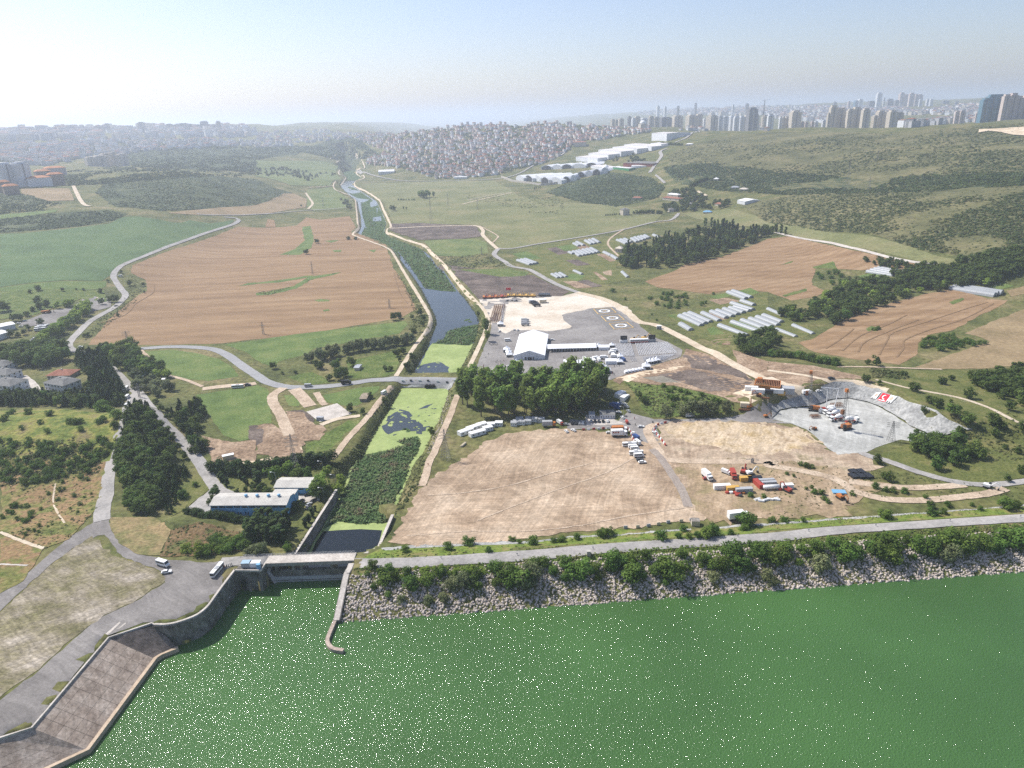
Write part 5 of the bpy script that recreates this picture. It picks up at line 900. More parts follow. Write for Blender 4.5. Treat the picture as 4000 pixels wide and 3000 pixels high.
for t0, t1, b0, b1 in ((ST[0], ST[1], SB[0], SB[1]), (ST[1], ST[2], SB[1], SB[1]), (ST[2], ST[3], SB[1], SB[2]), (ST[3], ST[5], SB[2], SB[4])): mb.poly([(*t0, CRESTZ - .08), (*t1, CRESTZ - .08), (*b1, 1.1), (*b0, 1.1)])
child(mb, 'joint', JOINT, slab)
child(MB().wall(wz([(x, y) for x, y in SB], -3, 2.0), 1.5), 'curb', M('curb_concrete', [(.4, .31, .22), (.48, .38, .28)], 5, 1, .15), slab); child(MB().wall(wz(ST, CRESTZ - .5, CRESTZ + .55), .7), 'parapet', CONCL, slab)
# intake block, weir, bridge
ib = empty('intake_structure', (GATE_L[0], GATE_L[1], 0), 0, 'dark concrete intake block with two piers beside the weir', 'intake')
gdir = (GATE_R[0] - GATE_L[0], GATE_R[1] - GATE_L[1]); yb = WY + 1
child(MB().prism([GATE_L, GATE_R, (WX0 + .2, WY), (WX0 + .2, yb + 8), (GATE_L[0], yb + 8)], -4, CRESTZ + .12), 'block', STAIN, ib)
for u in (.5, .93): child(MB().box(GATE_L[0] + gdir[0] * u - .6, GATE_L[0] + gdir[0] * u + .6, GATE_L[1] - 1.6, GATE_L[1] + .1, -3, 6.2), 'pier', CONC, ib)
child(MB().box(GATE_L[0] + 2, GATE_L[0] + gdir[0] * .46, GATE_L[1] - .3, GATE_L[1] + .1, -2, 6), 'gate', flat('dark_gate', (.03, .03, .032)), ib)
child(MB().wall([(*GATE_L, CRESTZ + .12, CRESTZ + 1), (*GATE_R, CRESTZ + .12, CRESTZ + 1), (WX0 - .3, WY - .4, CRESTZ + .12, CRESTZ + 1)], .5), 'parapet', CONCL, ib)
wr = empty('weir', (WX0, WY, 0), 0, 'long straight concrete weir under the bridge with pale waterline band', 'weir')
child(MB().box(WX0, WX1, WY + .8, WY + 2.6, -4, 6.2), 'sill', STAIN, wr); child(MB().box(WX0 + 2, WX1, WY + .4, WY + .8, -4, 2.9), 'face', M('weir_waterline', [(.3, .31, .31), (.42, .43, .42)], 4, .8, .2), wr)
for i, u in enumerate((.10, .30, .40, .755)):
    px = WX0 + (WX1 - WX0) * u; child(MB().ext([(WY + 1.4, -2), (WY + 7.6, -2), (WY + 9, 3), (WY + 7.8, CRESTZ - .9), (WY + .9, CRESTZ - .9), (WY + .9, 5)], px - .6, px + .6), 'pier', CONC, wr)
br = empty('bridge', (WX0, WY, CRESTZ), 0, 'pale concrete road bridge across the spillway with railings on both sides', 'bridge')
BX0 = PZ(505, 1209, CRESTZ)[0]
child(MB().box(BX0, WX1 + 1, WY - .2, WY + 7.6, CRESTZ - .9, CRESTZ + .2), 'deck', CONCL, br); child(MB().box(WX0 - .5, WX1 + 1, WY - .35, WY + .05, CRESTZ - .9, CRESTZ + .9), 'parapet', M('rail_grey', [(.22, .2, .18), (.32, .3, .27)], 2, .5, .2), br)
mb = MB()
for i in range(40): x = BX0 + 4 + (WX1 - BX0 - 4) * i / 39; mb.box(x - .06, x + .06, WY + 7.45, WY + 7.55, CRESTZ + .2, CRESTZ + 1.25)
for z in (.6, 1.2): mb.box(BX0 + 4, WX1, WY + 7.47, WY + 7.53, CRESTZ + z - .05, CRESTZ + z + .05)
child(mb, 'railing', flat('pale_rail', (.5, .5, .48)), br)
gw = empty('guide_wall', (GUIDE[3][0][0], GUIDE[3][0][1], 0), 0, 'concrete guide wall stepping down the boulder slope and hooking out into the water', 'wall')
GP = [(p[0], p[1], -4, z) for p, z in GUIDE]; up = cat_rom(GP[:6], 4); lo = cat_rom([(GP[5][0] - .8, GP[5][1], -4, 1.5)] + GP[6:], 5)
child(MB().wall(up, 3.0), 'wall', CONC, gw); child(MB().wall([(x, y, z1, z1 + .12) for x, y, z0, z1 in up], 2.4), 'coping', CONCL, gw); child(MB().wall(lo, 1.7), 'hook', M('pale_pink_concrete', [(.3, .24, .2), (.42, .34, .28)], 4, 1, .2), gw)
def rwall(name, pts, lab, w_=1.1, z0=-2):
    o = empty(name, pts[0], 0, lab, 'wall'); child(MB().wall([(x, y, z0, z) for x, y, z in pts], w_), 'wall', STAIN, o); child(MB().wall([(x, y, z, z + .25) for x, y, z in pts], w_ + .3), 'coping', CONCL, o); return o
def at(s, z): return [(*PZ(x, y, z), z) for x, y in q(s)]
rwall('retaining_wall', at('z4 1560,1105 1940,515', 7.6), 'long stained retaining wall between shed lawn and spillway basin'); rwall('retaining_wall', at('z4 1400,1345 1560,1105', 7.6), 'lower retaining wall beside the concrete steps at the bridge')
rwall('retaining_wall', at('f 848,1112 818,1182', 7.8) + at('f 793,1194 766,1206', 9.5), 'bent retaining wall between spillway basin and graded field', 1.3)
rwall('channel_wall', at('z4 1300,1340 1440,1110', 7.2), 'short channel wall left of the steps', .6)
st = empty('concrete_steps', P(*q('z4 1370,1300')[0]), 0, 'flight of concrete steps descending beside the spillway basin wall', 'steps'); a0, a1 = PZ(*q('z4 1400,1335')[0], 9), PZ(*q('z4 1440,1250')[0], 7)
mb = MB()
for i in range(9): t = i / 8; x, y = a0[0] + (a1[0] - a0[0]) * t - 3.5, a0[1] + (a1[1] - a0[1]) * t; mb.box(x - 4, x + 3.2, y - .5, y + .5, 5, 10 - 2.6 * t)
child(mb, 'treads', CONC, st)
# cabins on the platform
def box_thing(name, s, L_, W_, H_, rz, mat, label, cat, roofm=None, group=None, doors=0, z=None):
    p = P(*q(s)[0]); o = empty(name, (p[0], p[1], p[2] if z is None else z), R_(rz), label, cat, group)
    MB().box(-L_ / 2, L_ / 2, -W_ / 2, W_ / 2, 0, H_).build('body', mat, o); MB().box(-L_ / 2 - .1, L_ / 2 + .1, -W_ / 2 - .1, W_ / 2 + .1, H_, H_ + .12).build('roof', roofm or mat, o)
    for i in range(doors): x = -L_ / 2 + L_ * (i + .5) / doors; MB().box(x - .45, x + .45, -W_ / 2 - .05, -W_ / 2, .8 if i else .1, 2.0).build('window' if i else 'door', GLASS, o)
    return o
GLASS = M('dark_glass', [(.02, .025, .03)], 2, 1, .1, .12, spec=.5); WHITEP = flat('white_paint', (.72, .72, .70), .45); GREYP = flat('grey_paint', (.33, .34, .35)); BLUEP = flat('sky_blue_paint', (.16, .34, .5)); REDP = flat('red_paint', (.33, .05, .035)); ORANGEP = flat('orange_paint', (.42, .15, .04)); YELLOWP = flat('yellow_paint', (.5, .3, .07)); BLACKP = flat('black_paint', (.02, .02, .022), .35); RUST = M('rusty_steel', [(.13, .06, .03), (.24, .11, .055)], 2, .5, .3); CREAM = flat('cream_paint', (.58, .5, .36)); DKBLUE = flat('dark_blue_paint', (.03, .07, .2)); SILVER = flat('silver_paint', (.42, .43, .44), .35, metal=.3); GREENP = flat('dark_green_paint', (.03, .12, .06)); TYRE = flat('tyre_rubber', (.02, .02, .02), .9)
box_thing('cabin', 'z8 315,302', 4.4, 3, 2.4, 0, GREYP, 'grey cabin with pale blue roof on the intake block', 'cabin', flat('faded_blue_roof', (.27, .38, .47)), z=CRESTZ + .15); box_thing('cabin', 'z8 440,302', 4.8, 2.6, 2.4, 0, WHITEP, 'white-roofed cabin on the intake block', 'cabin', z=CRESTZ + .15); box_thing('control_box', 'z8 488,352', 1.6, 1.4, 3, 0, BLUEP, 'upright sky blue control box at the corner of the intake block', 'box', z=CRESTZ + .15)
# ---------------------------------------------------------------- gabled buildings from two front corners
def frame(A, B):
    a, b = P(*q(A)[0]), P(*q(B)[0]); L_ = math.hypot(b[0] - a[0], b[1] - a[1]); return a, math.atan2(b[1] - a[1], b[0] - a[0]), L_
def shed(name, A, B, depth, eave, ridge, wallm, roofm, label, cat, axis='x', win=None, over=.5, group=None, ch=None, door=False):
    a, rz, L_ = frame(A, B); o = empty(name, a, rz, label, cat, group); m = depth / 2
    w_ = MB()
    if axis == 'x':
        w_.ext([(0, -.5), (depth, -.5), (depth, eave), (m, ridge), (0, eave)], 0, L_)
        r_ = MB().ext([(-over, eave - .12), (m, ridge + .05), (depth + over, eave - .12), (depth + over, eave + .1), (m, ridge + .3), (-over, eave + .1)], -over, L_ + over)
    else:
        h2 = L_ / 2; w_.ext([(0, -.5), (L_, -.5), (L_, eave), (h2, ridge), (0, eave)], 0, depth, 'y')
        r_ = MB().ext([(-over, eave - .12), (h2, ridge + .05), (L_ + over, eave - .12), (L_ + over, eave + .1), (h2, ridge + .3), (-over, eave + .1)], -over, depth + over, 'y')
    w_.build('wall', wallm, o); ro = r_.build('roof', roofm, o)
    if win:
        n, z0, z1, fr = win
        for i in range(n): x = L_ * (i + .5) / n; hw = L_ / n * fr / 2; MB().box(x - hw, x + hw, -.06, .02, z0, z1).build('window', GLASS, o)
    if door: MB().box(L_ / 2 - 3, L_ / 2 + 3, -.08, .02, 0, 2.6).build('door', GLASS, o)
    for x in ch or []: MB().lathe([(.7, 0), (.7, .7), (1.0, .75), (.9, 1.3), (.2, 1.6)], 10, (x * L_, m, ridge)).build('vent', BLUEP, ro)
    return o
SHEDB = M('blue_shed_wall', [(.15, .33, .5), (.2, .42, .6)], 5, .8, .18); SHEDR = M('shed_roof_sheet', [(.42, .40, .36), (.52, .5, .45)], 6, 1, .12, lines=(.9, 0, .12))
big = shed('storage_shed', 'z4 410,835', 'z4 1345,862', 13, 6.6, 8.2, SHEDB, SHEDR, 'long blue shed with pale arched roof beside the spillway', 'shed', win=(10, 4.9, 5.9, .85), ch=[.42, .57, .72, .86])
a, rz, L_ = frame('z4 410,835', 'z4 1345,862')
for i in range(28):
    if i % 3 != 2: x = 2.5 + (L_ - 5) * i / 27; MB().box(x - .3, x + .3, -.06, .02, .6, 2.2).build('window', GLASS, big)
MB().box(L_ - 13, L_ + .0, 13.4, 19, 0, 5.4).build('annex', SHEDB, big); MB().box(L_ - 13.3, L_ + .3, 13.1, 19.3, 5.4, 5.7).build('annex_roof', SHEDR, big)
shed('storage_shed', 'z4 1190,572', 'z4 1650,572', 12, 4.6, 6, SHEDB, SHEDR, 'shorter blue shed behind the long one with parked cars', 'shed', win=(5, 3, 3.8, .6))
GREYROOF = M('grey_roof_tiles', [(.14, .14, .135), (.2, .2, .19)], 4, .6, .2); REDROOF = M('red_roof_tiles', [(.23, .10, .07), (.31, .145, .10)], 5, .8, .2); PLASTER = flat('white_plaster', (.6, .61, .62)); CREAMW = flat('cream_plaster', (.5, .45, .37))
def hipped(name, A, B, depth, eave, rise, wallm, roofm, label, cat='house', group=None, floors=2, nw=6):
    a, rz, L_ = frame(A, B); o = empty(name, a, rz, label, cat, group); MB().box(0, L_, 0, depth, -.5, eave).build('wall', wallm, o)
    k = min(depth, L_) * .45; ro = MB().box(-.8, L_ + .8, -.8, depth + .8, eave, eave + rise, k, k).build('roof', roofm, o); MB().box(L_ * .45, L_ * .45 + 1.2, depth * .45, depth * .45 + .9, eave + rise * .9, eave + rise + 1.2).build('chimney', CREAMW, ro)
    for f in range(floors):
        for i in range(nw): x = L_ * (i + .5) / nw; z = eave * (f + .35) / floors; MB().box(x - .7, x + .7, -.06, .02, z, z + 1.4).build('window', GLASS, o)
        for i in range(3): y = depth * (i + .5) / 3; z = eave * (f + .35) / floors; MB().box(L_ - .02, L_ + .06, y - .7, y + .7, z, z + 1.4).build('window', GLASS, o)
    return o
hipped('apartment_house', 'b1 395,1050', 'b1 560,1075', 16, 7, 3, PLASTER, GREYROOF, 'white apartment house with grey hipped roof, rightmost of the four'); hipped('apartment_house', 'b1 -90,1075', 'b1 110,1090', 17, 8, 3, PLASTER, GREYROOF, 'nearest white apartment house with grey hipped roof at left edge'); hipped('apartment_house', 'b1 -90,960', 'b1 70,975', 15, 6, 3, PLASTER, GREYROOF, 'middle white apartment house with grey roof at the left edge'); hipped('apartment_house', 'b1 -110,890', 'b1 50,895', 14, 6, 3, PLASTER, GREYROOF, 'farthest white apartment house with grey roof at the left edge')
hipped('bungalow', 'b1 410,955', 'b1 610,950', 15, 3.4, 2.6, CREAMW, REDROOF, 'low red-roofed building among dark trees behind the white houses', floors=1); hipped('guard_house', 'b1 805,755', 'b1 860,755', 6, 3, 1.6, CREAMW, REDROOF, 'small red-roofed gate house at the road fork', floors=1, nw=2)
shed('white_hall', 'b1 -60,635', 'b1 90,585', 22, 6, 7, PLASTER, WHITEP, 'larger white-roofed hall at the left edge by the car park', 'hall'); shed('white_hall', 'b1 -40,560', 'b1 140,520', 16, 6, 7, PLASTER, WHITEP, 'farther white-roofed hall at the left edge', 'hall')
shed('hut', 'b1 1195,960', 'b1 1235,958', 4, 2.4, 2.8, CREAMW, WHITEP, 'pale flat-roofed hut beside the road, right one of two', 'hut'); shed('hut', 'b1 1145,915', 'b1 1172,912', 4, 2.4, 2.8, CREAMW, WHITEP, 'pale flat-roofed hut beside the road, left one of two', 'hut'); shed('hut', 'b1 1390,978', 'b1 1425,975', 3, 2.2, 2.5, CREAMW, WHITEP, 'white-roofed shelter at the field corner', 'hut')
shed('stone_bunker', 'b2 900,1150', 'b2 955,1150', 12, 2.6, 3.4, CONC, M('earthy_concrete', [(.22, .18, .13), (.3, .25, .19)], 4, 1, .2), 'low concrete bunker beside the canal track', 'bunker'); shed('shack', 'b2 850,880', 'b2 890,880', 9, 2.6, 3, CREAMW, SILVER, 'tin-roofed shack beside the willow row', 'shack')
box_thing('site_cabin', 'b2 556,1308', 4.8, 2.4, 2.6, -8, GREYP, 'grey site cabin on the white concrete pad', 'cabin', SILVER); box_thing('container', 'z4 610,135', 7, 3, 3, 25, CREAM, 'lone cream container on bare earth behind the hedge', 'container', WHITEP)
box_thing('transformer_hut', 'z3 207,945', 4.2, 3.6, 2.9, -6, CREAMW, 'small grey hut at the edge of the graded field', 'hut', CONC); box_thing('kiosk', 'b3 1270,520', 4.5, 3, 3.4, -5, GREYP, 'grey kiosk box beside the white gravel road', 'kiosk', WHITEP, doors=2); box_thing('tower_cage', 'c3 662,815', 1.8, 1.6, 2.4, 0, flat('pale_lattice', (.4, .38, .33)), 'small lattice box at the edge of the dam road', 'cage')
ho = MB()
gr3 = [('b2 1770,1450', 'b2 1885,1408'), ('b2 1860,1462', 'b2 1990,1425'), ('b2 1840,1415', 'b2 1945,1380'), ('b2 1975,1412', 'b2 2050,1395'), ('b2 1925,1382', 'b2 2000,1362'), ('b2 2000,1375', 'b2 2065,1372'), ('b2 2065,1362', 'b2 2130,1362'), ('b2 2200,1362', 'b3 40,1362'), ('b3 0,1350', 'b3 55,1355'), ('b3 60,1350', 'b3 110,1352'), ('b3 40,1330', 'b3 100,1325'), ('b3 115,1345', 'b3 165,1345'), ('b3 168,1325', 'b3 220,1325'), ('b3 228,1330', 'b3 283,1330'), ('b3 120,1325', 'b3 165,1322')]
for i, (A, B) in enumerate(gr3): shed('site_container', A, B, 4.2, 2.7, 2.8, WHITEP, WHITEP if i < 7 else GREYP, f'white prefabricated cabin beside the poplar grove, {nth(i)} from the left', 'cabin', win=(3, 1, 1.9, .3), over=.08, group='white cabins beside the grove')
shed('site_office', 'b3 760,1295', 'b3 890,1295', 9, 3, 3.6, PLASTER, GREYROOF, 'long white site office in the shade right of the grove', 'office', win=(6, 1, 2, .4), over=.2); shed('site_office', 'b3 665,1295', 'b3 715,1295', 6, 3, 3.2, PLASTER, SILVER, 'small white site office left of the long one', 'office', win=(2, 1, 2, .4), over=.2)
shed('trailer_container', 'b3 885,1110', 'b3 930,1125', 9, 3.1, 3.2, WHITEP, WHITEP, 'white container by the bend, left one of two', 'container', over=.02); shed('trailer_container', 'b3 930,1140', 'b3 970,1152', 8, 3.1, 3.2, WHITEP, WHITEP, 'white container by the bend, right one of two', 'container', over=.02)
# ---------------------------------------------------------------- tents
TENT = M('white_tent_cloth', [(.78, .79, .8)], 5, 1, .04, .6, spec=.2); TENTW = flat('tent_wall', (.62, .64, .67), .7)
mt = shed('marquee', 'z1 655,1030', 'z1 1035,1026', 64, 4.2, 8.6, TENTW, TENT, 'huge white gabled marquee on the gravel site', 'tent', axis='y', over=.4); a, rz, L_ = frame('z1 655,1030', 'z1 1035,1026')
for x0, x1 in ((.36, .41), (.45, .5), (.51, .58), (.62, .66)): MB().box(L_ * x0, L_ * x1, -.15, .02, 0, 2.7).build('door', GLASS, mt)
for x in (.25, .5, .75): MB().box(L_ * x - .12, L_ * x + .12, -.12, .02, 0, 7 if x == .5 else 5.5).build('post', GREYP, mt)
lt = empty('long_tent', frame('z1 1075,938', 'z1 1672,917')[0], frame('z1 1075,938', 'z1 1672,917')[1], 'long low white open-sided tent beside the huge marquee', 'tent'); L_ = frame('z1 1075,938', 'z1 1672,917')[2]
MB().ext([(-.3, 3.4), (6, 5.6), (12.3, 3.4), (12.3, 3.6), (6, 5.9), (-.3, 3.6)], -.3, L_ + .3).build('roof', TENT, lt); MB().box(0, L_, 11.8, 12, 0, 3.4).build('back_wall', TENTW, lt); MB().box(.2, L_ - .2, 5, 5.2, 0, 3.3).build('inner_shade', flat('tent_shade_wall', (.25, .27, .3)), lt)  # dark inner sheet stands in for the shade under the open tent roof
for i in range(18): x = L_ * i / 17; MB().box(x - .12, x + .12, -.05, .15, 0, 3.4).build('post', WHITEP, lt)
for A, B, d_, h_, lab in (('z1 1270,1112', 'z1 1540,1108', 9, 3.2, 'long white tent roof just behind the poplar grove'), ('z1 1705,915', 'z1 1830,912', 7, 3, 'short white tent at the right end of the long tent'), ('z1 1790,1090', 'z1 1925,1086', 7, 3.2, 'white box tent among the broadcast vans')):
    shed('white_tent', A, B, d_, h_, h_ + 1.1, TENTW, TENT, lab, 'tent', over=.3)
def pagoda():
    o = empty('pagoda_tent', (0, 0, 0), 0, '', 'tent'); mb = MB(); n = 8; prev = None
    prof = [(2.6, 2.5), (2.0, 2.9), (1.2, 3.5), (.5, 4.4), (.06, 5.4)]
    rings = [[(-r, -r, z), (r, -r, z), (r, r, z), (-r, r, z)] for r, z in prof]
    for a, b in zip(rings, rings[1:]):
        for i in range(4): mb.poly([a[i], a[(i + 1) % 4], b[(i + 1) % 4], b[i]])
    mb.build('canopy', TENT, o)
    for sx in (-1, 1):
        for sy in (-1, 1): MB().box(sx * 2.4 - .08, sx * 2.4 + .08, sy * 2.4 - .08, sy * 2.4 + .08, 0, 2.6).build('pole', WHITEP, o)
    MB().box(-2.5, 2.5, 2.4, 2.5, 0, 2.5).build('back_wall', TENTW, o); MB().box(-2.55, -2.45, -2.5, 2.5, 0, 2.4).build('side_wall', TENTW, o); return o
pg = pagoda()
for s, sc_, lab in (('z1 688,1098', 1.25, 'white peaked tent in front of the huge marquee'), ('z1 568,930', 1.2, 'white peaked tent left of the marquee, rear of three'), ('z1 590,960', 1.1, 'white peaked tent left of the marquee, middle of three'), ('z1 600,990', 1.1, 'white peaked tent left of the marquee, front of three'), ('z1 492,612', 1.2, 'white peaked tent at the end of the rusty racks'), ('z1 1700,890', 1.1, 'white peaked tent at the end of the long tent'), ('z1 1562,1100', 1.1, 'white peaked tent right of the tent roof behind the grove'), ('z1 1620,1130', 1.15, 'white peaked tent beside the parked ambulances'), ('z1 1758,1150', 1.15, 'white peaked tent of a joined pair, left half'), ('z1 1802,1185', 1.25, 'white peaked tent of a joined pair, right half'), ('z1 1958,1078', 1.1, 'white peaked tent beside the blue bus'), ('z1 1965,1010', 1.0, 'white peaked tent behind the blue bus'), ('b3 1192,818', 1.0, 'white peaked tent beside the chairs, left of three'), ('b3 1222,812', 1.0, 'white peaked tent beside the chairs, middle of three'), ('b3 1250,805', 1.0, 'white peaked tent beside the chairs, right of three'), ('b3 1160,865', 1.3, 'white peaked tent at the end of the dome tents'), ('z1 1865,870', .9, 'small white peaked tent left of the chair rows')):
    put(pg, P(*q(s)[0]), R_(random.uniform(-8, 8)), sc_, lab, 'white peaked tents')
def dome():
    o = empty('dome_tent', (0, 0, 0), 0, '', 'tent'); MB().lathe([(2.4, 0), (2.35, .7), (2.0, 1.6), (1.2, 2.3), (.3, 2.6)], 12).build('canopy', TENT, o); MB().box(-.9, .9, -2.5, -1.9, 0, 1.6).build('opening', flat('dome_shade', (.3, .31, .33)), o); return o
dm = dome()
for i in range(6): put(dm, P(*q(f'b3 {992 + i * 28},{898 - i * 5}')[0]), R_(-15), 1, f'white dome tent at the gravel edge, {nth(i)} from the left', 'white dome tents')
# ---------------------------------------------------------------- vehicles
def wheels(o, xs, w_, r):
    for x in xs:
        for s_ in (-1, 1): MB().lathe([(r, -.12), (r, .12)], 12, (0, 0, 0)).build('wheel', TYRE, o).matrix_local = Matrix.Translation((x, s_ * (w_ / 2 - .1), r)) @ Matrix.Rotation(math.pi / 2, 4, 'X')
def mk_car():
    o = empty('car', (0, 0, 0), 0, '', 'car'); MB().ext([(-2.15, .35), (2.15, .35), (2.2, .75), (1.1, .95), (-2.0, 1.0), (-2.2, .8)], -.88, .88, 'y').build('body', WHITEP, o)
    MB().box(-1.75, .95, -.78, .78, .97, 1.38, .42, .1).build('windows', GLASS, o); MB().box(-1.35, .5, -.66, .66, 1.385, 1.46, .05, .04).build('roof', WHITEP, o); wheels(o, (-1.35, 1.35), 1.8, .33); return o
def mk_van():
    o = empty('minibus', (0, 0, 0), 0, '', 'minibus'); MB().ext([(-3.2, .4), (3.1, .4), (3.2, 1.1), (2.5, 1.5), (2.1, 2.6), (-3.2, 2.65)], -1, 1, 'y').build('body', WHITEP, o); MB().box(-2.9, 1.9, -1.03, 1.03, 1.5, 2.15).build('windows', GLASS, o); MB().ext([(2.54, 1.5), (2.14, 2.45), (2.18, 2.45), (2.58, 1.5)], -.9, .9, 'y').build('windscreen', GLASS, o); wheels(o, (-2, 2.1), 2, .36); return o
def mk_bus():
    o = empty('bus', (0, 0, 0), 0, '', 'bus'); MB().box(-5.6, 5.6, -1.25, 1.25, .4, 3.05, .12, .06).build('body', WHITEP, o); MB().box(-5.3, 5.45, -1.28, 1.28, 1.5, 2.45).build('windows', GLASS, o); MB().box(5.5, 5.66, -1.1, 1.1, 1.2, 2.6).build('windscreen', GLASS, o); MB().box(-5.66, -5.5, -1.0, 1.0, 1.7, 2.5).build('rear_window', GLASS, o); MB().box(-1.5, 1.5, -.8, .8, 3.05, 3.3, .1, .1).build('roof_unit', GREYP, o); wheels(o, (-3.6, 3.6), 2.4, .5); return o
def mk_truck():
    o = empty('box_truck', (0, 0, 0), 0, '', 'truck'); MB().box(-4.2, 2.0, -1.25, 1.25, 1.0, 3.7).build('cargo_box', WHITEP, o); MB().ext([(2.2, .6), (4.1, .6), (4.15, 1.6), (3.9, 2.8), (2.2, 2.8)], -1.15, 1.15, 'y').build('cab', WHITEP, o); MB().box(3.2, 4.14, -1.18, 1.18, 1.7, 2.4).build('windows', GLASS, o); MB().box(-4.1, 3.6, -.5, .5, .6, 1.0).build('chassis', BLACKP, o); wheels(o, (-3, -1.8, 3), 2.4, .5); return o
def mk_mixer():
    o = empty('mixer_truck', (0, 0, 0), 0, '', 'truck'); c = MB().lathe([(.5, -3.6), (.9, -3.3), (1.35, -1.4), (1.3, .2), (.7, 1.7), (.5, 1.9)], 14, (0, 0, 0), 'x').build('drum', WHITEP, o, True); c.matrix_local = Matrix.Translation((-.6, 0, 2.5)) @ Matrix.Rotation(R_(12), 4, 'Y')
    MB().ext([(2.3, .6), (4.2, .6), (4.2, 2.9), (2.3, 2.9)], -1.2, 1.2, 'y').build('cab', WHITEP, o); MB().box(3.3, 4.24, -1.22, 1.22, 1.7, 2.5).build('windows', GLASS, o); MB().box(-4.4, 3.8, -.6, .6, .7, 1.15).build('chassis', REDP, o); wheels(o, (-3, -1.7, 1.2, 3.2), 2.4, .52); return o
def mk_tanker():
    o = empty('tank', (0, 0, 0), 0, '', 'tank'); MB().lathe([(.4, -5), (1.3, -4.6), (1.3, 4.6), (.4, 5)], 16, (0, 0, 1.7), 'x').build('vessel', WHITEP, o, True); MB().box(-3.5, -2.9, -1.1, 1.1, 0, 1).build('cradle', GREYP, o); MB().box(2.9, 3.5, -1.1, 1.1, 0, 1).build('cradle', GREYP, o); return o
def mk_digger():
    o = empty('excavator', (0, 0, 0), 0, '', 'excavator')
    for s_ in (-1, 1): MB().ext([(-2, .15), (2, .15), (2.3, .55), (2, .95), (-2, .95), (-2.3, .55)], s_ * 1.3 - .3, s_ * 1.3 + .3, 'y').build('track', BLACKP, o)
    MB().box(-2.3, 1.2, -1.35, 1.35, 1.0, 2.2, .1, .05).build('body', YELLOWP, o); MB().box(.1, 1.6, .2, 1.3, 1.2, 2.95, .1, .05).build('cab', GLASS, o); b = MB().tube((1.2, -.3, 1.6), (3.6, -.3, 4.3), .3, .28, 6).tube((3.6, -.3, 4.3), (5.6, -.3, 3.3), .28, .22, 6).build('boom', YELLOWP, o); MB().tube((5.6, -.3, 3.4), (5.2, -.3, 1.2), .22, .18, 6).build('stick', YELLOWP, o); MB().ext([(4.6, .2), (5.6, .3), (5.5, 1.2), (4.9, 1.3)], -.9, .3, 'y').build('bucket', BLACKP, o); return o
def mk_dumper():
    o = empty('dump_truck', (0, 0, 0), 0, '', 'truck'); MB().ext([(-3.8, 1.4), (1.0, 1.2), (1.2, 2.9), (-4.0, 2.6)], -1.3, 1.3, 'y').build('tipper_body', YELLOWP, o); MB().ext([(1.5, .7), (3.6, .7), (3.5, 2.9), (1.5, 2.9)], -1.2, 1.2, 'y').build('cab', YELLOWP, o); MB().box(2.6, 3.62, -1.23, 1.23, 1.8, 2.5).build('windows', GLASS, o); MB().box(-3.6, 3, -.6, .6, .7, 1.2).build('chassis', BLACKP, o); wheels(o, (-2.6, -1.2, 2.4), 2.4, .6); return o
CAR, VAN, BUS, TRUCK, MIXER, TANK, DIGGER, DUMPER = mk_car(), mk_van(), mk_bus(), mk_truck(), mk_mixer(), mk_tanker(), mk_digger(), mk_dumper()
COLS = dict(white=WHITEP, black=BLACKP, dark=flat('charcoal_paint', (.045, .047, .05), .35), silver=SILVER, red=REDP, blue=DKBLUE, orange=ORANGEP, yellow=YELLOWP, green=GREENP, grey=GREYP, cream=CREAM)
PARTS = dict(car=('body', 'roof'), minibus=('body',), bus=('body',), box_truck=('cab', 'cargo_box'), mixer_truck=('cab',), tank=('vessel',), excavator=('body', 'boom', 'stick'), dump_truck=('cab', 'tipper_body'))
def vehicle(proto, s, rz, color, label, group=None, sc_=1., cab=None):
    k = proto.name.split('.')[0]; m = {p: COLS[color] for p in PARTS[k]}
    if cab: m['cab'] = COLS[cab]
    p = P(*q(s)[0]); return put(proto, (p[0], p[1], p[2] + .33), R_(rz), sc_, label, group, m)
vehicle(VAN, 'c1 1412,908', -24, 'white', 'white minibus on the asphalt platform beside a small car', sc_=1.12); vehicle(CAR, 'c1 1442,972', 12, 'white', 'white car behind the minibus on the asphalt platform', sc_=1.05); vehicle(BUS, 'c1 1880,965', -98, 'white', 'white coach with passengers stepping off near the intake block', sc_=.86)
vehicle(BUS, 'b1 1090,1055', 100, 'white', 'white coach in the shade of the conifer wood at the fork', sc_=.9); vehicle(VAN, 'b1 1104,1118', 97, 'white', 'white minibus behind the coach at the road fork'); vehicle(BUS, 'b1 1104,1182', 97, 'white', 'white midibus nearest the fork, last of the queue', sc_=.75); vehicle(CAR, 'b1 1147,1038', -65, 'white', 'white car driving down beside the shaded coach')
for i, (x, y) in enumerate(((893, 806), (908, 822), (922, 830), (938, 838), (976, 860), (880, 795), (605, 722))): vehicle(CAR, f'b1 {x},{y}', 128, 'white' if i != 5 else 'silver', f'parked car on the road edge by the red-roofed gate house, {nth(i)} along', 'cars queued by the gate house')
vehicle(CAR, 'b1 1003,326', 50, 'dark', 'dark car alone on the left road beside the wheat field'); vehicle(CAR, 'b1 697,680', 20, 'white', 'white car parked at the corner of the wheat field'); vehicle(VAN, 'b1 1042,70', 30, 'white', 'white van beside the bend of the far left road')
for i, (x, y, c) in enumerate(((355, 520, 'white'), (375, 508, 'white'), (350, 535, 'white'))): vehicle(BUS, f'b1 {x},{y}', 22, c, f'white coach in the left car park, {nth(i)} from the road', 'coaches in the left car park')
for i in range(12): vehicle(CAR, f'b1 {262 + i * 8},{632 - i * 6}', 118, ['white', 'dark', 'silver', 'dark'][i % 4], f'car in the dense row of the left car park, {nth(i)} from the hall', 'cars in the left car park')
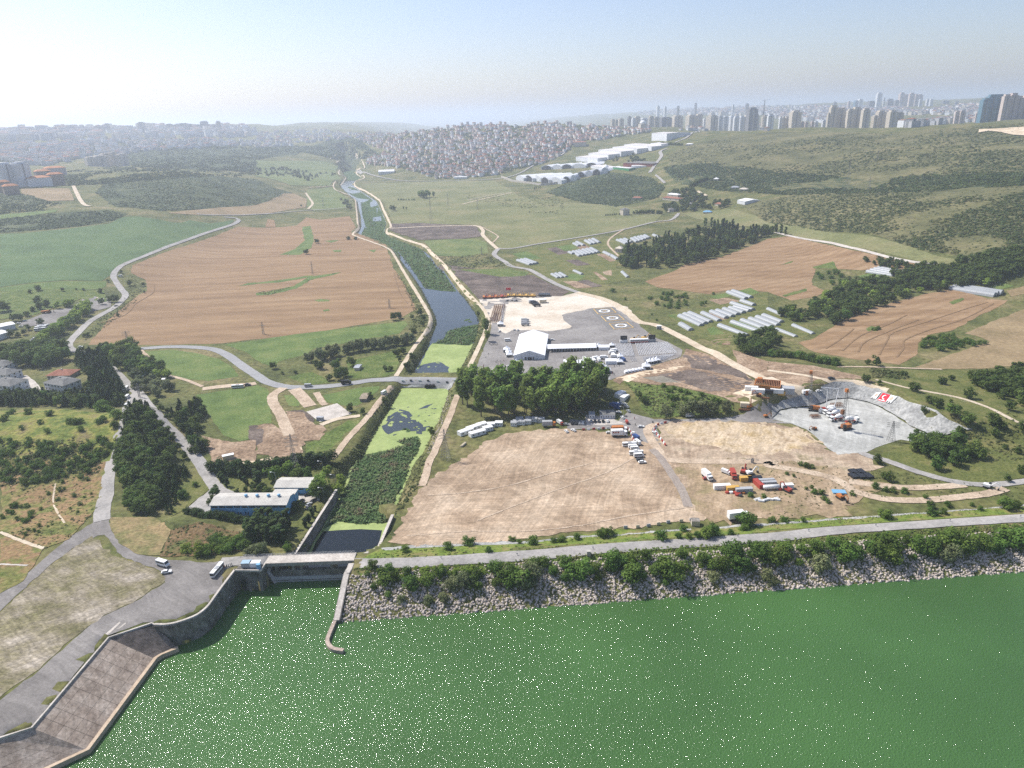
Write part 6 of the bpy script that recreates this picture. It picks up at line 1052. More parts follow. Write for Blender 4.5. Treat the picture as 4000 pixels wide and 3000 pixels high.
for i, (x, y) in enumerate(((218, 455), (180, 503), (163, 476), (430, 490))): vehicle(CAR, f'b1 {x},{y}', 30, 'white', f'scattered white car in the left car park, {nth(i)} of the strays', 'stray cars of the left car park')
vehicle(DUMPER, 'b1 395,385', 20, 'orange', 'orange tipper lorry in the left yard', sc_=1.1); vehicle(DIGGER, 'b1 425,378', 15, 'orange', 'orange excavator beside the tipper in the left yard')
vehicle(VAN, 'b2 455,1022', 2, 'silver', 'silver minibus driving along the new asphalt road'); vehicle(TRUCK, 'b2 782,1000', 4, 'black', 'black lorry on the new asphalt road'); vehicle(BUS, 'b1 2055,1030', 6, 'white', 'white and dark bus on the earth track below the crop field', sc_=.85); vehicle(CAR, 'b1 2140,1010', 5, 'dark', 'dark car behind the bus on the earth track', sc_=1.2); vehicle(VAN, 'b2 1107,1082', 68, 'white', 'white van on the canal track beside a round tree')
for i, (x, y, c, rz) in enumerate(((1240, 566, 'dark', 75), (1342, 570, 'dark', 80), (1462, 575, 'silver', 80), (1590, 590, 'black', 20), (1512, 668, 'black', 70), (1660, 665, 'black', 60), (1602, 712, 'silver', 65), (1598, 752, 'dark', 62))): vehicle(CAR, f'z4 {x},{y}', rz, c, f'{c} car parked at the blue sheds, {nth(i)} counted from the rear shed', 'cars at the blue sheds')
# event site
for s, rz, c, lab in (('z1 598,1118', 10, 'white', 'white car in front of the peaked tent by the marquee'), ('z1 1130,790', 5, 'white', 'white pickup alone behind the long tent'), ('z1 210,1240', 5, 'white', 'white car left of the leaning crane arm'), ('z1 296,1284', 5, 'white', 'white car beside the crane arm and gravel heap'), ('z1 1520,1200', 5, 'red', 'red and white car near the poplar tops'), ('z1 1620,1152', 5, 'white', 'white car beside the ambulance'), ('z1 478,685', 60, 'white', 'white car near the racks tent'), ('z1 660,665', 80, 'white', 'white car behind the marquee, left one'), ('z1 705,670', 80, 'white', 'white car behind the marquee, right one'), ('b3 2140,35', 0, 'dark', 'unused')):
    if lab != 'unused': vehicle(CAR, s, rz, c, lab)
for s, rz, c, lab in (('z1 655,1140', 3, 'black', 'black van in front of the peaked tent'), ('z1 582,800', 5, 'white', 'white minibus left of the marquee'), ('z1 1450,1162', -10, 'silver', 'grey van behind the poplar tops'), ('z1 1545,1158', 5, 'white', 'white ambulance van beside the peaked tents'), ('z1 1010,1212', 5, 'white', 'white van half hidden by the poplars'), ('z1 2005,1040', 105, 'blue', 'dark blue van at the end of the broadcast trucks'), ('b3 1535,1280', 5, 'white', 'white minibus in the shade of the grey willows')): vehicle(VAN, s, rz, c, lab)
for i, x in enumerate((560, 582, 606, 632, 660, 686)): vehicle(CAR, f'z1 {x},305', 85, 'dark' if i % 2 else 'silver', f'car in the row on white gravel, {nth(i)} from the left', 'cars in a row on the white gravel')
for i, (x, y) in enumerate(((905, 340), (922, 355), (940, 372))): vehicle(TRUCK, f'z1 {x},{y}', 5, 'black', f'black covered lorry on the white gravel, {nth(i)} from the rear', 'black lorries on the white gravel')
vehicle(TRUCK, 'z1 880,330', 5, 'white', 'white lorry behind the black lorries'); box_thing('container', 'z1 1013,325', 8, 5, 4.2, 4, CREAM, 'cream container on the white gravel', 'container', WHITEP)
for i, y in enumerate((562, 585, 608)): vehicle(TRUCK, f'z1 795,{y}', 5, 'grey', f'grey lorry behind the marquee, {nth(i)} from the rear', 'grey lorries behind the marquee')
for i, (x, y) in enumerate(((1525, 1040), (1590, 1050), (1670, 1030), (1700, 1050), (1770, 1020), (1640, 1062), (1870, 960), (1880, 990), (1900, 1010), (1890, 935))): vehicle(TRUCK, f'z1 {x},{y}', random.choice((0, 20, 100)), 'white', f'white broadcast truck beside the chairs, {nth(i)} of the cluster', 'white broadcast trucks', .85)
vehicle(DIGGER, 'z1 463,1135', 70, 'cream', 'pale loader in front of the marquee', sc_=.9)
for i in range(26): x = 285 + i * 25; c = 'orange' if i < 12 else 'yellow'; vehicle(DIGGER if i % 3 else DUMPER, f'z1 {x},{272 - (i if i < 12 else 24 - i * .2)}', 85 + random.uniform(-6, 6), 'red' if i % 4 == 1 and c == 'orange' else c, f'{"red or orange" if i < 12 else "yellow"} machine in the long display row, {nth(i)} from the left', 'construction machines in the display row')
for i in range(5): vehicle(DUMPER, f'z1 {975 + i * 28},{243}', 80, 'dark', f'dark lorry right of the display row, {nth(i)} from the left', 'dark lorries by the display row')
for i, (s, rz, c) in enumerate((('b3 935,1168', 160, 'white'), ('b3 970,1178', 150, 'white'), ('b3 990,1200', 130, 'silver'), ('b3 1005,1238', 110, 'silver'), ('b3 920,1248', 150, 'white'), ('b3 955,1292', 110, 'white'), ('b3 905,1215', 150, 'blue'))): vehicle(CAR, s, rz, c, f'{c} car along the bend right of the grove, {nth(i)} listed downhill', 'cars along the bend')
vehicle(TRUCK, 'b3 885,1200', 150, 'blue', 'blue lorry in the shade right of the grove'); vehicle(TRUCK, 'b3 990,1335', 95, 'red', 'small red lorry at the corner of the paved yard', sc_=.6, cab='white')
for i, (x, c) in enumerate(((520, 'black'), (552, 'dark'), (585, 'silver'), (612, 'white'), (685, 'silver'), (717, 'black'), (750, 'dark'), (787, 'black'), (825, 'white'))): vehicle(CAR, f'b3 {x},{1342 - (i > 3) * 18}', 82, c, f'{c} car parked below the site office, {nth(i)} from the left', 'cars parked below the site office')
vehicle(TRUCK, 'b3 320,1365', 0, 'grey', 'grey box lorry with orange cab at the edge of the graded field', sc_=1.15, cab='orange'); vehicle(TRUCK, 'b3 415,1345', -60, 'white', 'small white lorry beside the tarpaulin heap', sc_=.75, cab='red')
for s, rz, c, lab in (('b3 462,1352', 160, 'silver', 'silver car beside the small lorry'), ('b3 470,1412', 110, 'white', 'white car at the left end of the barriers, front one'), ('b3 530,1404', 130, 'white', 'white car at the left end of the barriers, rear one'), ('b3 840,1424', 0, 'white', 'white car left of the two box lorries'), ('b3 1115,1372', 0, 'white', 'white patrol car in the middle of the junction'), ('b3 1235,1424', 130, 'white', 'white car beside the right barrier line'), ('b3 1048,1428', 120, 'white', 'white car right of the barrier curve')): vehicle(CAR, s, rz, c, lab)
vehicle(TRUCK, 'b3 930,1416', 0, 'orange', 'box lorry with orange roof, rear one of a pair', sc_=1.25, cab='white'); LT = vehicle(TRUCK, 'b3 925,1448', 0, 'white', 'white box lorry with red lettering patch, front one of a pair', sc_=1.3)
for x in (-3.4, -2.2, -1.0): o = MB().box(x, x + .8, -1.29, -1.26, 2.2, 2.9).build('lettering', REDP, LT)
vehicle(TRUCK, 'b3 1068,1470', 115, 'blue', 'blue pickup lorry in the queue beside the barriers', sc_=.8); vehicle(VAN, 'b3 1082,1512', 110, 'white', 'white minibus in front of the blue lorry')
Qv = [('b3 1015,1532', BUS, .85), ('b3 1048,1552', VAN, 1), ('b3 1062,1566', VAN, .9), ('b3 1075,1582', CAR, 1), ('b3 1072,1606', BUS, .8), ('b3 1095,1628', VAN, 1), ('c3 1105,2', CAR, 1.1), ('c3 1125,22', CAR, 1.1)]
for i, (s, pr, k) in enumerate(Qv): vehicle(pr, s, 4, 'white' if i != 6 else 'dark', f'{"dark" if i == 6 else "white"} vehicle in the slanting queue on the graded field, {nth(i)} from the top', 'vehicles queued on the graded field', k)
vehicle(TRUCK, 'z3 352,375', -75, 'white', 'white box lorry standing on the graded field', sc_=1.1); vehicle(CAR, 'z3 350,390', 2, 'red', 'dark red car in front of the white box lorry', sc_=1.1); vehicle(TRUCK, 'z3 585,320', -50, 'white', 'white flatbed cab with red load', sc_=.7, cab='white'); vehicle(TRUCK, 'z3 675,362', -95, 'red', 'red lorry seen from behind on the scraped ground', sc_=1.05); vehicle(TRUCK, 'z3 735,885', 8, 'white', 'white lorry beside a round bush at the field edge', sc_=1.35)
CT_ = [('z3 535,505', 9.5, WHITEP, 'white container, left one of the front row'), ('z3 668,530', 7, YELLOWP, 'yellow container in the front row'), ('z3 805,548', 9.5, GREYP, 'pale grey container with white cab end in the front row'), ('z3 828,408', 7, YELLOWP, 'yellow container in the rear row'), ('z3 940,408', 8, BLACKP, 'dark flat container in the rear row'), ('z3 1085,440', 9, GREYP, 'grey container, rear one of the stack'), ('z3 1105,462', 9, GREYP, 'grey container, front one of the stack'), ('z3 1340,500', 6.5, WHITEP, 'white bin beside the white tank')]
for s, l, m, lab in CT_: box_thing('container', s, l, 2.6, 2.8, 2, m, lab, 'container', group='containers on the scraped ground')
box_thing('container', 'z3 985,470', 8, 2.8, 2.8, 100, REDP, 'red container end-on beside the grey ones', 'container'); vehicle(TANK, 'z3 1145,515', 2, 'white', 'long white cylindrical tank beside the grey containers', sc_=.95)
DRUM = MB().lathe([(.9, 0), (1.0, .1), (1.0, 1.1), (.9, 1.2)], 12).build('drum', ORANGEP); DRUM['category'] = 'drum'
for i, (x, y, m) in enumerate(((600, 560, 'red'), (650, 560, 'white'), (700, 565, 'red'), (745, 580, 'red'), (800, 565, 'orange'), (720, 590, 'red'), (765, 598, 'dark'), (1255, 520, 'red'))): put(DRUM, P(*q(f'z3 {x},{y}')[0]), 0, 1.1, f'{m} steel drum lying before the containers, {nth(i)} from the left', 'steel drums', {'drum': COLS[m]})
def pipe_bundle(s, rz, L_, m, label, n=5, cat='pipes', group=None):
    p = P(*q(s)[0]); mb = MB()
    for i in range(n): mb.tube((-L_ / 2, (i % 3 - 1) * .7, .35 + .6 * (i // 3)), (L_ / 2, (i % 3 - 1) * .7, .35 + .6 * (i // 3)), .33, k=8)
    o = mb.build('pipe_bundle', m); o.location = p; o.rotation_euler = (0, 0, R_(rz)); return tag(o, label, cat, group)
for i, (x, y) in enumerate(((970, 640), (1020, 660), (1070, 650), (1130, 640), (1190, 635), (1215, 645))): pipe_bundle(f'z3 {x},{y}', 20 * (-1) ** i, 3.4, WHITEP, f'white pipe bundle on the scraped ground, {nth(i)} from the left', group='white pipe bundles')
for i in range(5): box_thing('black_trough', f'c4 {738 + (i % 3) * 62},{138 - (i // 3) * 34}', 4.2, 5.5, 1.3, 8, BLACKP, f'black rectangular trough beside the pale track, {nth(i)} of the block', 'trough', group='black troughs')
vehicle(DIGGER, 'z3 800,310', 60, 'red', 'red excavator beside the yellow container', sc_=1.0); vehicle(DIGGER, 'z3 880,330', 20, 'white', 'white crawler rig beside the yellow container', sc_=1.05); vehicle(DIGGER, 'z3 1345,540', 120, 'red', 'red machine beside the white bin'); vehicle(DIGGER, 'c4 625,330', -70, 'orange', 'orange machine on the grass left of the pale track', sc_=1.0); vehicle(DIGGER, 'c4 1895,235', -40, 'white', 'white excavator at the right track junction', sc_=1.0)
vehicle(DIGGER, 'z5 1060,1270', 5, 'orange', 'orange roller at the pit entrance road', sc_=.7); vehicle(DIGGER, 'z5 2100,1545', 200, 'orange', 'small dark loader on the pit floor', sc_=.7); tarp = box_thing('tarpaulin', 'c4 612,275', 7, 4, .8, -10, BLUEP, 'blue tarpaulin over a stack on the grass', 'tarpaulin')
# pit: cranes, mixers, pump, steel frames
def lattice(mb, a, b, w0, w1, n=10, t=.12):
    a, b = Vector(a), Vector(b); d = (b - a).normalized(); u = d.orthogonal().normalized(); v = d.cross(u)
    def c(f, i): w_ = w0 + (w1 - w0) * f; return a + (b - a) * f + (u * (1 if i in (0, 3) else -1) + v * (1 if i < 2 else -1)) * w_ / 2
    for i in range(4): mb.tube(c(0, i), c(1, i), t, t * .8, 4, False)
    for k in range(n):
        for i in range(4): mb.tube(c(k / n, i), c((k + 1) / n, (i + 1) % 4), t * .6, k=3, cap=False); mb.tube(c(k / n, i), c(k / n, (i + 1) % 4), t * .6, k=3, cap=False)
    return mb
STEEL = M('grey_lattice_steel', [(.2, .19, .18), (.3, .29, .27)], 2, .5, .15)
def crawler(s, rz, H_, label, lean=(0, 0), fw=None):
    p = P(*q(s)[0]); o = empty('crawler_crane', p, R_(rz), label, 'crane')
    for s_ in (-1, 1): MB().ext([(-3.4, .2), (3.4, .2), (3.8, .7), (3.4, 1.3), (-3.4, 1.3), (-3.8, .7)], s_ * 2.2 - .5, s_ * 2.2 + .5, 'y').build('track', BLACKP, o)
    MB().box(-4, 2.6, -1.7, 1.7, 1.4, 3.6, .1, .1).build('body', ORANGEP, o); MB().box(.9, 2.8, .6, 1.75, 1.5, 3.9).build('cab', GLASS, o); lattice(MB(), (2.2, 0, 2.2), (2.2 + lean[0], lean[1], H_), 1.5, 1.1, 14).build('boom', STEEL, o); MB().box(1.6 + lean[0], 3.4 + lean[0], -.9 + lean[1], .9 + lean[1], H_ - .6, H_ + 1.6).build('boom_head', ORANGEP, o)
    MB().tube((-3.6, 0, 3.4), (2.2 + lean[0], lean[1], H_), .06, k=4).tube((-2.8, .6, 3.4), (2.2 + lean[0], lean[1] + .3, H_), .06, k=4).build('cable', BLACKP, o); MB().box(2.6 + lean[0], 4.4 + lean[0], -1 + lean[1], 1 + lean[1], H_ * .42, H_ * .42 + 3).build('grab', RUST, o); MB().tube((3.4 + lean[0], lean[1], H_), (3.4 + lean[0], lean[1], H_ * .42 + 2.8), .07, k=4).build('hoist_rope', BLACKP, o)
    return o
crawler('b4 665,1385', 200, 28, 'large orange crawler crane with lattice boom, nearest in the pit', (.8, 0)); crawler('b4 395,1225', 160, 29, 'smaller orange crawler crane with dark boom at the pit wall', (2.5, 2))
for i, (x, y, rz) in enumerate(((530, 1255, 195), (562, 1278, 195), (590, 1312, 192), (720, 1330, 10), (520, 1236, 190))): vehicle(MIXER, f'b4 {x},{y}', rz, 'white', f'white concrete mixer truck in the pit, {nth(i)} of the row', 'mixer trucks', 1.15, cab='white' if i != 4 else 'red')
pp_ = P(*q('b4 500,1240')[0]); pu = empty('concrete_pump', pp_, R_(190), 'white concrete pump truck with folded boom arched over the pit', 'truck'); MB().box(-5, 3, -1.2, 1.2, .7, 1.8).build('chassis', REDP, pu); MB().box(3, 5, -1.2, 1.2, .6, 3).build('cab', WHITEP, pu)
bm_ = MB(); J = [(0, 0, 2), (1, 0, 17), (6.5, .5, 20), (-7, 1, 17.5), (-5.5, 1, 4)]
for a_, b_ in zip(J, J[1:]): bm_.tube(a_, b_, .34, .28, 6)
bm_.build('boom', WHITEP, pu)
for sx in (-1, 1): MB().tube((sx * 2, 0, .8), (sx * 3, 2.4, .1), .15, k=5).build('outrigger', WHITEP, pu)
wheels(pu, (-3.5, -2, 3.6), 2.4, .5)
def cage(s, rz, L_, W_, H_, m, label, cat='steel cage', group=None, nx=6):
    p = P(*q(s)[0]); mb = MB()
    for i in range(nx + 1):
        x = -L_ / 2 + L_ * i / nx
        for y in (-W_ / 2, W_ / 2): mb.box(x - .12, x + .12, y - .12, y + .12, 0, H_)
        mb.box(x - .1, x + .1, -W_ / 2, W_ / 2, H_ - .2, H_)
    for y in (-W_ / 2, W_ / 2):
        for z in (.1, H_ * .5, H_): mb.box(-L_ / 2, L_ / 2, y - .1, y + .1, z - .12, z + .12)
    o = mb.build('steel_cage', m); o.location = p; o.rotation_euler = (0, 0, R_(rz)); return tag(o, label, cat, group)
def rig(s, rz, label):
    p = P(*q(s)[0]); o = empty('steel_formwork', p, R_(rz), label, 'formwork'); MB().box(-9, 9, -7, -6.5, 0, 3.6).build('side_panel', ORANGEP, o); MB().box(-9, 9, 6.5, 7, 0, 3.6).build('side_panel', ORANGEP, o); MB().box(8.5, 9, -6.5, 6.5, 0, 3.6).build('end_panel', ORANGEP, o); MB().box(-9, -8.5, -6.5, 6.5, 0, 3.6).build('end_panel', ORANGEP, o)
    mb = MB()
    for i in range(14): x = -8 + 16.5 * i / 14; mb.box(x - .3, x + .3, -6.4, 6.4, 2.6, 3.3)
    mb.build('beam', RUST, o); mb = MB()
    for i in range(12): x = -8.2 + 16.4 * i / 11; mb.box(x - .15, x + .15, -7.2, -7, 0, 3.6)
    mb.build('rib', YELLOWP, o); MB().box(-8, -3.5, 1, 5.5, 3.4, 5.6, .6, .6).build('drive_unit', ORANGEP, o); return o
rig('z5 1090,620', -22, 'big orange steel formwork with rusty beams by the gravel road')
for s, l, w_, h_, m, lab in (('z5 745,690', 9, 3, 3, WHITEP, 'white container left of the orange formwork, rear one'), ('z5 885,745', 9, 3, 3, WHITEP, 'white container left of the orange formwork, front one'), ('z5 1295,745', 9, 3, 3, WHITEP, 'white container right of the orange formwork'), ('z5 1390,790', 5, 2.6, 2.8, YELLOWP, 'yellow generator box before the grey cabin'), ('z5 1535,750', 8, 6, 4.5, GREYP, 'tall grey cabin with white sacks on its roof'), ('z5 600,1040', 6, 3, 3, CREAM, 'cream cabin beside the orange drill at the junction'), ('z5 1090,740', 8, 3, 2.2, BLACKP, 'dark skip in front of the orange formwork')): box_thing('container', s, l, w_, h_, -15, m, lab, 'container')
vehicle(TRUCK, 'z5 1945,780', 12, 'white', 'white lorry on the rim of the pit', sc_=.9); vehicle(CAR, 'z5 2190,725', 15, 'white', 'white car on the rim of the pit'); vehicle(CAR, 'b4 545,955', 5, 'black', 'black car on the pale track above the pit', sc_=1.15); vehicle(DIGGER, 'z5 905,815', 160, 'orange', 'orange excavator arm before the white containers', sc_=.8)
dr = empty('drill_rig', P(*q('z5 700,1055')[0]), R_(20), 'orange drill rig with upright mast beside the cream cabin', 'drill rig'); MB().box(-2, 2, -1, 1, .3, 1.6).build('body', ORANGEP, dr); lattice(MB(), (1, 0, 1), (1, 0, 7), .8, .6, 6).build('mast', ORANGEP, dr)
pipe_bundle('z5 990,860', -25, 9, RUST, 'long rusty pipe stack on the sand before the containers'); pipe_bundle('z5 600,1120', -10, 8, RUST, 'rusty pipe stack beside the orange drill'); pipe_bundle('b2 1790,1525', 65, 6, CREAM, 'timber stack on the grass beside the canal track', cat='timber'); cage('b4 405,1285', 5, 6, 3, 2, RUST, 'rusty reinforcement frame on the grey pit pad'); cage('b4 590,1190', 5, 8, 3, 2.4, RUST, 'rusty frame hanging beside the pump boom')
for i in range(14): t = i / 13; cage(f'z1 {482 - 55 * t},{372 + 200 * t}', 3, 12, 4.6 if i else 4, 2.6, RUST, f'rusty steel rack in the long stack on white gravel, {nth(i)} from the rear', group='rusty steel racks', nx=5)
POST = MB().box(-1.1, 1.1, -.5, .5, 0, 1.5).box(-.2, .2, -.2, .2, 1.5, 2.4).build('display_stand', WHITEP); POST['category'] = 'stand'
for i in range(14): t = i / 13; put(POST, P(*q(f'z1 {530 - 25 * t},{368 + 190 * t}')[0]), 0, 1.2, f'white display stand beside the rusty racks, {nth(i)} from the rear', 'white display stands')
# leaning mobile crane arm
mc = empty('mobile_crane', P(*q('z1 275,1350')[0]), R_(75), 'rust-brown crane with telescopic arm leaning left of the grove', 'crane'); MB().box(-4, 3, -1.3, 1.3, .6, 2.2).build('body', RUST, mc); MB().tube((0, 0, 2), (9, 1.5, 15), .5, .3, 6).build('arm', RUST, mc); wheels(mc, (-3, 2), 2.4, .6)
# stage, screens, chairs
for s, lab in (('b3 965,640', 'black video screen on a white trailer left of the stage'), ('b3 1207,632', 'black video screen on a trailer right of the stage')):
    o = empty('video_screen', P(*q(s)[0]), 0, lab, 'screen'); MB().box(-3.6, 3.6, -1.2, 1.2, .5, 3).build('trailer', WHITEP if 'left' in lab else GREYP, o); MB().box(-3.2, 3.2, -.2, .2, 3.1, 7).build('screen', BLACKP, o); wheels(o, (-2, 2), 2.2, .5)
o = empty('stage_truck', P(*q('b3 1097,640')[0]), 0, 'white and red stage lorry between the two video screens', 'stage'); MB().box(-8.5, 8.5, -1.6, 1.6, 1.4, 4).build('body', WHITEP, o); MB().box(-8.3, 8.3, -1.68, -1.6, .8, 1.9).build('skirt', REDP, o); MB().box(-8.2, 8.2, -1.66, -1.6, 2.4, 3.2).build('windows', GLASS, o); wheels(o, (-6, 5, 6.5), 2.8, .6)
vehicle(DIGGER, 'b3 1050,625', 20, 'yellow', 'yellow excavator behind the stage, left one', sc_=1.2); vehicle(DIGGER, 'b3 1145,615', 20, 'yellow', 'yellow excavator behind the stage, right one', sc_=1.3)
def chair_mb(): return MB().box(-.24, .24, -.22, .24, .4, .47).box(-.24, .24, .2, .26, .47, .9).box(-.22, -.17, -.2, .22, 0, .4).box(.17, .22, -.2, .22, 0, .4)
CHM = flat('white_chair_plastic', (.72, .72, .72)); CHAIR = chair_mb().build('chair', CHM); CHAIR['category'] = 'chair'; CH_me = CHAIR.data
cp = []
for s in ('b3 872,656 1030,651 1062,760 935,762', 'b3 1062,650 1345,640 1432,732 1095,755', 'b3 1122,768 1420,742 1310,798 1140,802', 'b3 1010,768 1060,765 1085,800 1030,806'):
    W = [P2(x, y) for x, y in q(s)]; A_, B_, C_, D_ = W; nx_ = int(math.hypot(B_[0] - A_[0], B_[1] - A_[1]) / 1.35); ny_ = int(math.hypot(D_[0] - A_[0], D_[1] - A_[1]) / .85)
    for i in range(nx_):
        for j in range(ny_):
            u, v = (i + .5) / nx_, (j + .5) / ny_; x = (A_[0] * (1 - u) + B_[0] * u) * (1 - v) + (D_[0] * (1 - u) + C_[0] * u) * v; y = (A_[1] * (1 - u) + B_[1] * u) * (1 - v) + (D_[1] * (1 - u) + C_[1] * u) * v; cp.append((x, y))
cp.sort(key=lambda p: math.hypot(*p))
for x, y in cp[:300]: put(CHAIR, (x, y, hgt(x, y) + .35), R_(160), 1, 'white chair in the front block of empty seats nearest the road', 'white event chairs')
V0 = np.array([v.co[:] for v in CH_me.vertices]); F0 = np.array([p.vertices[:] for p in CH_me.polygons]); rest = cp[300:]
if rest: VV = (V0[None] * np.array([1.1, 1.1, 1]) + np.array([(x, y, hgt(x, y) + .35) for x, y in rest])[:, None]).reshape(-1, 3); tag(mesh_np('chair_rows', VV, (F0[None] + (np.arange(len(rest)) * len(V0))[:, None, None]).reshape(-1, 4), CHM), kind='stuff')
# helipads painted on the asphalt
def paint(name, polys, mat, lay):
    V, F = [], []
    for pl in polys:
        n = len(V); V += [(x, y, hgt(x, y) + .42 + .004 * lay) for x, y in pl]; F.append(tuple(range(n, n + len(pl))))
    o = mesh_np(name, V, F, mat)
    for p in o.data.polygons:
        if p.normal.z < 0: o.data.flip_normals(); break
    return struct(o)
YL = flat('yellow_line_paint', (.55, .36, .12), .8); WL = flat('white_line_paint', (.75, .75, .73), .8)
for i, (rc, c) in enumerate((('b3 705,350 855,340 900,380 745,395', 'b3 798,367'), ('b3 770,412 920,400 970,442 815,458', 'b3 868,428'), ('b3 840,477 990,463 1050,510 885,525', 'b3 942,493'))):
    W = [P2(x, y) for x, y in q(rc)]; C_ = P2(*q(c)[0]); pl = []
    for a, b in zip(W, W[1:] + W[:1]): dx, dy = b[0] - a[0], b[1] - a[1]; l = math.hypot(dx, dy); ex, ey = -dy / l * .45, dx / l * .45; pl.append([(a[0] - ex, a[1] - ey), (b[0] - ex, b[1] - ey), (b[0] + ex, b[1] + ey), (a[0] + ex, a[1] + ey)])
    paint('helipad_frame', pl, YL, 2); r0, r1 = 4.3, 6.2; paint('helipad_circle', [[(C_[0] + r * math.cos(t), C_[1] + r * math.sin(t)) for r, t in ((r0, k * .1963), (r1, k * .1963), (r1, (k + 1) * .1963), (r0, (k + 1) * .1963))] for k in range(32)], WL, 3)
    paint('helipad_letter', [[(C_[0] + x, C_[1] + y) for x, y in r] for r in (((-1.5, -2), (-.9, -2), (-.9, 2), (-1.5, 2)), ((.9, -2), (1.5, -2), (1.5, 2), (.9, 2)), ((-.88, -.3), (.88, -.3), (.88, .3), (-.88, .3)))], YL, 4)
# barriers
BW = MB().ext([(-.3, 0), (.3, 0), (.12, .9), (-.12, .9)], -.75, .75).build('barrier', WHITEP); BW['category'] = 'barrier'
def barriers(s, L_, lab, group, c=('red', 'white'), sc_=1.5):
    W = cat_rom([P2(x, y) for x, y in q(s)], 8); acc = 0; k = 0
    for a, b in zip(W, W[1:]):
        l = math.hypot(b[0] - a[0], b[1] - a[1]); acc += l
        if acc >= L_: acc = 0; put(BW, (b[0], b[1], hgt(*b) + .33), math.atan2(b[1] - a[1], b[0] - a[0]), (1.3, sc_, sc_), lab.format(c=c[k % 2], n=nth(k) if k < 50 else 'one far'), group, {'barrier': COLS[c[k % 2]]}); k += 1
barriers('b3 590,1400 750,1390 900,1381 980,1385 1020,1410 1060,1520', 2.2, '{c} plastic barrier in the curve around the field corner, {n} from the left', 'barriers of the field corner'); barriers('b3 1350,1332 1270,1350 1228,1385 1240,1420 1280,1470 1328,1532', 2.2, '{c} plastic barrier in the curve right of the junction, {n} from the top', 'barriers of the junction')
barriers('b2 1190,968 1450,970 1740,968', 5.2, '{c} concrete block along the causeway edge, {n} from the left', 'blocks along the causeway', ('white', 'dark'), 1.3); barriers('c3 890,588 1000,585 1180,570 1350,540 1550,522', 5.5, '{c} stone block along the graded field edge, {n} from the left', 'stone blocks of the field edge', ('grey', 'cream'), 1.6)
sheet('culvert_bank', 'b2 1190,985 1450,978 1710,975 1690,1026 1450,1030 1270,1028', PITW, lay=62)
for i, x in enumerate((1474, 1503, 1532)):
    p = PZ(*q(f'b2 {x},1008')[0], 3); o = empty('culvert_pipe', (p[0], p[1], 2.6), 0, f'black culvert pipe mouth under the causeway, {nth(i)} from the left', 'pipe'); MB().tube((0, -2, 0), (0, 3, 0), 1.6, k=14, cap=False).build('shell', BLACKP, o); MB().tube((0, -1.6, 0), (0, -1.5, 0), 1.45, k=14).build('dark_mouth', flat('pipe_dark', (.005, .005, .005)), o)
# banners on the pit wall
def on_slope(pts): return [P(x, y) for x, y in pts]
def cloth(name, quad, m, parent, off, n=6):
    A_, B_, C_, D_ = quad; V, F = [], []
    for i in range(n + 1):
        for j in range(n + 1):
            u, v = i / n, j / n; x = (A_[0] * (1 - u) + B_[0] * u) * (1 - v) + (D_[0] * (1 - u) + C_[0] * u) * v; y = (A_[1] * (1 - u) + B_[1] * u) * (1 - v) + (D_[1] * (1 - u) + C_[1] * u) * v; V.append((x, y, hgt(x, y) + 1.8 + off))
    F = [(i * (n + 1) + j, (i + 1) * (n + 1) + j, (i + 1) * (n + 1) + j + 1, i * (n + 1) + j + 1) for i in range(n) for j in range(n)]
    o = mesh_np(name, V, F, m, parent)
    if o.data.polygons[0].normal.z < 0: o.data.flip_normals()
    return o
def bl(quad, u, v): A_, B_, C_, D_ = quad; return ((A_[0] * (1 - u) + B_[0] * u) * (1 - v) + (D_[0] * (1 - u) + C_[0] * u) * v, (A_[1] * (1 - u) + B_[1] * u) * (1 - v) + (D_[1] * (1 - u) + C_[1] * u) * v)
def patch(name, quad, outline, m, parent, off):
    V = [(*bl(quad, u, v), hgt(*bl(quad, u, v)) + 1.8 + off) for u, v in outline]; n = len(V); r = geometry.delaunay_2d_cdt([Vector(v[:2]) for v in V], [(i, (i + 1) % n) for i in range(n)], [], 1, 1e-5); o = mesh_np(name, [(*v, hgt(*v) + 1.8 + off) for v in r[0]], [tuple(f) for f in r[2]], m, parent)
    if o.data.polygons[0].normal.z < 0: o.data.flip_normals()
    return o
FLAGR = flat('flag_red', (.62, .02, .04), .8); SKIN = flat('portrait_tan', (.55, .36, .27), .8)
fo = empty('flag_banner', (0, 0, 0), 0, 'large red banner with white crescent and star on the pit wall', 'banner')
Q = [P2(x, y) for x, y in q('b4 990,1090 1055,1108 1010,1170 940,1152')]; cloth('cloth', Q, FLAGR, fo, 0); circ = lambda cx, cy, r, a0, a1, n: [(cx + r * math.cos(a0 + (a1 - a0) * i / n), cy + r * math.sin(a0 + (a1 - a0) * i / n)) for i in range(n + 1)]
patch('crescent', Q, circ(.5, .42, .25, .5, 5.78, 20) + circ(.57, .42, .2, 5.5, .78, 18), WHITEP, fo, .12); patch('star', Q, [(.55 + (.12 if i % 2 == 0 else .05) * math.cos(i * math.pi / 5 + .3), .68 + (.12 if i % 2 == 0 else .05) * math.sin(i * math.pi / 5 + .3)) for i in range(10)], WHITEP, fo, .12)
patch('lettering', Q, [(.1, .86), (.9, .86), (.9, .94), (.1, .94)], WHITEP, fo, .1)
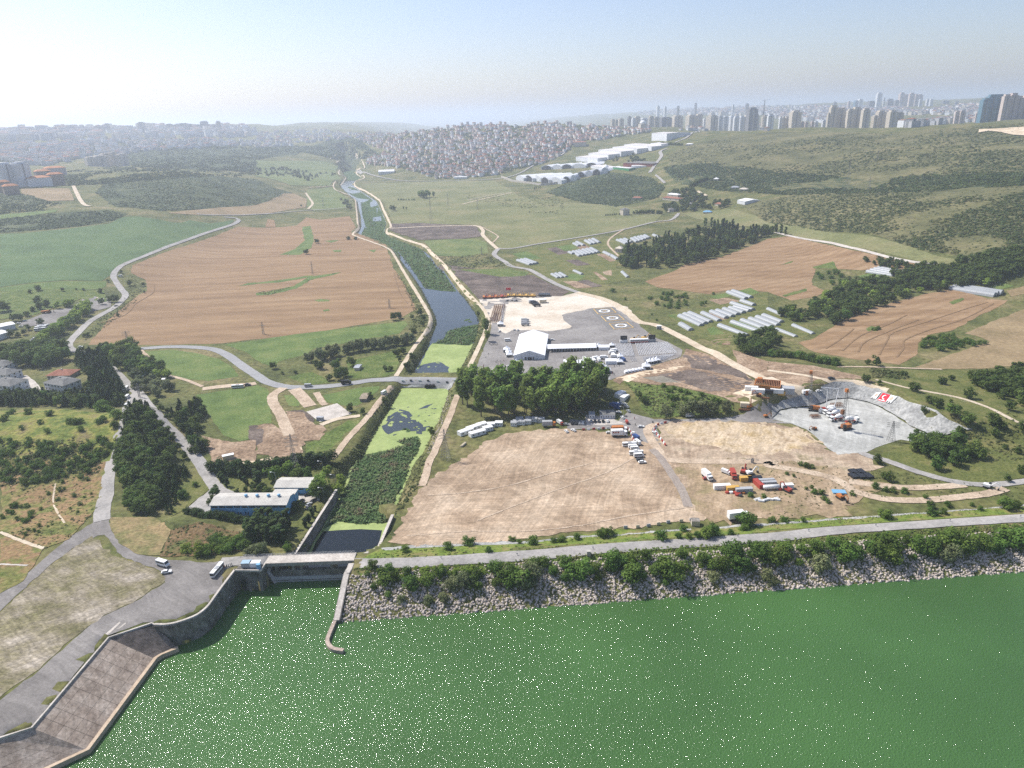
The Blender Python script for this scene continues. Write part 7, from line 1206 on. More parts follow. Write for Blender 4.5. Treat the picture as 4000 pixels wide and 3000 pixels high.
for s, lab in (('b4 930,1088 972,1086 925,1145 880,1135', 'white portrait banner left of the red flag banner'), ('b4 1060,1108 1112,1125 1050,1185 1010,1172', 'white portrait banner right of the red flag banner')):
    o = empty('portrait_banner', (0, 0, 0), 0, lab, 'banner'); Q = [P2(x, y) for x, y in q(s)]; cloth('cloth', Q, WHITEP, o, 0); patch('face', Q, circ(.5, .42, .26, 0, 6.0, 18), SKIN, o, .1); patch('jacket', Q, [(.05, 1), (.2, .78), (.42, .72), (.42, 1)], BLACKP, o, .1); patch('jacket', Q, [(.95, 1), (.8, .78), (.58, .72), (.58, 1)], BLACKP, o, .1)
o = empty('flag', P(*q('z1 560,230')[0]), R_(5), 'red flag on a pole above the display row of machines', 'flag'); MB().tube((0, 0, 0), (0, 0, 9), .12, .08, 6).build('pole', GREYP, o); MB().box(.1, 6, -.05, .05, 6, 9).build('cloth', FLAGR, o)
# pylons and lamps
def pylon(s, top, label, arms=3, w_=4.5):
    p = P(*q(s)[0]); H_ = (q(s)[0][1] - top) * mpp(p) / math.cos(PIT + math.atan((q(s)[0][1] - 829) / FOC)) * 1.02; o = empty('pylon', p, R_(random.uniform(-20, 40)), label, 'pylon', 'lattice pylons')
    lattice(MB(), (0, 0, 0), (0, 0, H_ * .7), w_, 1.3, 7, .11).build('legs', STEEL, o); lattice(MB(), (0, 0, H_ * .7), (0, 0, H_), 1.3, .4, 4, .09).build('tip', STEEL, o)
    for i in range(arms): z = H_ * (.7 + .1 * i); MB().tube((-4, 0, z), (4, 0, z), .12, k=4).tube((-4, 0, z), (0, 0, z + 1.2), .08, k=4).tube((4, 0, z), (0, 0, z + 1.2), .08, k=4).build('arm', STEEL, o)
    return o
def py(cell, x, y, t): return f'{cell} {x},{y}', q(f'{cell} {x},{t}')[0][1]
for c, x, y, t, lab, w_ in (('z4', 1440, 310, -150, 'lattice pylon standing in the hedge behind the sheds', 4.5), ('b2', 1640, 1645, 1395, 'lattice pylon on the grass right of the canal', 5), ('a2', 585, 1135, 1045, 'lattice pylon on the left meadow', 5), ('a2', 1515, 1270, 1040, 'tall lattice pylon in front of the tree clump', 7), ('a2', 1660, 1115, 1010, 'lattice pylon on the plain right of the clump', 5), ('a2', 1915, 1150, 1050, 'thin lattice pylon far on the plain', 4), ('a4', 680, 985, 710, 'tall lattice pylon on the scrub hill', 8), ('a4', 870, 985, 870, 'short lattice pylon right of the tall hill pylon', 6), ('a4', 945, 720, 640, 'lattice pylon on the upper scrub hill', 6), ('b4', 1060, 1490, 1320, 'lattice pylon on the pale pit floor', 4), ('a3', 880, 890, 835, 'lattice pylon on the dark conical hill', 4), ('b1', 1105, 640, 540, 'slim pylon at the edge of the big wheat field', 2.5), ('b2', 65, 565, 460, 'slim pylon in the big wheat field, lower one', 2), ('b2', 1155, 340, 262, 'slim pylon near the canal in the wheat', 2), ('b2', 490, 50, -60, 'slim pylon in the middle of the big wheat field', 2), ('a2', 1950, 1540, 1470, 'slim pole on the green meadow', 2), ('c3', 2075, 20, -20, 'grey pole at the scraped ground', 1), ('b1', 1207, 1110, 990, 'slim pole at the road fork', 1)): pylon(*py(c, x, y, t), lab, 3 if w_ > 2.2 else 1, w_)
LAMP = empty('street_lamp', (0, 0, 0), 0, '', 'street lamp'); MB().tube((0, 0, 0), (0, 0, 8), .12, .08, 6).build('pole', SILVER, LAMP); MB().tube((0, 0, 8), (-1.8, 0, 8.3), .07, k=5).build('arm', SILVER, LAMP); MB().box(-2.5, -1.6, -.2, .2, 8.2, 8.4).build('lamp_head', WHITEP, LAMP)
for s, lab in (('z4 1795,668', 'grey street lamp on the lawn beside the retaining wall'), ('z4 1785,330', 'grey street lamp at the hedge end behind the sheds'), ('z4 1205,470', 'grey street lamp left of the shorter shed'), ('z4 1940,500', 'grey street lamp at the far end of the retaining wall'), ('b3 962,1295', 'tall grey lamp pole at the corner of the paved yard')): put(LAMP, P(*q(s)[0]), 0, 1.15, lab, 'street lamps')
POSTR = MB().box(-.1, .1, -.1, .1, 0, 1.6).box(-.35, .35, -.03, .03, 1.1, 1.6).build('road_post', GREYP); POSTR['category'] = 'post'
for i, t in enumerate('c2 975,905|c2 1600,850|c3 45,820|c3 700,765|c3 1320,712|c3 1950,662|c4 350,615|c4 930,568|c4 1570,528|c4 2180,490'.split('|')): put(POSTR, P(*q(t)[0]), 0, 1, f'thin grey post at the edge of the dam road, {nth(i)} from the spillway', 'posts along the dam road')
# people
def person_mesh():
    me = bpy.data.meshes.new('skin'); V = [(0, 0, .95), (0, 0, 1.2), (0, 0, 1.42), (0, 0, 1.52), (0, .01, 1.66), (.1, 0, .9), (.11, .02, .5), (.12, 0, .06), (.12, -.12, .03), (-.1, 0, .9), (-.11, -.05, .5), (-.12, .1, .06), (-.12, -.02, .03), (.19, 0, 1.4), (.24, .02, 1.12), (.25, -.06, .86), (-.19, 0, 1.4), (-.24, .03, 1.12), (-.24, -.1, .88)]
    E_ = [(0, 1), (1, 2), (2, 3), (3, 4), (0, 5), (5, 6), (6, 7), (7, 8), (0, 9), (9, 10), (10, 11), (11, 12), (2, 13), (13, 14), (14, 15), (2, 16), (16, 17), (17, 18)]; rad = [.15, .14, .15, .06, .11, .1, .075, .05, .04, .1, .075, .05, .04, .07, .05, .035, .07, .05, .035]
    me.from_pydata(V, E_, []); o = bpy.data.objects.new('skin', me); col.objects.link(o); md = o.modifiers.new('Skin', 'SKIN')
    for i, r in enumerate(rad): me.skin_vertices[0].data[i].radius = (r, r)
    me.skin_vertices[0].data[0].use_root = True; dg = bpy.context.evaluated_depsgraph_get(); m2 = bpy.data.meshes.new_from_object(o.evaluated_get(dg)); bpy.data.objects.remove(o); return m2
pm = person_mesh(); pm.materials.clear(); pm.materials.append(BLACKP); PERS = bpy.data.objects.new('person', pm); col.objects.link(PERS); PERS['category'] = 'person'
PL = [('c1 1928,930', 0, 'dark', 'person in dark clothes beside the coach door'), ('c1 1940,925', 20, 'red', 'person in red top beside the coach'), ('c1 1960,922', 50, 'dark', 'person walking from the coach, third in line'), ('c1 1975,918', 70, 'grey', 'person walking from the coach, fourth in line'), ('c1 1992,912', 90, 'dark', 'person walking from the coach, fifth in line'), ('c1 2005,908', 90, 'dark', 'person walking ahead of the coach group'), ('z4 422,512', 200, 'dark', 'person of the three on the shed road, left'), ('z4 440,512', 190, 'dark', 'person of the three on the shed road, middle'), ('z4 460,512', 180, 'dark', 'person of the three on the shed road, right'), ('b3 1065,1355', 0, 'dark', 'person in dark clothes standing in the junction'), ('b3 1212,1335', 0, 'dark', 'person of a pair at the right barriers, left'), ('b3 1220,1337', 0, 'dark', 'person of a pair at the right barriers, right'), ('b3 1058,1300', 0, 'red', 'person in red beside the shaded cars'), ('z1 435,1070', 0, 'dark', 'person left of the front peaked tent'), ('z1 450,1050', 0, 'dark', 'person behind the one left of the peaked tent'), ('z1 490,1055', 0, 'grey', 'person in grey left of the peaked tent'), ('z1 530,1050', 0, 'red', 'person in red left of the peaked tent'), ('z1 345,968', 0, 'dark', 'person alone on the gravel left of the tents'), ('z1 308,1010', 0, 'dark', 'person at the fence left of the tents'), ('z1 1270,1012', 0, 'dark', 'person alone before the long tent'), ('z1 1895,1120', 0, 'dark', 'person right of the joined peaked tents'), ('z1 1925,1110', 0, 'grey', 'person farther right of the joined tents'), ('z1 1955,1115', 0, 'dark', 'person beside the road below the blue van'), ('z1 1870,1205', 0, 'orange', 'person in orange at the site entrance'), ('z1 1895,1220', 0, 'dark', 'person in dark at the site entrance'), ('b3 700,1480', 0, 'dark', ''), ('c2 1488,40', 0, 'red', 'person in red on the canal track'), ('c2 1208,478', 0, 'green', 'person beside the end of the bent wall')]
PL += [(f'z1 {355 + 12 * i},{840 + (i * 7) % 17}', i * 40, 'dark', 'person in the group under the canal trees') for i in range(9)]
for s, rz, c, lab in PL:
    if lab: put(PERS, P(*q(s)[0]), R_(rz), 1.05, lab, 'group under the canal trees' if 'group under' in lab else None, {'person': COLS[c]})
# ---------------------------------------------------------------- greenhouses
GH = empty('greenhouse', (0, 0, 0), 0, '', 'greenhouse'); GHM = M('greenhouse_film', [(.26, .275, .28), (.32, .335, .34), (.38, .395, .395)], 5, 1.5, .08, .45, spec=.3)
mb = MB(); n_ = 7; ar = [(.5 * math.cos(math.pi * i / n_), .62 * math.sin(math.pi * i / n_) ** .8) for i in range(n_ + 1)]; mb.ext([(-y, z) for y, z in ar][::-1], 0, 1); mb.build('film', GHM, GH); mb = MB()
for k in range(9):
    x = k / 8
    for (y0, z0), (y1, z1) in zip(ar, ar[1:]): mb.poly([(x - .004, -y0, z0 * 1.01), (x + .004, -y0, z0 * 1.01), (x + .004, -y1, z1 * 1.01), (x - .004, -y1, z1 * 1.01)])
mb.build('hoops', flat('hoop_shade', (.3, .32, .33)), GH)
def gh(cell, s, wid, lab, group):
    for i, t in enumerate(s.split()):
        x0, y0, x1, y1 = map(float, t.split(',')); a, b = P(*q(f'{cell} {x0},{y0}')[0]), P(*q(f'{cell} {x1},{y1}')[0]); L_ = math.hypot(b[0] - a[0], b[1] - a[1]); put(GH, (a[0], a[1], min(a[2], b[2])), math.atan2(b[1] - a[1], b[0] - a[0]), (L_, wid, wid * .75), lab.format(n=nth(i)), group)
gh('a3', '535,1445,580,1468 560,1432,622,1462 635,1420,690,1452 668,1413,722,1447 700,1405,757,1438 495,1520,530,1535 530,1515,590,1555 560,1510,625,1548 580,1505,655,1543 615,1498,685,1536 648,1492,718,1530 682,1485,748,1523 795,1520,858,1550 862,1550,912,1582 50,1590,160,1628 80,1585,190,1623 112,1580,215,1618', 6.6, 'white greenhouse tunnel in the far gardens, {n} from the left rows', 'greenhouses of the far gardens')
gh('a3', '910,1415,990,1447 940,1410,1012,1442 972,1405,1035,1433 1035,1400,1082,1432 1062,1392,1112,1424 1092,1386,1142,1414 1118,1380,1168,1404 1147,1374,1188,1398 1222,1370,1282,1394 1060,1520,1132,1549 1112,1505,1182,1538 1142,1500,1217,1528 1022,1550,1062,1568', 6.6, 'white greenhouse tunnel beside the big wood, {n} in its rows', 'greenhouses beside the big wood')
gh('b3', '345,50,402,82 378,45,437,80 412,40,472,74 537,20,607,52 952,30,1002,77', 5.2, 'white greenhouse tunnel near the gravel road, {n} from the left', 'greenhouses near the gravel road')
gh('b3', '1450,412,1637,494 1490,397,1572,430 1562,430,1672,478 1532,387,1717,464 1457,482,1548,534 1647,387,1792,454 1722,375,1852,430 1772,366,1907,416 1832,352,1952,400 1882,342,2002,385 1897,302,2082,360 1922,332,2052,370 1867,207,2022,264 1907,197,2067,254 1982,282,2092,319 1792,495,2032,580 1902,465,2122,540 1987,450,2182,520 2057,437,2240,505 2117,422,2300,490 2172,407,2330,465', 6.6, 'long white greenhouse tunnel below the wheat field, {n} in its block', 'greenhouses below the wheat field')
gh('b4', '0,350,125,405 218,492,392,564 72,527,242,588', 5.2, 'white greenhouse tunnel at the copse, {n} from the rear', 'greenhouses at the copse'); gh('z7', '275,515,602,558 322,496,662,548 367,481,712,533 412,470,752,518', 7, 'white greenhouse tunnel in the block behind the dark belt, {n} from the front', 'greenhouses behind the dark belt'); gh('z7', '1300,705,1850,815 1340,690,1890,795 1385,670,1940,785', 10, 'broad grey greenhouse at the tip of the wheat field, {n} from the front', 'broad grey greenhouses'); gh('z7', '870,690,960,640 910,695,1000,640 950,700,1020,650', 7, 'grey greenhouse inside the dark belt, {n} from the left', 'greenhouses inside the belt')
# ---------------------------------------------------------------- farm houses, warehouses, town
for A, B, d_, e_, rf, lab in (('z7 1605,590', 'z7 1790,605', 14, 5, REDROOF, 'red-roofed farm house at the hamlet edge'), ('z7 980,560', 'z7 1060,560', 9, 4, REDROOF, 'small red-roofed house inside the dark belt'), ('z7 2040,400', 'z7 2130,410', 12, 4, SILVER, 'pale-roofed house among hamlet trees'), ('z7 1990,290', 'z7 2060,295', 10, 4, BLUEP, 'blue-roofed house above the hamlet'), ('a3 960,1200', 'a3 1015,1195', 14, 12, GREYROOF, 'grey ruined two storey house on the plain'), ('a3 1300,1065', 'a3 1440,1075', 14, 6, REDROOF, 'long cream house below the conical hill'), ('a3 1040,1058', 'a3 1110,1058', 10, 4, REDROOF, 'low red house left of the long cream one'), ('a3 1340,1040', 'a3 1430,1045', 12, 7, WHITEP, 'white-roofed house behind the long cream one'), ('a3 890,1515', 'a3 945,1520', 10, 6, CREAMW, 'cream house in the market gardens'), ('a3 1750,1115', 'a3 1810,1118', 12, 5, REDROOF, 'red-roofed house beside the white hall'), ('a3 1360,1170', 'a3 1410,1165', 10, 5, GREYROOF, 'grey house at the road junction'), ('a3 1480,1110', 'a3 1550,1110', 10, 4, GREYROOF, 'low grey house among the farm trees'), ('a3 1650,1185', 'a3 1720,1180', 12, 4, BLUEP, 'blue tarpaulin roofed shed by the road'), ('b2 1870,888', 'b2 1880,888', 3, 2, WHITEP, 'tiny white hut on the canal bank'), ('a3 1890,975', 'a3 1960,965', 12, 5, SILVER, 'pale house on the scrub slope, left'), ('a3 1960,990', 'a3 2030,985', 12, 5, CREAMW, 'pale house on the scrub slope, right'), ('a3 1500,600', 'a3 1560,590', 14, 6, WHITEP, 'white shed on the ridge road'), ('a3 1740,905', 'a3 1780,900', 12, 6, WHITEP, 'white house high on the scrub slope')): hipped('house', A, B, d_, e_, 2.6, CREAMW, rf, lab, floors=1, nw=3)
shed('white_hall', 'a3 1945,1095', 'a3 2010,1110', 38, 7, 10, PLASTER, WHITEP, 'white pitched hall with forecourt below the scrub slope', 'hall'); shed('white_hall', 'a2 1060,850', 'a2 1195,830', 30, 12, 18, PLASTER, WHITEP, 'large white arched hall beside the canal road', 'hall'); shed('white_hall', 'a2 1712,885', 'a2 1820,880', 22, 7, 8, PLASTER, WHITEP, 'long white hall at the foot of the hillside town', 'hall')
shed('long_shed', 'b1 0,0', 'b1 1,0', .1, .1, .2, PLASTER, WHITEP, 'x', 'hall') if False else None
WHW = M('warehouse_sheet', [(.62, .63, .64), (.7, .71, .72)], 12, 3, .06, .5, lines=(3, 0, .06)); DARKF = flat('open_bay_dark', (.05, .05, .055))
def barrel(A, B, depth, h, rise, label, dark, group, back=(-.35, 1)):
    a, rz, L_ = frame(A, B); o = empty('warehouse', a, rz, label, 'warehouse', group); n = 8; ar_ = [(L_ * (1 - i / n), h + rise * math.sin(math.pi * i / n)) for i in range(n + 1)]
    MB().ext([(0, -1), (L_, -1)] + ar_, 0, depth, 'y').build('shell', WHW, o); f = MB().ext([(L_ * .06, .1), (L_ * .94, .1), (L_ * .94, h * .96)] + [(x * .88 + L_ * .06, z * .93) for x, z in ar_[1:-1]] + [(L_ * .06, h * .96)], -.3, 0, 'y'); f.build('front', DARKF if dark else WHW, o); return o
xs_ = [35, 105, 182, 250, 322, 432, 505, 560, 632, 695, 770, 830]
for i in range(len(xs_) - 1):
    x0, x1 = xs_[i], xs_[i + 1]; y0 = 900 + (20 if 200 < x0 < 520 else 0) - max(0, x0 - 430) * .17; barrel(f'a3 {x0},{y0}', f'a3 {x1 - 3},{y0 + (8 if x0 < 430 else -10)}', 120, 12, 8, f'white barrel-roofed warehouse of the front row, {nth(i)} from the left', i % 2 == 1, 'front row of barrel warehouses')
for i, (x0, x1, y) in enumerate(((250, 345, 805), (345, 430, 800), (430, 520, 796), (520, 640, 790), (640, 735, 782))): barrel(f'a3 {x0},{y}', f'a3 {x1},{y - 3}', 160, 10, 6, f'white low-arched warehouse of the second row, {nth(i)} from the left', i % 2 == 0, 'second row of warehouses')
for i, (A, B, d_, h_) in enumerate((('a3 552,728', 'a3 738,748', 90, 14), ('a3 660,695', 'a3 832,720', 90, 14), ('a3 745,668', 'a3 942,695', 100, 15), ('a3 868,645', 'a3 1080,672', 100, 15), ('a3 967,618', 'a3 1205,645', 90, 13), ('a3 1195,610', 'a3 1288,615', 60, 13), ('a3 1205,553', 'a3 1335,558', 90, 26), ('a3 1340,545', 'a3 1480,520', 90, 14), ('a3 680,790', 'a3 870,800', 50, 8), ('a3 1030,795', 'a3 1180,775', 20, 8))): shed('industrial_hall', A, B, d_, h_, h_ + 2, WHW, M('pale_hall_roof', [(.5, .47, .46), (.58, .56, .55)], 20, 4, .08), f'white stepped industrial hall climbing the ridge, {nth(i)} from the bottom', 'hall', over=.3, group='stepped white halls')
hipped('brick_works', 'a3 960,785', 'a3 1215,775', 70, 14, 3, M('dark_red_brick', [(.2, .06, .05), (.27, .09, .075)], 8, 2, .2), GREYROOF, 'long dark red brick works below the white halls', 'factory', nw=8); shed('green_shed', 'a3 872,800', 'a3 1010,815', 25, 7, 8, flat('bright_green_sheet', (.04, .25, .09)), WHITEP, 'bright green walled shed beside the brick works', 'shed'); hipped('school', 'a3 528,605', 'a3 640,600', 30, 16, 4, CREAMW, REDROOF, 'cream block with red roof at the edge of the hillside town', 'building')
o = MB().wall([(*P(*q(t)[0])[:2], P(*q(t)[0])[2] - 1, P(*q(t)[0])[2] + 6) for t in ('a2 2120,870', 'a3 0,905', 'a3 250,940', 'a3 330,935', 'a3 560,890')], 2).build('perimeter_wall', CONCL); tag(o, 'pale perimeter wall curving round the barrel warehouses', 'wall')
mq = empty('mosque', P(*q('a3 1130,455')[0]), .2, 'pale domed mosque at the right end of the hillside town', 'mosque'); MB().box(-16, 16, -16, 16, -2, 22, 1, 1).build('hall', CREAMW, mq); MB().lathe([(14, 22), (13.5, 28), (10, 33), (5, 36), (.5, 37)], 16).build('dome', WHITEP, mq, True); MB().tube((20, -10, -2), (20, -10, 58), 1.6, 1.2, 8).build('minaret', WHITEP, mq)
WALLC = [flat(n, c, .8) for n, c in (('house_white', (.74, .73, .71)), ('house_cream', (.66, .59, .49)), ('house_grey', (.45, .45, .46)), ('house_pink', (.58, .45, .39)), ('house_pale', (.7, .71, .72)))]; ROOFC = [REDROOF, M('brown_roof', [(.2, .12, .09), (.27, .17, .13)], 5, 1, .2), GREYROOF, flat('flat_roof_grey', (.36, .35, .34))]; RN = ['red', 'brown', 'grey', 'pale flat']; WN = ['white', 'cream', 'grey', 'pink', 'pale']
TOWN = 'a2 830,540 950,490 1150,450 1400,437 1700,424 2000,410 2212,405 a3 200,403 500,400 800,415 850,445 1180,445 1190,480 720,550 640,545 520,600 480,640 300,740 120,790 0,800 a2 2212,820 2000,860 1560,885 1420,830 1200,780 950,760 1000,690 1150,640 1000,600'
HP = {}
def house_proto(wi, ri):
    k = (wi, ri)
    if k not in HP:
        o = MB().box(-.5, .5, -.42, .42, -.3, .85).build('house', WALLC[wi]); o['category'] = 'house'
        (MB().box(-.56, .56, -.48, .48, .85, 1.12, .3, .3) if ri < 3 else MB().box(-.5, .5, -.42, .42, .85, .9).box(-.2, .1, -.15, .15, .9, 1.1)).build('roof', ROOFC[ri], o); HP[k] = o
    return HP[k]
pts = [P(*p) for p in rand_in(TOWN, 1750)]; ok_ = []
cells = {}
for p in sorted(pts, key=lambda p: math.hypot(p[0], p[1])):
    k = (int(p[0] // 19), int(p[1] // 19))
    if k in cells or p[1] > 6000: continue
    cells[k] = 1; ok_.append(p)
stuffV = {}
def stuff_house(p, l, w_, h, rz, wi, rf):
    c, s_ = math.cos(rz), math.sin(rz); b = MB().box(-l / 2, l / 2, -w_ / 2, w_ / 2, -4, h); V = [(p[0] + x * c - y * s_, p[1] + x * s_ + y * c, p[2] + z) for x, y, z in b.v]; stuffV.setdefault(('w', wi), []).append((V, b.f)); b = MB().box(-l / 2 - .4, l / 2 + .4, -w_ / 2 - .4, w_ / 2 + .4, h, h + (2.4 if rf < 3 else .3), *((l * .3, w_ * .3) if rf < 3 else (0, 0))); V = [(p[0] + x * c - y * s_, p[1] + x * s_ + y * c, p[2] + z) for x, y, z in b.v]; stuffV.setdefault(('r', rf), []).append((V, b.f))
zones = lambda p: 'near its lower edge' if math.hypot(*p[:2]) < 2650 else 'in its lower half' if math.hypot(*p[:2]) < 2900 else 'halfway up'
for i, p in enumerate(ok_):
    l, h = random.uniform(10, 16), random.choice((6, 7, 9, 12, 13, 15)); rz = random.uniform(-.3, .3) + .5; wi, ri = random.choice((0, 0, 1, 1, 2, 3, 4)), random.choice((0, 0, 0, 1, 1, 2, 3))
    if i < 295: put(house_proto(wi, ri), p, rz, (l, l * random.uniform(.8, 1.1), h), f'{WN[wi]} house with {RN[ri]} roof in the hillside town, {zones(p)}', f'{WN[wi]} {RN[ri]}-roofed houses {zones(p)}')
    else: stuff_house(p, l, l * .85, h, rz, wi, ri)
def flush(name):
    for (k, i), L_ in stuffV.items():
        V, F = [], []
        for v, f in L_: n = len(V); V += v; F += [tuple(n + a for a in t) for t in f]
        tag(mesh_np(name, V, F, WALLC[i] if k == 'w' else ROOFC[i]), kind='stuff')
    stuffV.clear()
flush('hillside_town')
clumps('town_trees', TOWN, 5000, 7, 5.5, SCRUBD, 7)
clumps('city_trees', 'a1 0,590 400,570 900,545 1400,535 2212,560 2212,620 1700,625 1200,655 1000,690 740,700 540,740 380,770 220,760 0,730', 1800, 9, 6, SCRUBD, 6)
def far_town(s, n, l0, l1, h0, h1):
    for p in rand_in(s, n):
        p = P(*p)
        if math.hypot(p[0], p[1]) < 14000: l = random.uniform(l0, l1); stuff_house(p, l, l * .8, random.uniform(h0, h1), random.uniform(.2, .9), random.choice((2, 2, 1, 4)), random.choice((0, 1, 2, 2, 3, 3)))
far_town('a1 0,590 400,570 900,545 1400,535 2212,560 2212,600 1700,625 1200,655 1000,690 740,700 540,740 380,770 220,760 0,730', 700, 12, 22, 8, 18); far_town('a1 0,470 500,450 1200,430 2212,440 2212,520 1200,530 0,560', 420, 20, 50, 14, 34); far_town('a2 0,480 600,460 900,500 700,560 300,600 0,620', 200, 14, 26, 8, 16)
far_town('a4 0,260 600,262 1100,270 1300,300 1700,250 2212,230 2212,330 1900,330 1300,330 900,340 500,400 0,350', 1300, 18, 34, 12, 26); far_town('a3 1100,300 1600,272 2212,262 2212,330 1600,330 1100,330', 500, 25, 55, 12, 28); far_town('a4 1150,410 1600,380 1850,360 2212,330 2212,360 1650,400 1300,430 1150,450', 200, 16, 30, 12, 24); far_town('a3 1450,460 1700,410 2100,400 2212,430 2212,470 1900,450 1600,470', 130, 12, 22, 6, 12)
flush('distant_city')
# towers
def facade(name, c, c2, sp=3.2, rough=.7):
    m = bpy.data.materials.new(name); m.use_nodes = True; t = m.node_tree; N = t.nodes.new; L = t.links.new; b = t.nodes['Principled BSDF']; b.inputs['Roughness'].default_value = rough
    tc = N('ShaderNodeTexCoord'); sx = N('ShaderNodeSeparateXYZ'); L(tc.outputs['Object'], sx.inputs[0]); ad = N('ShaderNodeMath'); ad.operation = 'ADD'; L(sx.outputs[0], ad.inputs[0]); L(sx.outputs[1], ad.inputs[1]); prev = None
    for src, s_ in ((ad.outputs[0], sp * 1.6), (sx.outputs[2], sp)):
        d = N('ShaderNodeMath'); d.operation = 'DIVIDE'; d.inputs[1].default_value = s_; L(src, d.inputs[0]); f = N('ShaderNodeMath'); f.operation = 'FRACT'; L(d.outputs[0], f.inputs[0]); g = N('ShaderNodeMath'); g.operation = 'GREATER_THAN'; g.inputs[1].default_value = .45; L(f.outputs[0], g.inputs[0])
        if prev: mu = N('ShaderNodeMath'); mu.operation = 'MULTIPLY'; L(prev, mu.inputs[0]); L(g.outputs[0], mu.inputs[1]); prev = mu.outputs[0]
        else: prev = g.outputs[0]
    mx = N('ShaderNodeMix'); mx.data_type = 'RGBA'; L(prev, mx.inputs[0]); mx.inputs[6].default_value = (*c, 1); mx.inputs[7].default_value = (*c2, 1); L(mx.outputs[2], b.inputs['Base Color']); return m
FB_ = dict(beige=facade('beige_facade', (.56, .5, .4), (.33, .3, .27)), white=facade('white_facade', (.66, .67, .67), (.42, .44, .47)), blue=facade('blue_glass_facade', (.12, .23, .3), (.06, .13, .18), rough=.3), dark=facade('dark_facade', (.2, .2, .21), (.1, .1, .11)), pink=facade('pinkish_facade', (.55, .46, .41), (.33, .29, .27)), brown=facade('brown_facade', (.27, .2, .15), (.14, .11, .09)))
def tower(cell, x0, x1, yt, R, c, label, group=None, stripes=False, base=None):
    (xa, ya), (xb, _) = q(f'{cell} {x0},{yt}')[0], q(f'{cell} {x1},{yt}')[0]; d = ray((xa + xb) / 2, ya); hz = math.hypot(d[0], d[1]); px, py_ = d[0] / hz * R, d[1] / hz * R; zt = CH + R * d[2] / hz; zb = hgt(px, py_) - 3; w_ = (xb - xa) * mpp((px, py_, zt)); o = empty('tower_block', (px, py_, zb), -math.atan2(px, py_) + random.uniform(.3, .7), label, 'tower', group); H_ = max(zt - zb, 12); dd = w_ * random.uniform(.7, 1)
    MB().box(-w_ * .5, w_ * .5, -dd / 2, dd / 2, 0, H_ * .93).build('shaft', FB_[c], o); MB().box(-w_ * .34, w_ * .34, -dd * .36, dd * .36, H_ * .93, H_).build('crown_storey', FB_[c], o)
    for u in ((-.26, 0, .26) if stripes else (0,)): MB().box(w_ * u - w_ * .05, w_ * u + w_ * .05, -dd / 2 - .5, -dd / 2, 2, H_ * .92).build('bay', FB_['dark' if c != 'dark' else 'beige'], o)
    return o
def towers(cell, L_, R, lab, group, R2=0):
    for i, (x0, x1, y, c) in enumerate(L_): tower(cell, x0, x1, y, R + (i * 37) % 7 * R2, c, lab.format(c=dict(beige='beige', white='white', blue='blue glass', dark='dark', pink='pinkish', brown='brown')[c], n=nth(i)), group)
b_, w2, d2, p2_ = 'beige', 'white', 'dark', 'pink'
towers('a4', [(515, 540, 310, b_), (540, 600, 245, b_), (580, 670, 268, b_), (682, 722, 350, 'blue'), (690, 745, 275, b_), (735, 800, 260, b_), (795, 815, 372, w2), (818, 882, 272, b_), (905, 950, 332, b_), (945, 1010, 290, b_), (1010, 1050, 295, b_), (1045, 1108, 288, b_), (1100, 1166, 302, b_)], 3300, '{c} tower in the big cluster right of centre, {n} from the left', 'towers of the big cluster', 25)
towers('a4', [(1622, 1662, 292, p2_), (1658, 1702, 290, p2_), (1800, 1830, 302, p2_), (1828, 1856, 300, p2_)], 3600, '{c} slim twin tower left of the blue glass towers, {n} from the left', 'slim twin towers'); towers('a4', [(1850, 1915, 185, 'blue'), (1905, 1985, 152, 'blue'), (1965, 2038, 150, 'blue')], 3000, '{c} tower high above the right ridge, {n} from the left', 'blue glass towers', 20); towers('a4', [(2040, 2095, 150, p2_), (2095, 2158, 140, p2_), (2145, 2200, 165, p2_), (2200, 2260, 160, p2_)], 2950, '{c} ribbed tower at the right edge, {n} from the left', 'ribbed towers', 12)
towers('a4', [(570, 590, 215, d2), (690, 710, 210, p2_), (745, 780, 205, 'blue'), (780, 815, 190, w2), (865, 915, 208, d2), (945, 985, 135, w2), (1000, 1015, 180, w2), (1035, 1080, 190, d2), (1095, 1130, 200, d2), (1140, 1180, 135, p2_), (1180, 1225, 150, p2_), (1225, 1266, 138, p2_), (1270, 1300, 148, p2_), (1295, 1336, 150, p2_), (1310, 1330, 190, w2), (1370, 1390, 190, w2), (1400, 1425, 190, w2), (1510, 1560, 205, d2), (1620, 1645, 210, d2), (1130, 1150, 230, w2)], 6800, '{c} tower on the far right skyline, {n} from the left', 'far skyline towers', 120)
towers('a4', [(0, 50, 322, w2), (100, 125, 340, w2), (122, 150, 342, b_), (145, 192, 342, b_), (200, 282, 290, b_), (280, 312, 385, p2_), (312, 345, 388, p2_), (370, 400, 382, p2_), (398, 432, 382, w2), (470, 500, 372, w2)], 3500, '{c} block behind the ridge, {n} from the left', 'blocks behind the ridge', 15)
towers('a3', [(855, 885, 365, b_), (885, 915, 370, b_), (918, 962, 360, b_), (1000, 1030, 340, d2), (1035, 1065, 355, w2), (1060, 1106, 340, b_), (1108, 1172, 355, w2), (1180, 1225, 338, b_), (1225, 1272, 345, b_), (1275, 1370, 348, d2), (1390, 1468, 332, b_), (1512, 1592, 328, b_), (1590, 1642, 320, b_), (1645, 1690, 360, w2), (1690, 1772, 330, b_), (1775, 1820, 335, w2), (1825, 1870, 335, w2), (1875, 1920, 335, w2), (1918, 1962, 338, w2), (1965, 2006, 335, w2), (2004, 2080, 330, b_), (2090, 2136, 325, b_), (2165, 2215, 330, b_)], 3900, '{c} tower block behind the hillside town, {n} from the left', 'tower blocks behind the hillside town', 30)
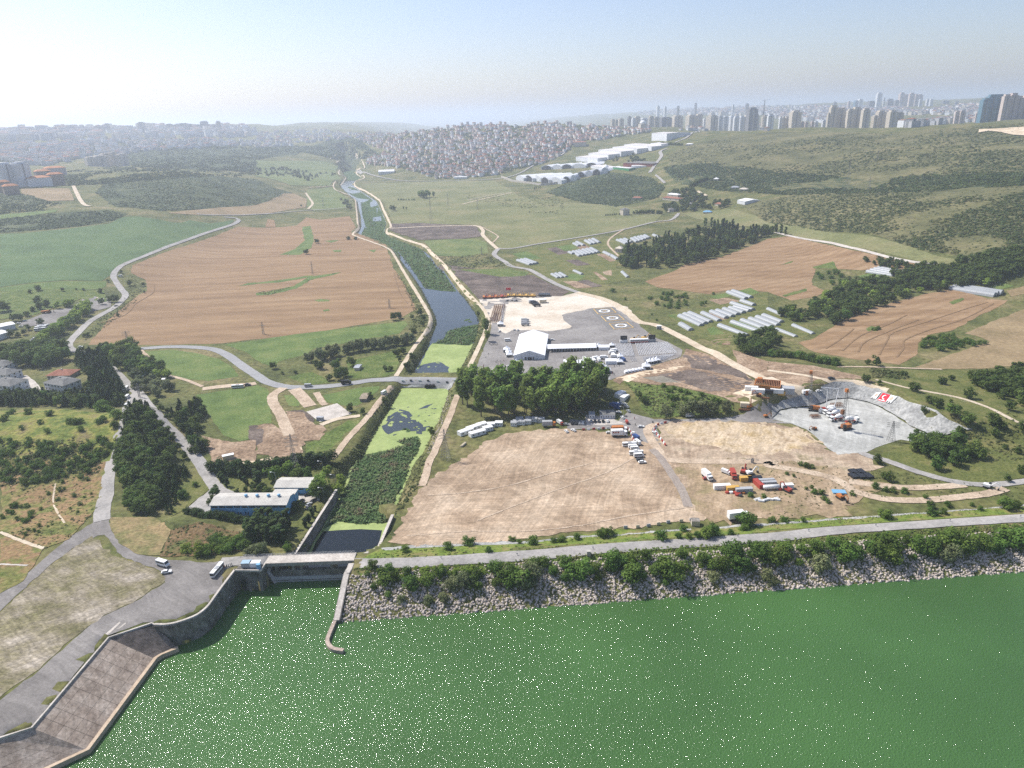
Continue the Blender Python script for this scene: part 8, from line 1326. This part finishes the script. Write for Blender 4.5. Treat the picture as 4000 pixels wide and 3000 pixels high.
t_ = tower('a3', 2040, 2118, 264, 3650, d2, 'dark cylindrical looking tower with a crane, above the tower blocks'); towers('a3', [(1710, 1750, 305, b_), (1790, 1836, 300, b_), (1930, 1960, 315, p2_), (1250, 1275, 248, w2), (1315, 1335, 255, w2), (1425, 1447, 250, d2), (1580, 1597, 225, d2), (1905, 1920, 238, w2), (2020, 2045, 228, d2)], 6500, '{c} far tower above the tower blocks, {n} in the list from the left', 'far towers above the blocks', 90)
k_ = t_.location; tc_ = empty('tower_crane', (k_[0] + 60, k_[1] + 20, hgt(k_[0] + 60, k_[1] + 20)), .3, 'thin tower crane beside the dark tower', 'crane'); lattice(MB(), (0, 0, 0), (0, 0, 150), 3, 3, 20, .5).build('mast', STEEL, tc_); MB().tube((-12, 0, 150), (34, 0, 154), .8, .5, 4).build('jib', STEEL, tc_)
towers('a1', [(-60, 75, 740, w2), (92, 215, 735, w2)], 2060, 'large {c} slab tower with dark stripes at the left edge, {n} from the left', 'slab towers at the left edge')
for x0, x1, yt, R, lab in ((300, 415, 800, 2260, 'brown block with orange roof, rear of the left group'), (410, 525, 825, 2080, 'dark brown block with orange roof, right of the left group'), (225, 410, 855, 2060, 'pale block with orange hipped roof in the left group'), (385, 540, 772, 2330, 'pink block with orange roof behind the left group'), (25, 135, 925, 1930, 'brown block with orange roof at the left edge, front'), (-40, 60, 892, 1980, 'brown block with orange roof at the left edge, rear')):
    c = 'white' if 'pale' in lab else 'pink' if 'pink' in lab else 'brown'; (xa, ya), (xb, _) = q(f'a1 {x0},{yt}')[0], q(f'a1 {x1},{yt}')[0]; d = ray((xa + xb) / 2, ya); hz = math.hypot(d[0], d[1]); px, py_ = d[0] / hz * R, d[1] / hz * R; zb = hgt(px, py_) - 3; zt = CH + R * d[2] / hz; w_ = (xb - xa) * mpp((px, py_, zt)); o = empty('apartment_block', (px, py_, zb), -math.atan2(px, py_) + .2, lab, 'building'); MB().box(-w_ / 2, w_ / 2, -w_ * .35, w_ * .35, 0, zt - zb - 4).build('wall', FB_[c], o); MB().box(-w_ / 2 - 1, w_ / 2 + 1, -w_ * .35 - 1, w_ * .35 + 1, zt - zb - 4, zt - zb, w_ * .25, w_ * .25).build('roof', M('orange_roof', [(.38, .17, .08), (.46, .22, .11)], 6, 1, .15), o)
towers('a1', [(735, 805, 690, b_), (800, 906, 678, b_), (862, 932, 660, b_), (922, 992, 650, b_), (1000, 1086, 665, b_)], 2950, '{c} slab block on the left hillside, {n} from the left', 'slab blocks on the left hillside', 15)
towers('a1', [(905, 935, 402, d2), (1195, 1236, 390, d2), (1350, 1382, 432, d2), (1382, 1436, 428, d2), (1440, 1482, 405, d2), (1480, 1540, 412, d2), (1542, 1612, 400, d2), (1612, 1652, 405, d2), (1652, 1722, 412, d2), (1735, 1786, 382, d2), (1838, 1860, 410, d2), (1866, 1896, 380, d2), (1900, 1960, 455, d2), (1980, 2060, 460, d2), (2080, 2180, 458, d2), (500, 525, 436, d2), (140, 185, 450, d2), (600, 640, 432, d2), (825, 900, 420, d2)], 5400, 'hazy {c} tower on the far left skyline, {n} in the row', 'far left skyline towers', 40)
sheet('quarry_face', 'a4 1815,490 1900,475 2010,485 2120,510 2212,515 2330,510 2330,440 2212,440 2000,455 1820,462', SAND, extra=1.5)
# ---------------------------------------------------------------- air
def haze():
    b = MB().box(-60000, 90000, -1200, 95000, -12, 420)
    m = bpy.data.materials.new('haze_air'); m.use_nodes = True; t = m.node_tree; t.nodes.remove(t.nodes['Principled BSDF'])
    v = t.nodes.new('ShaderNodeVolumePrincipled'); v.inputs['Color'].default_value = (.8, .88, 1, 1); v.inputs['Density'].default_value = HAZE_D; v.inputs['Anisotropy'].default_value = .45
    t.links.new(v.outputs[0], t.nodes['Material Output'].inputs['Volume'])
    tag(b.build('haze', m), kind='stuff')
HAZE_D = 1.25e-4
haze()
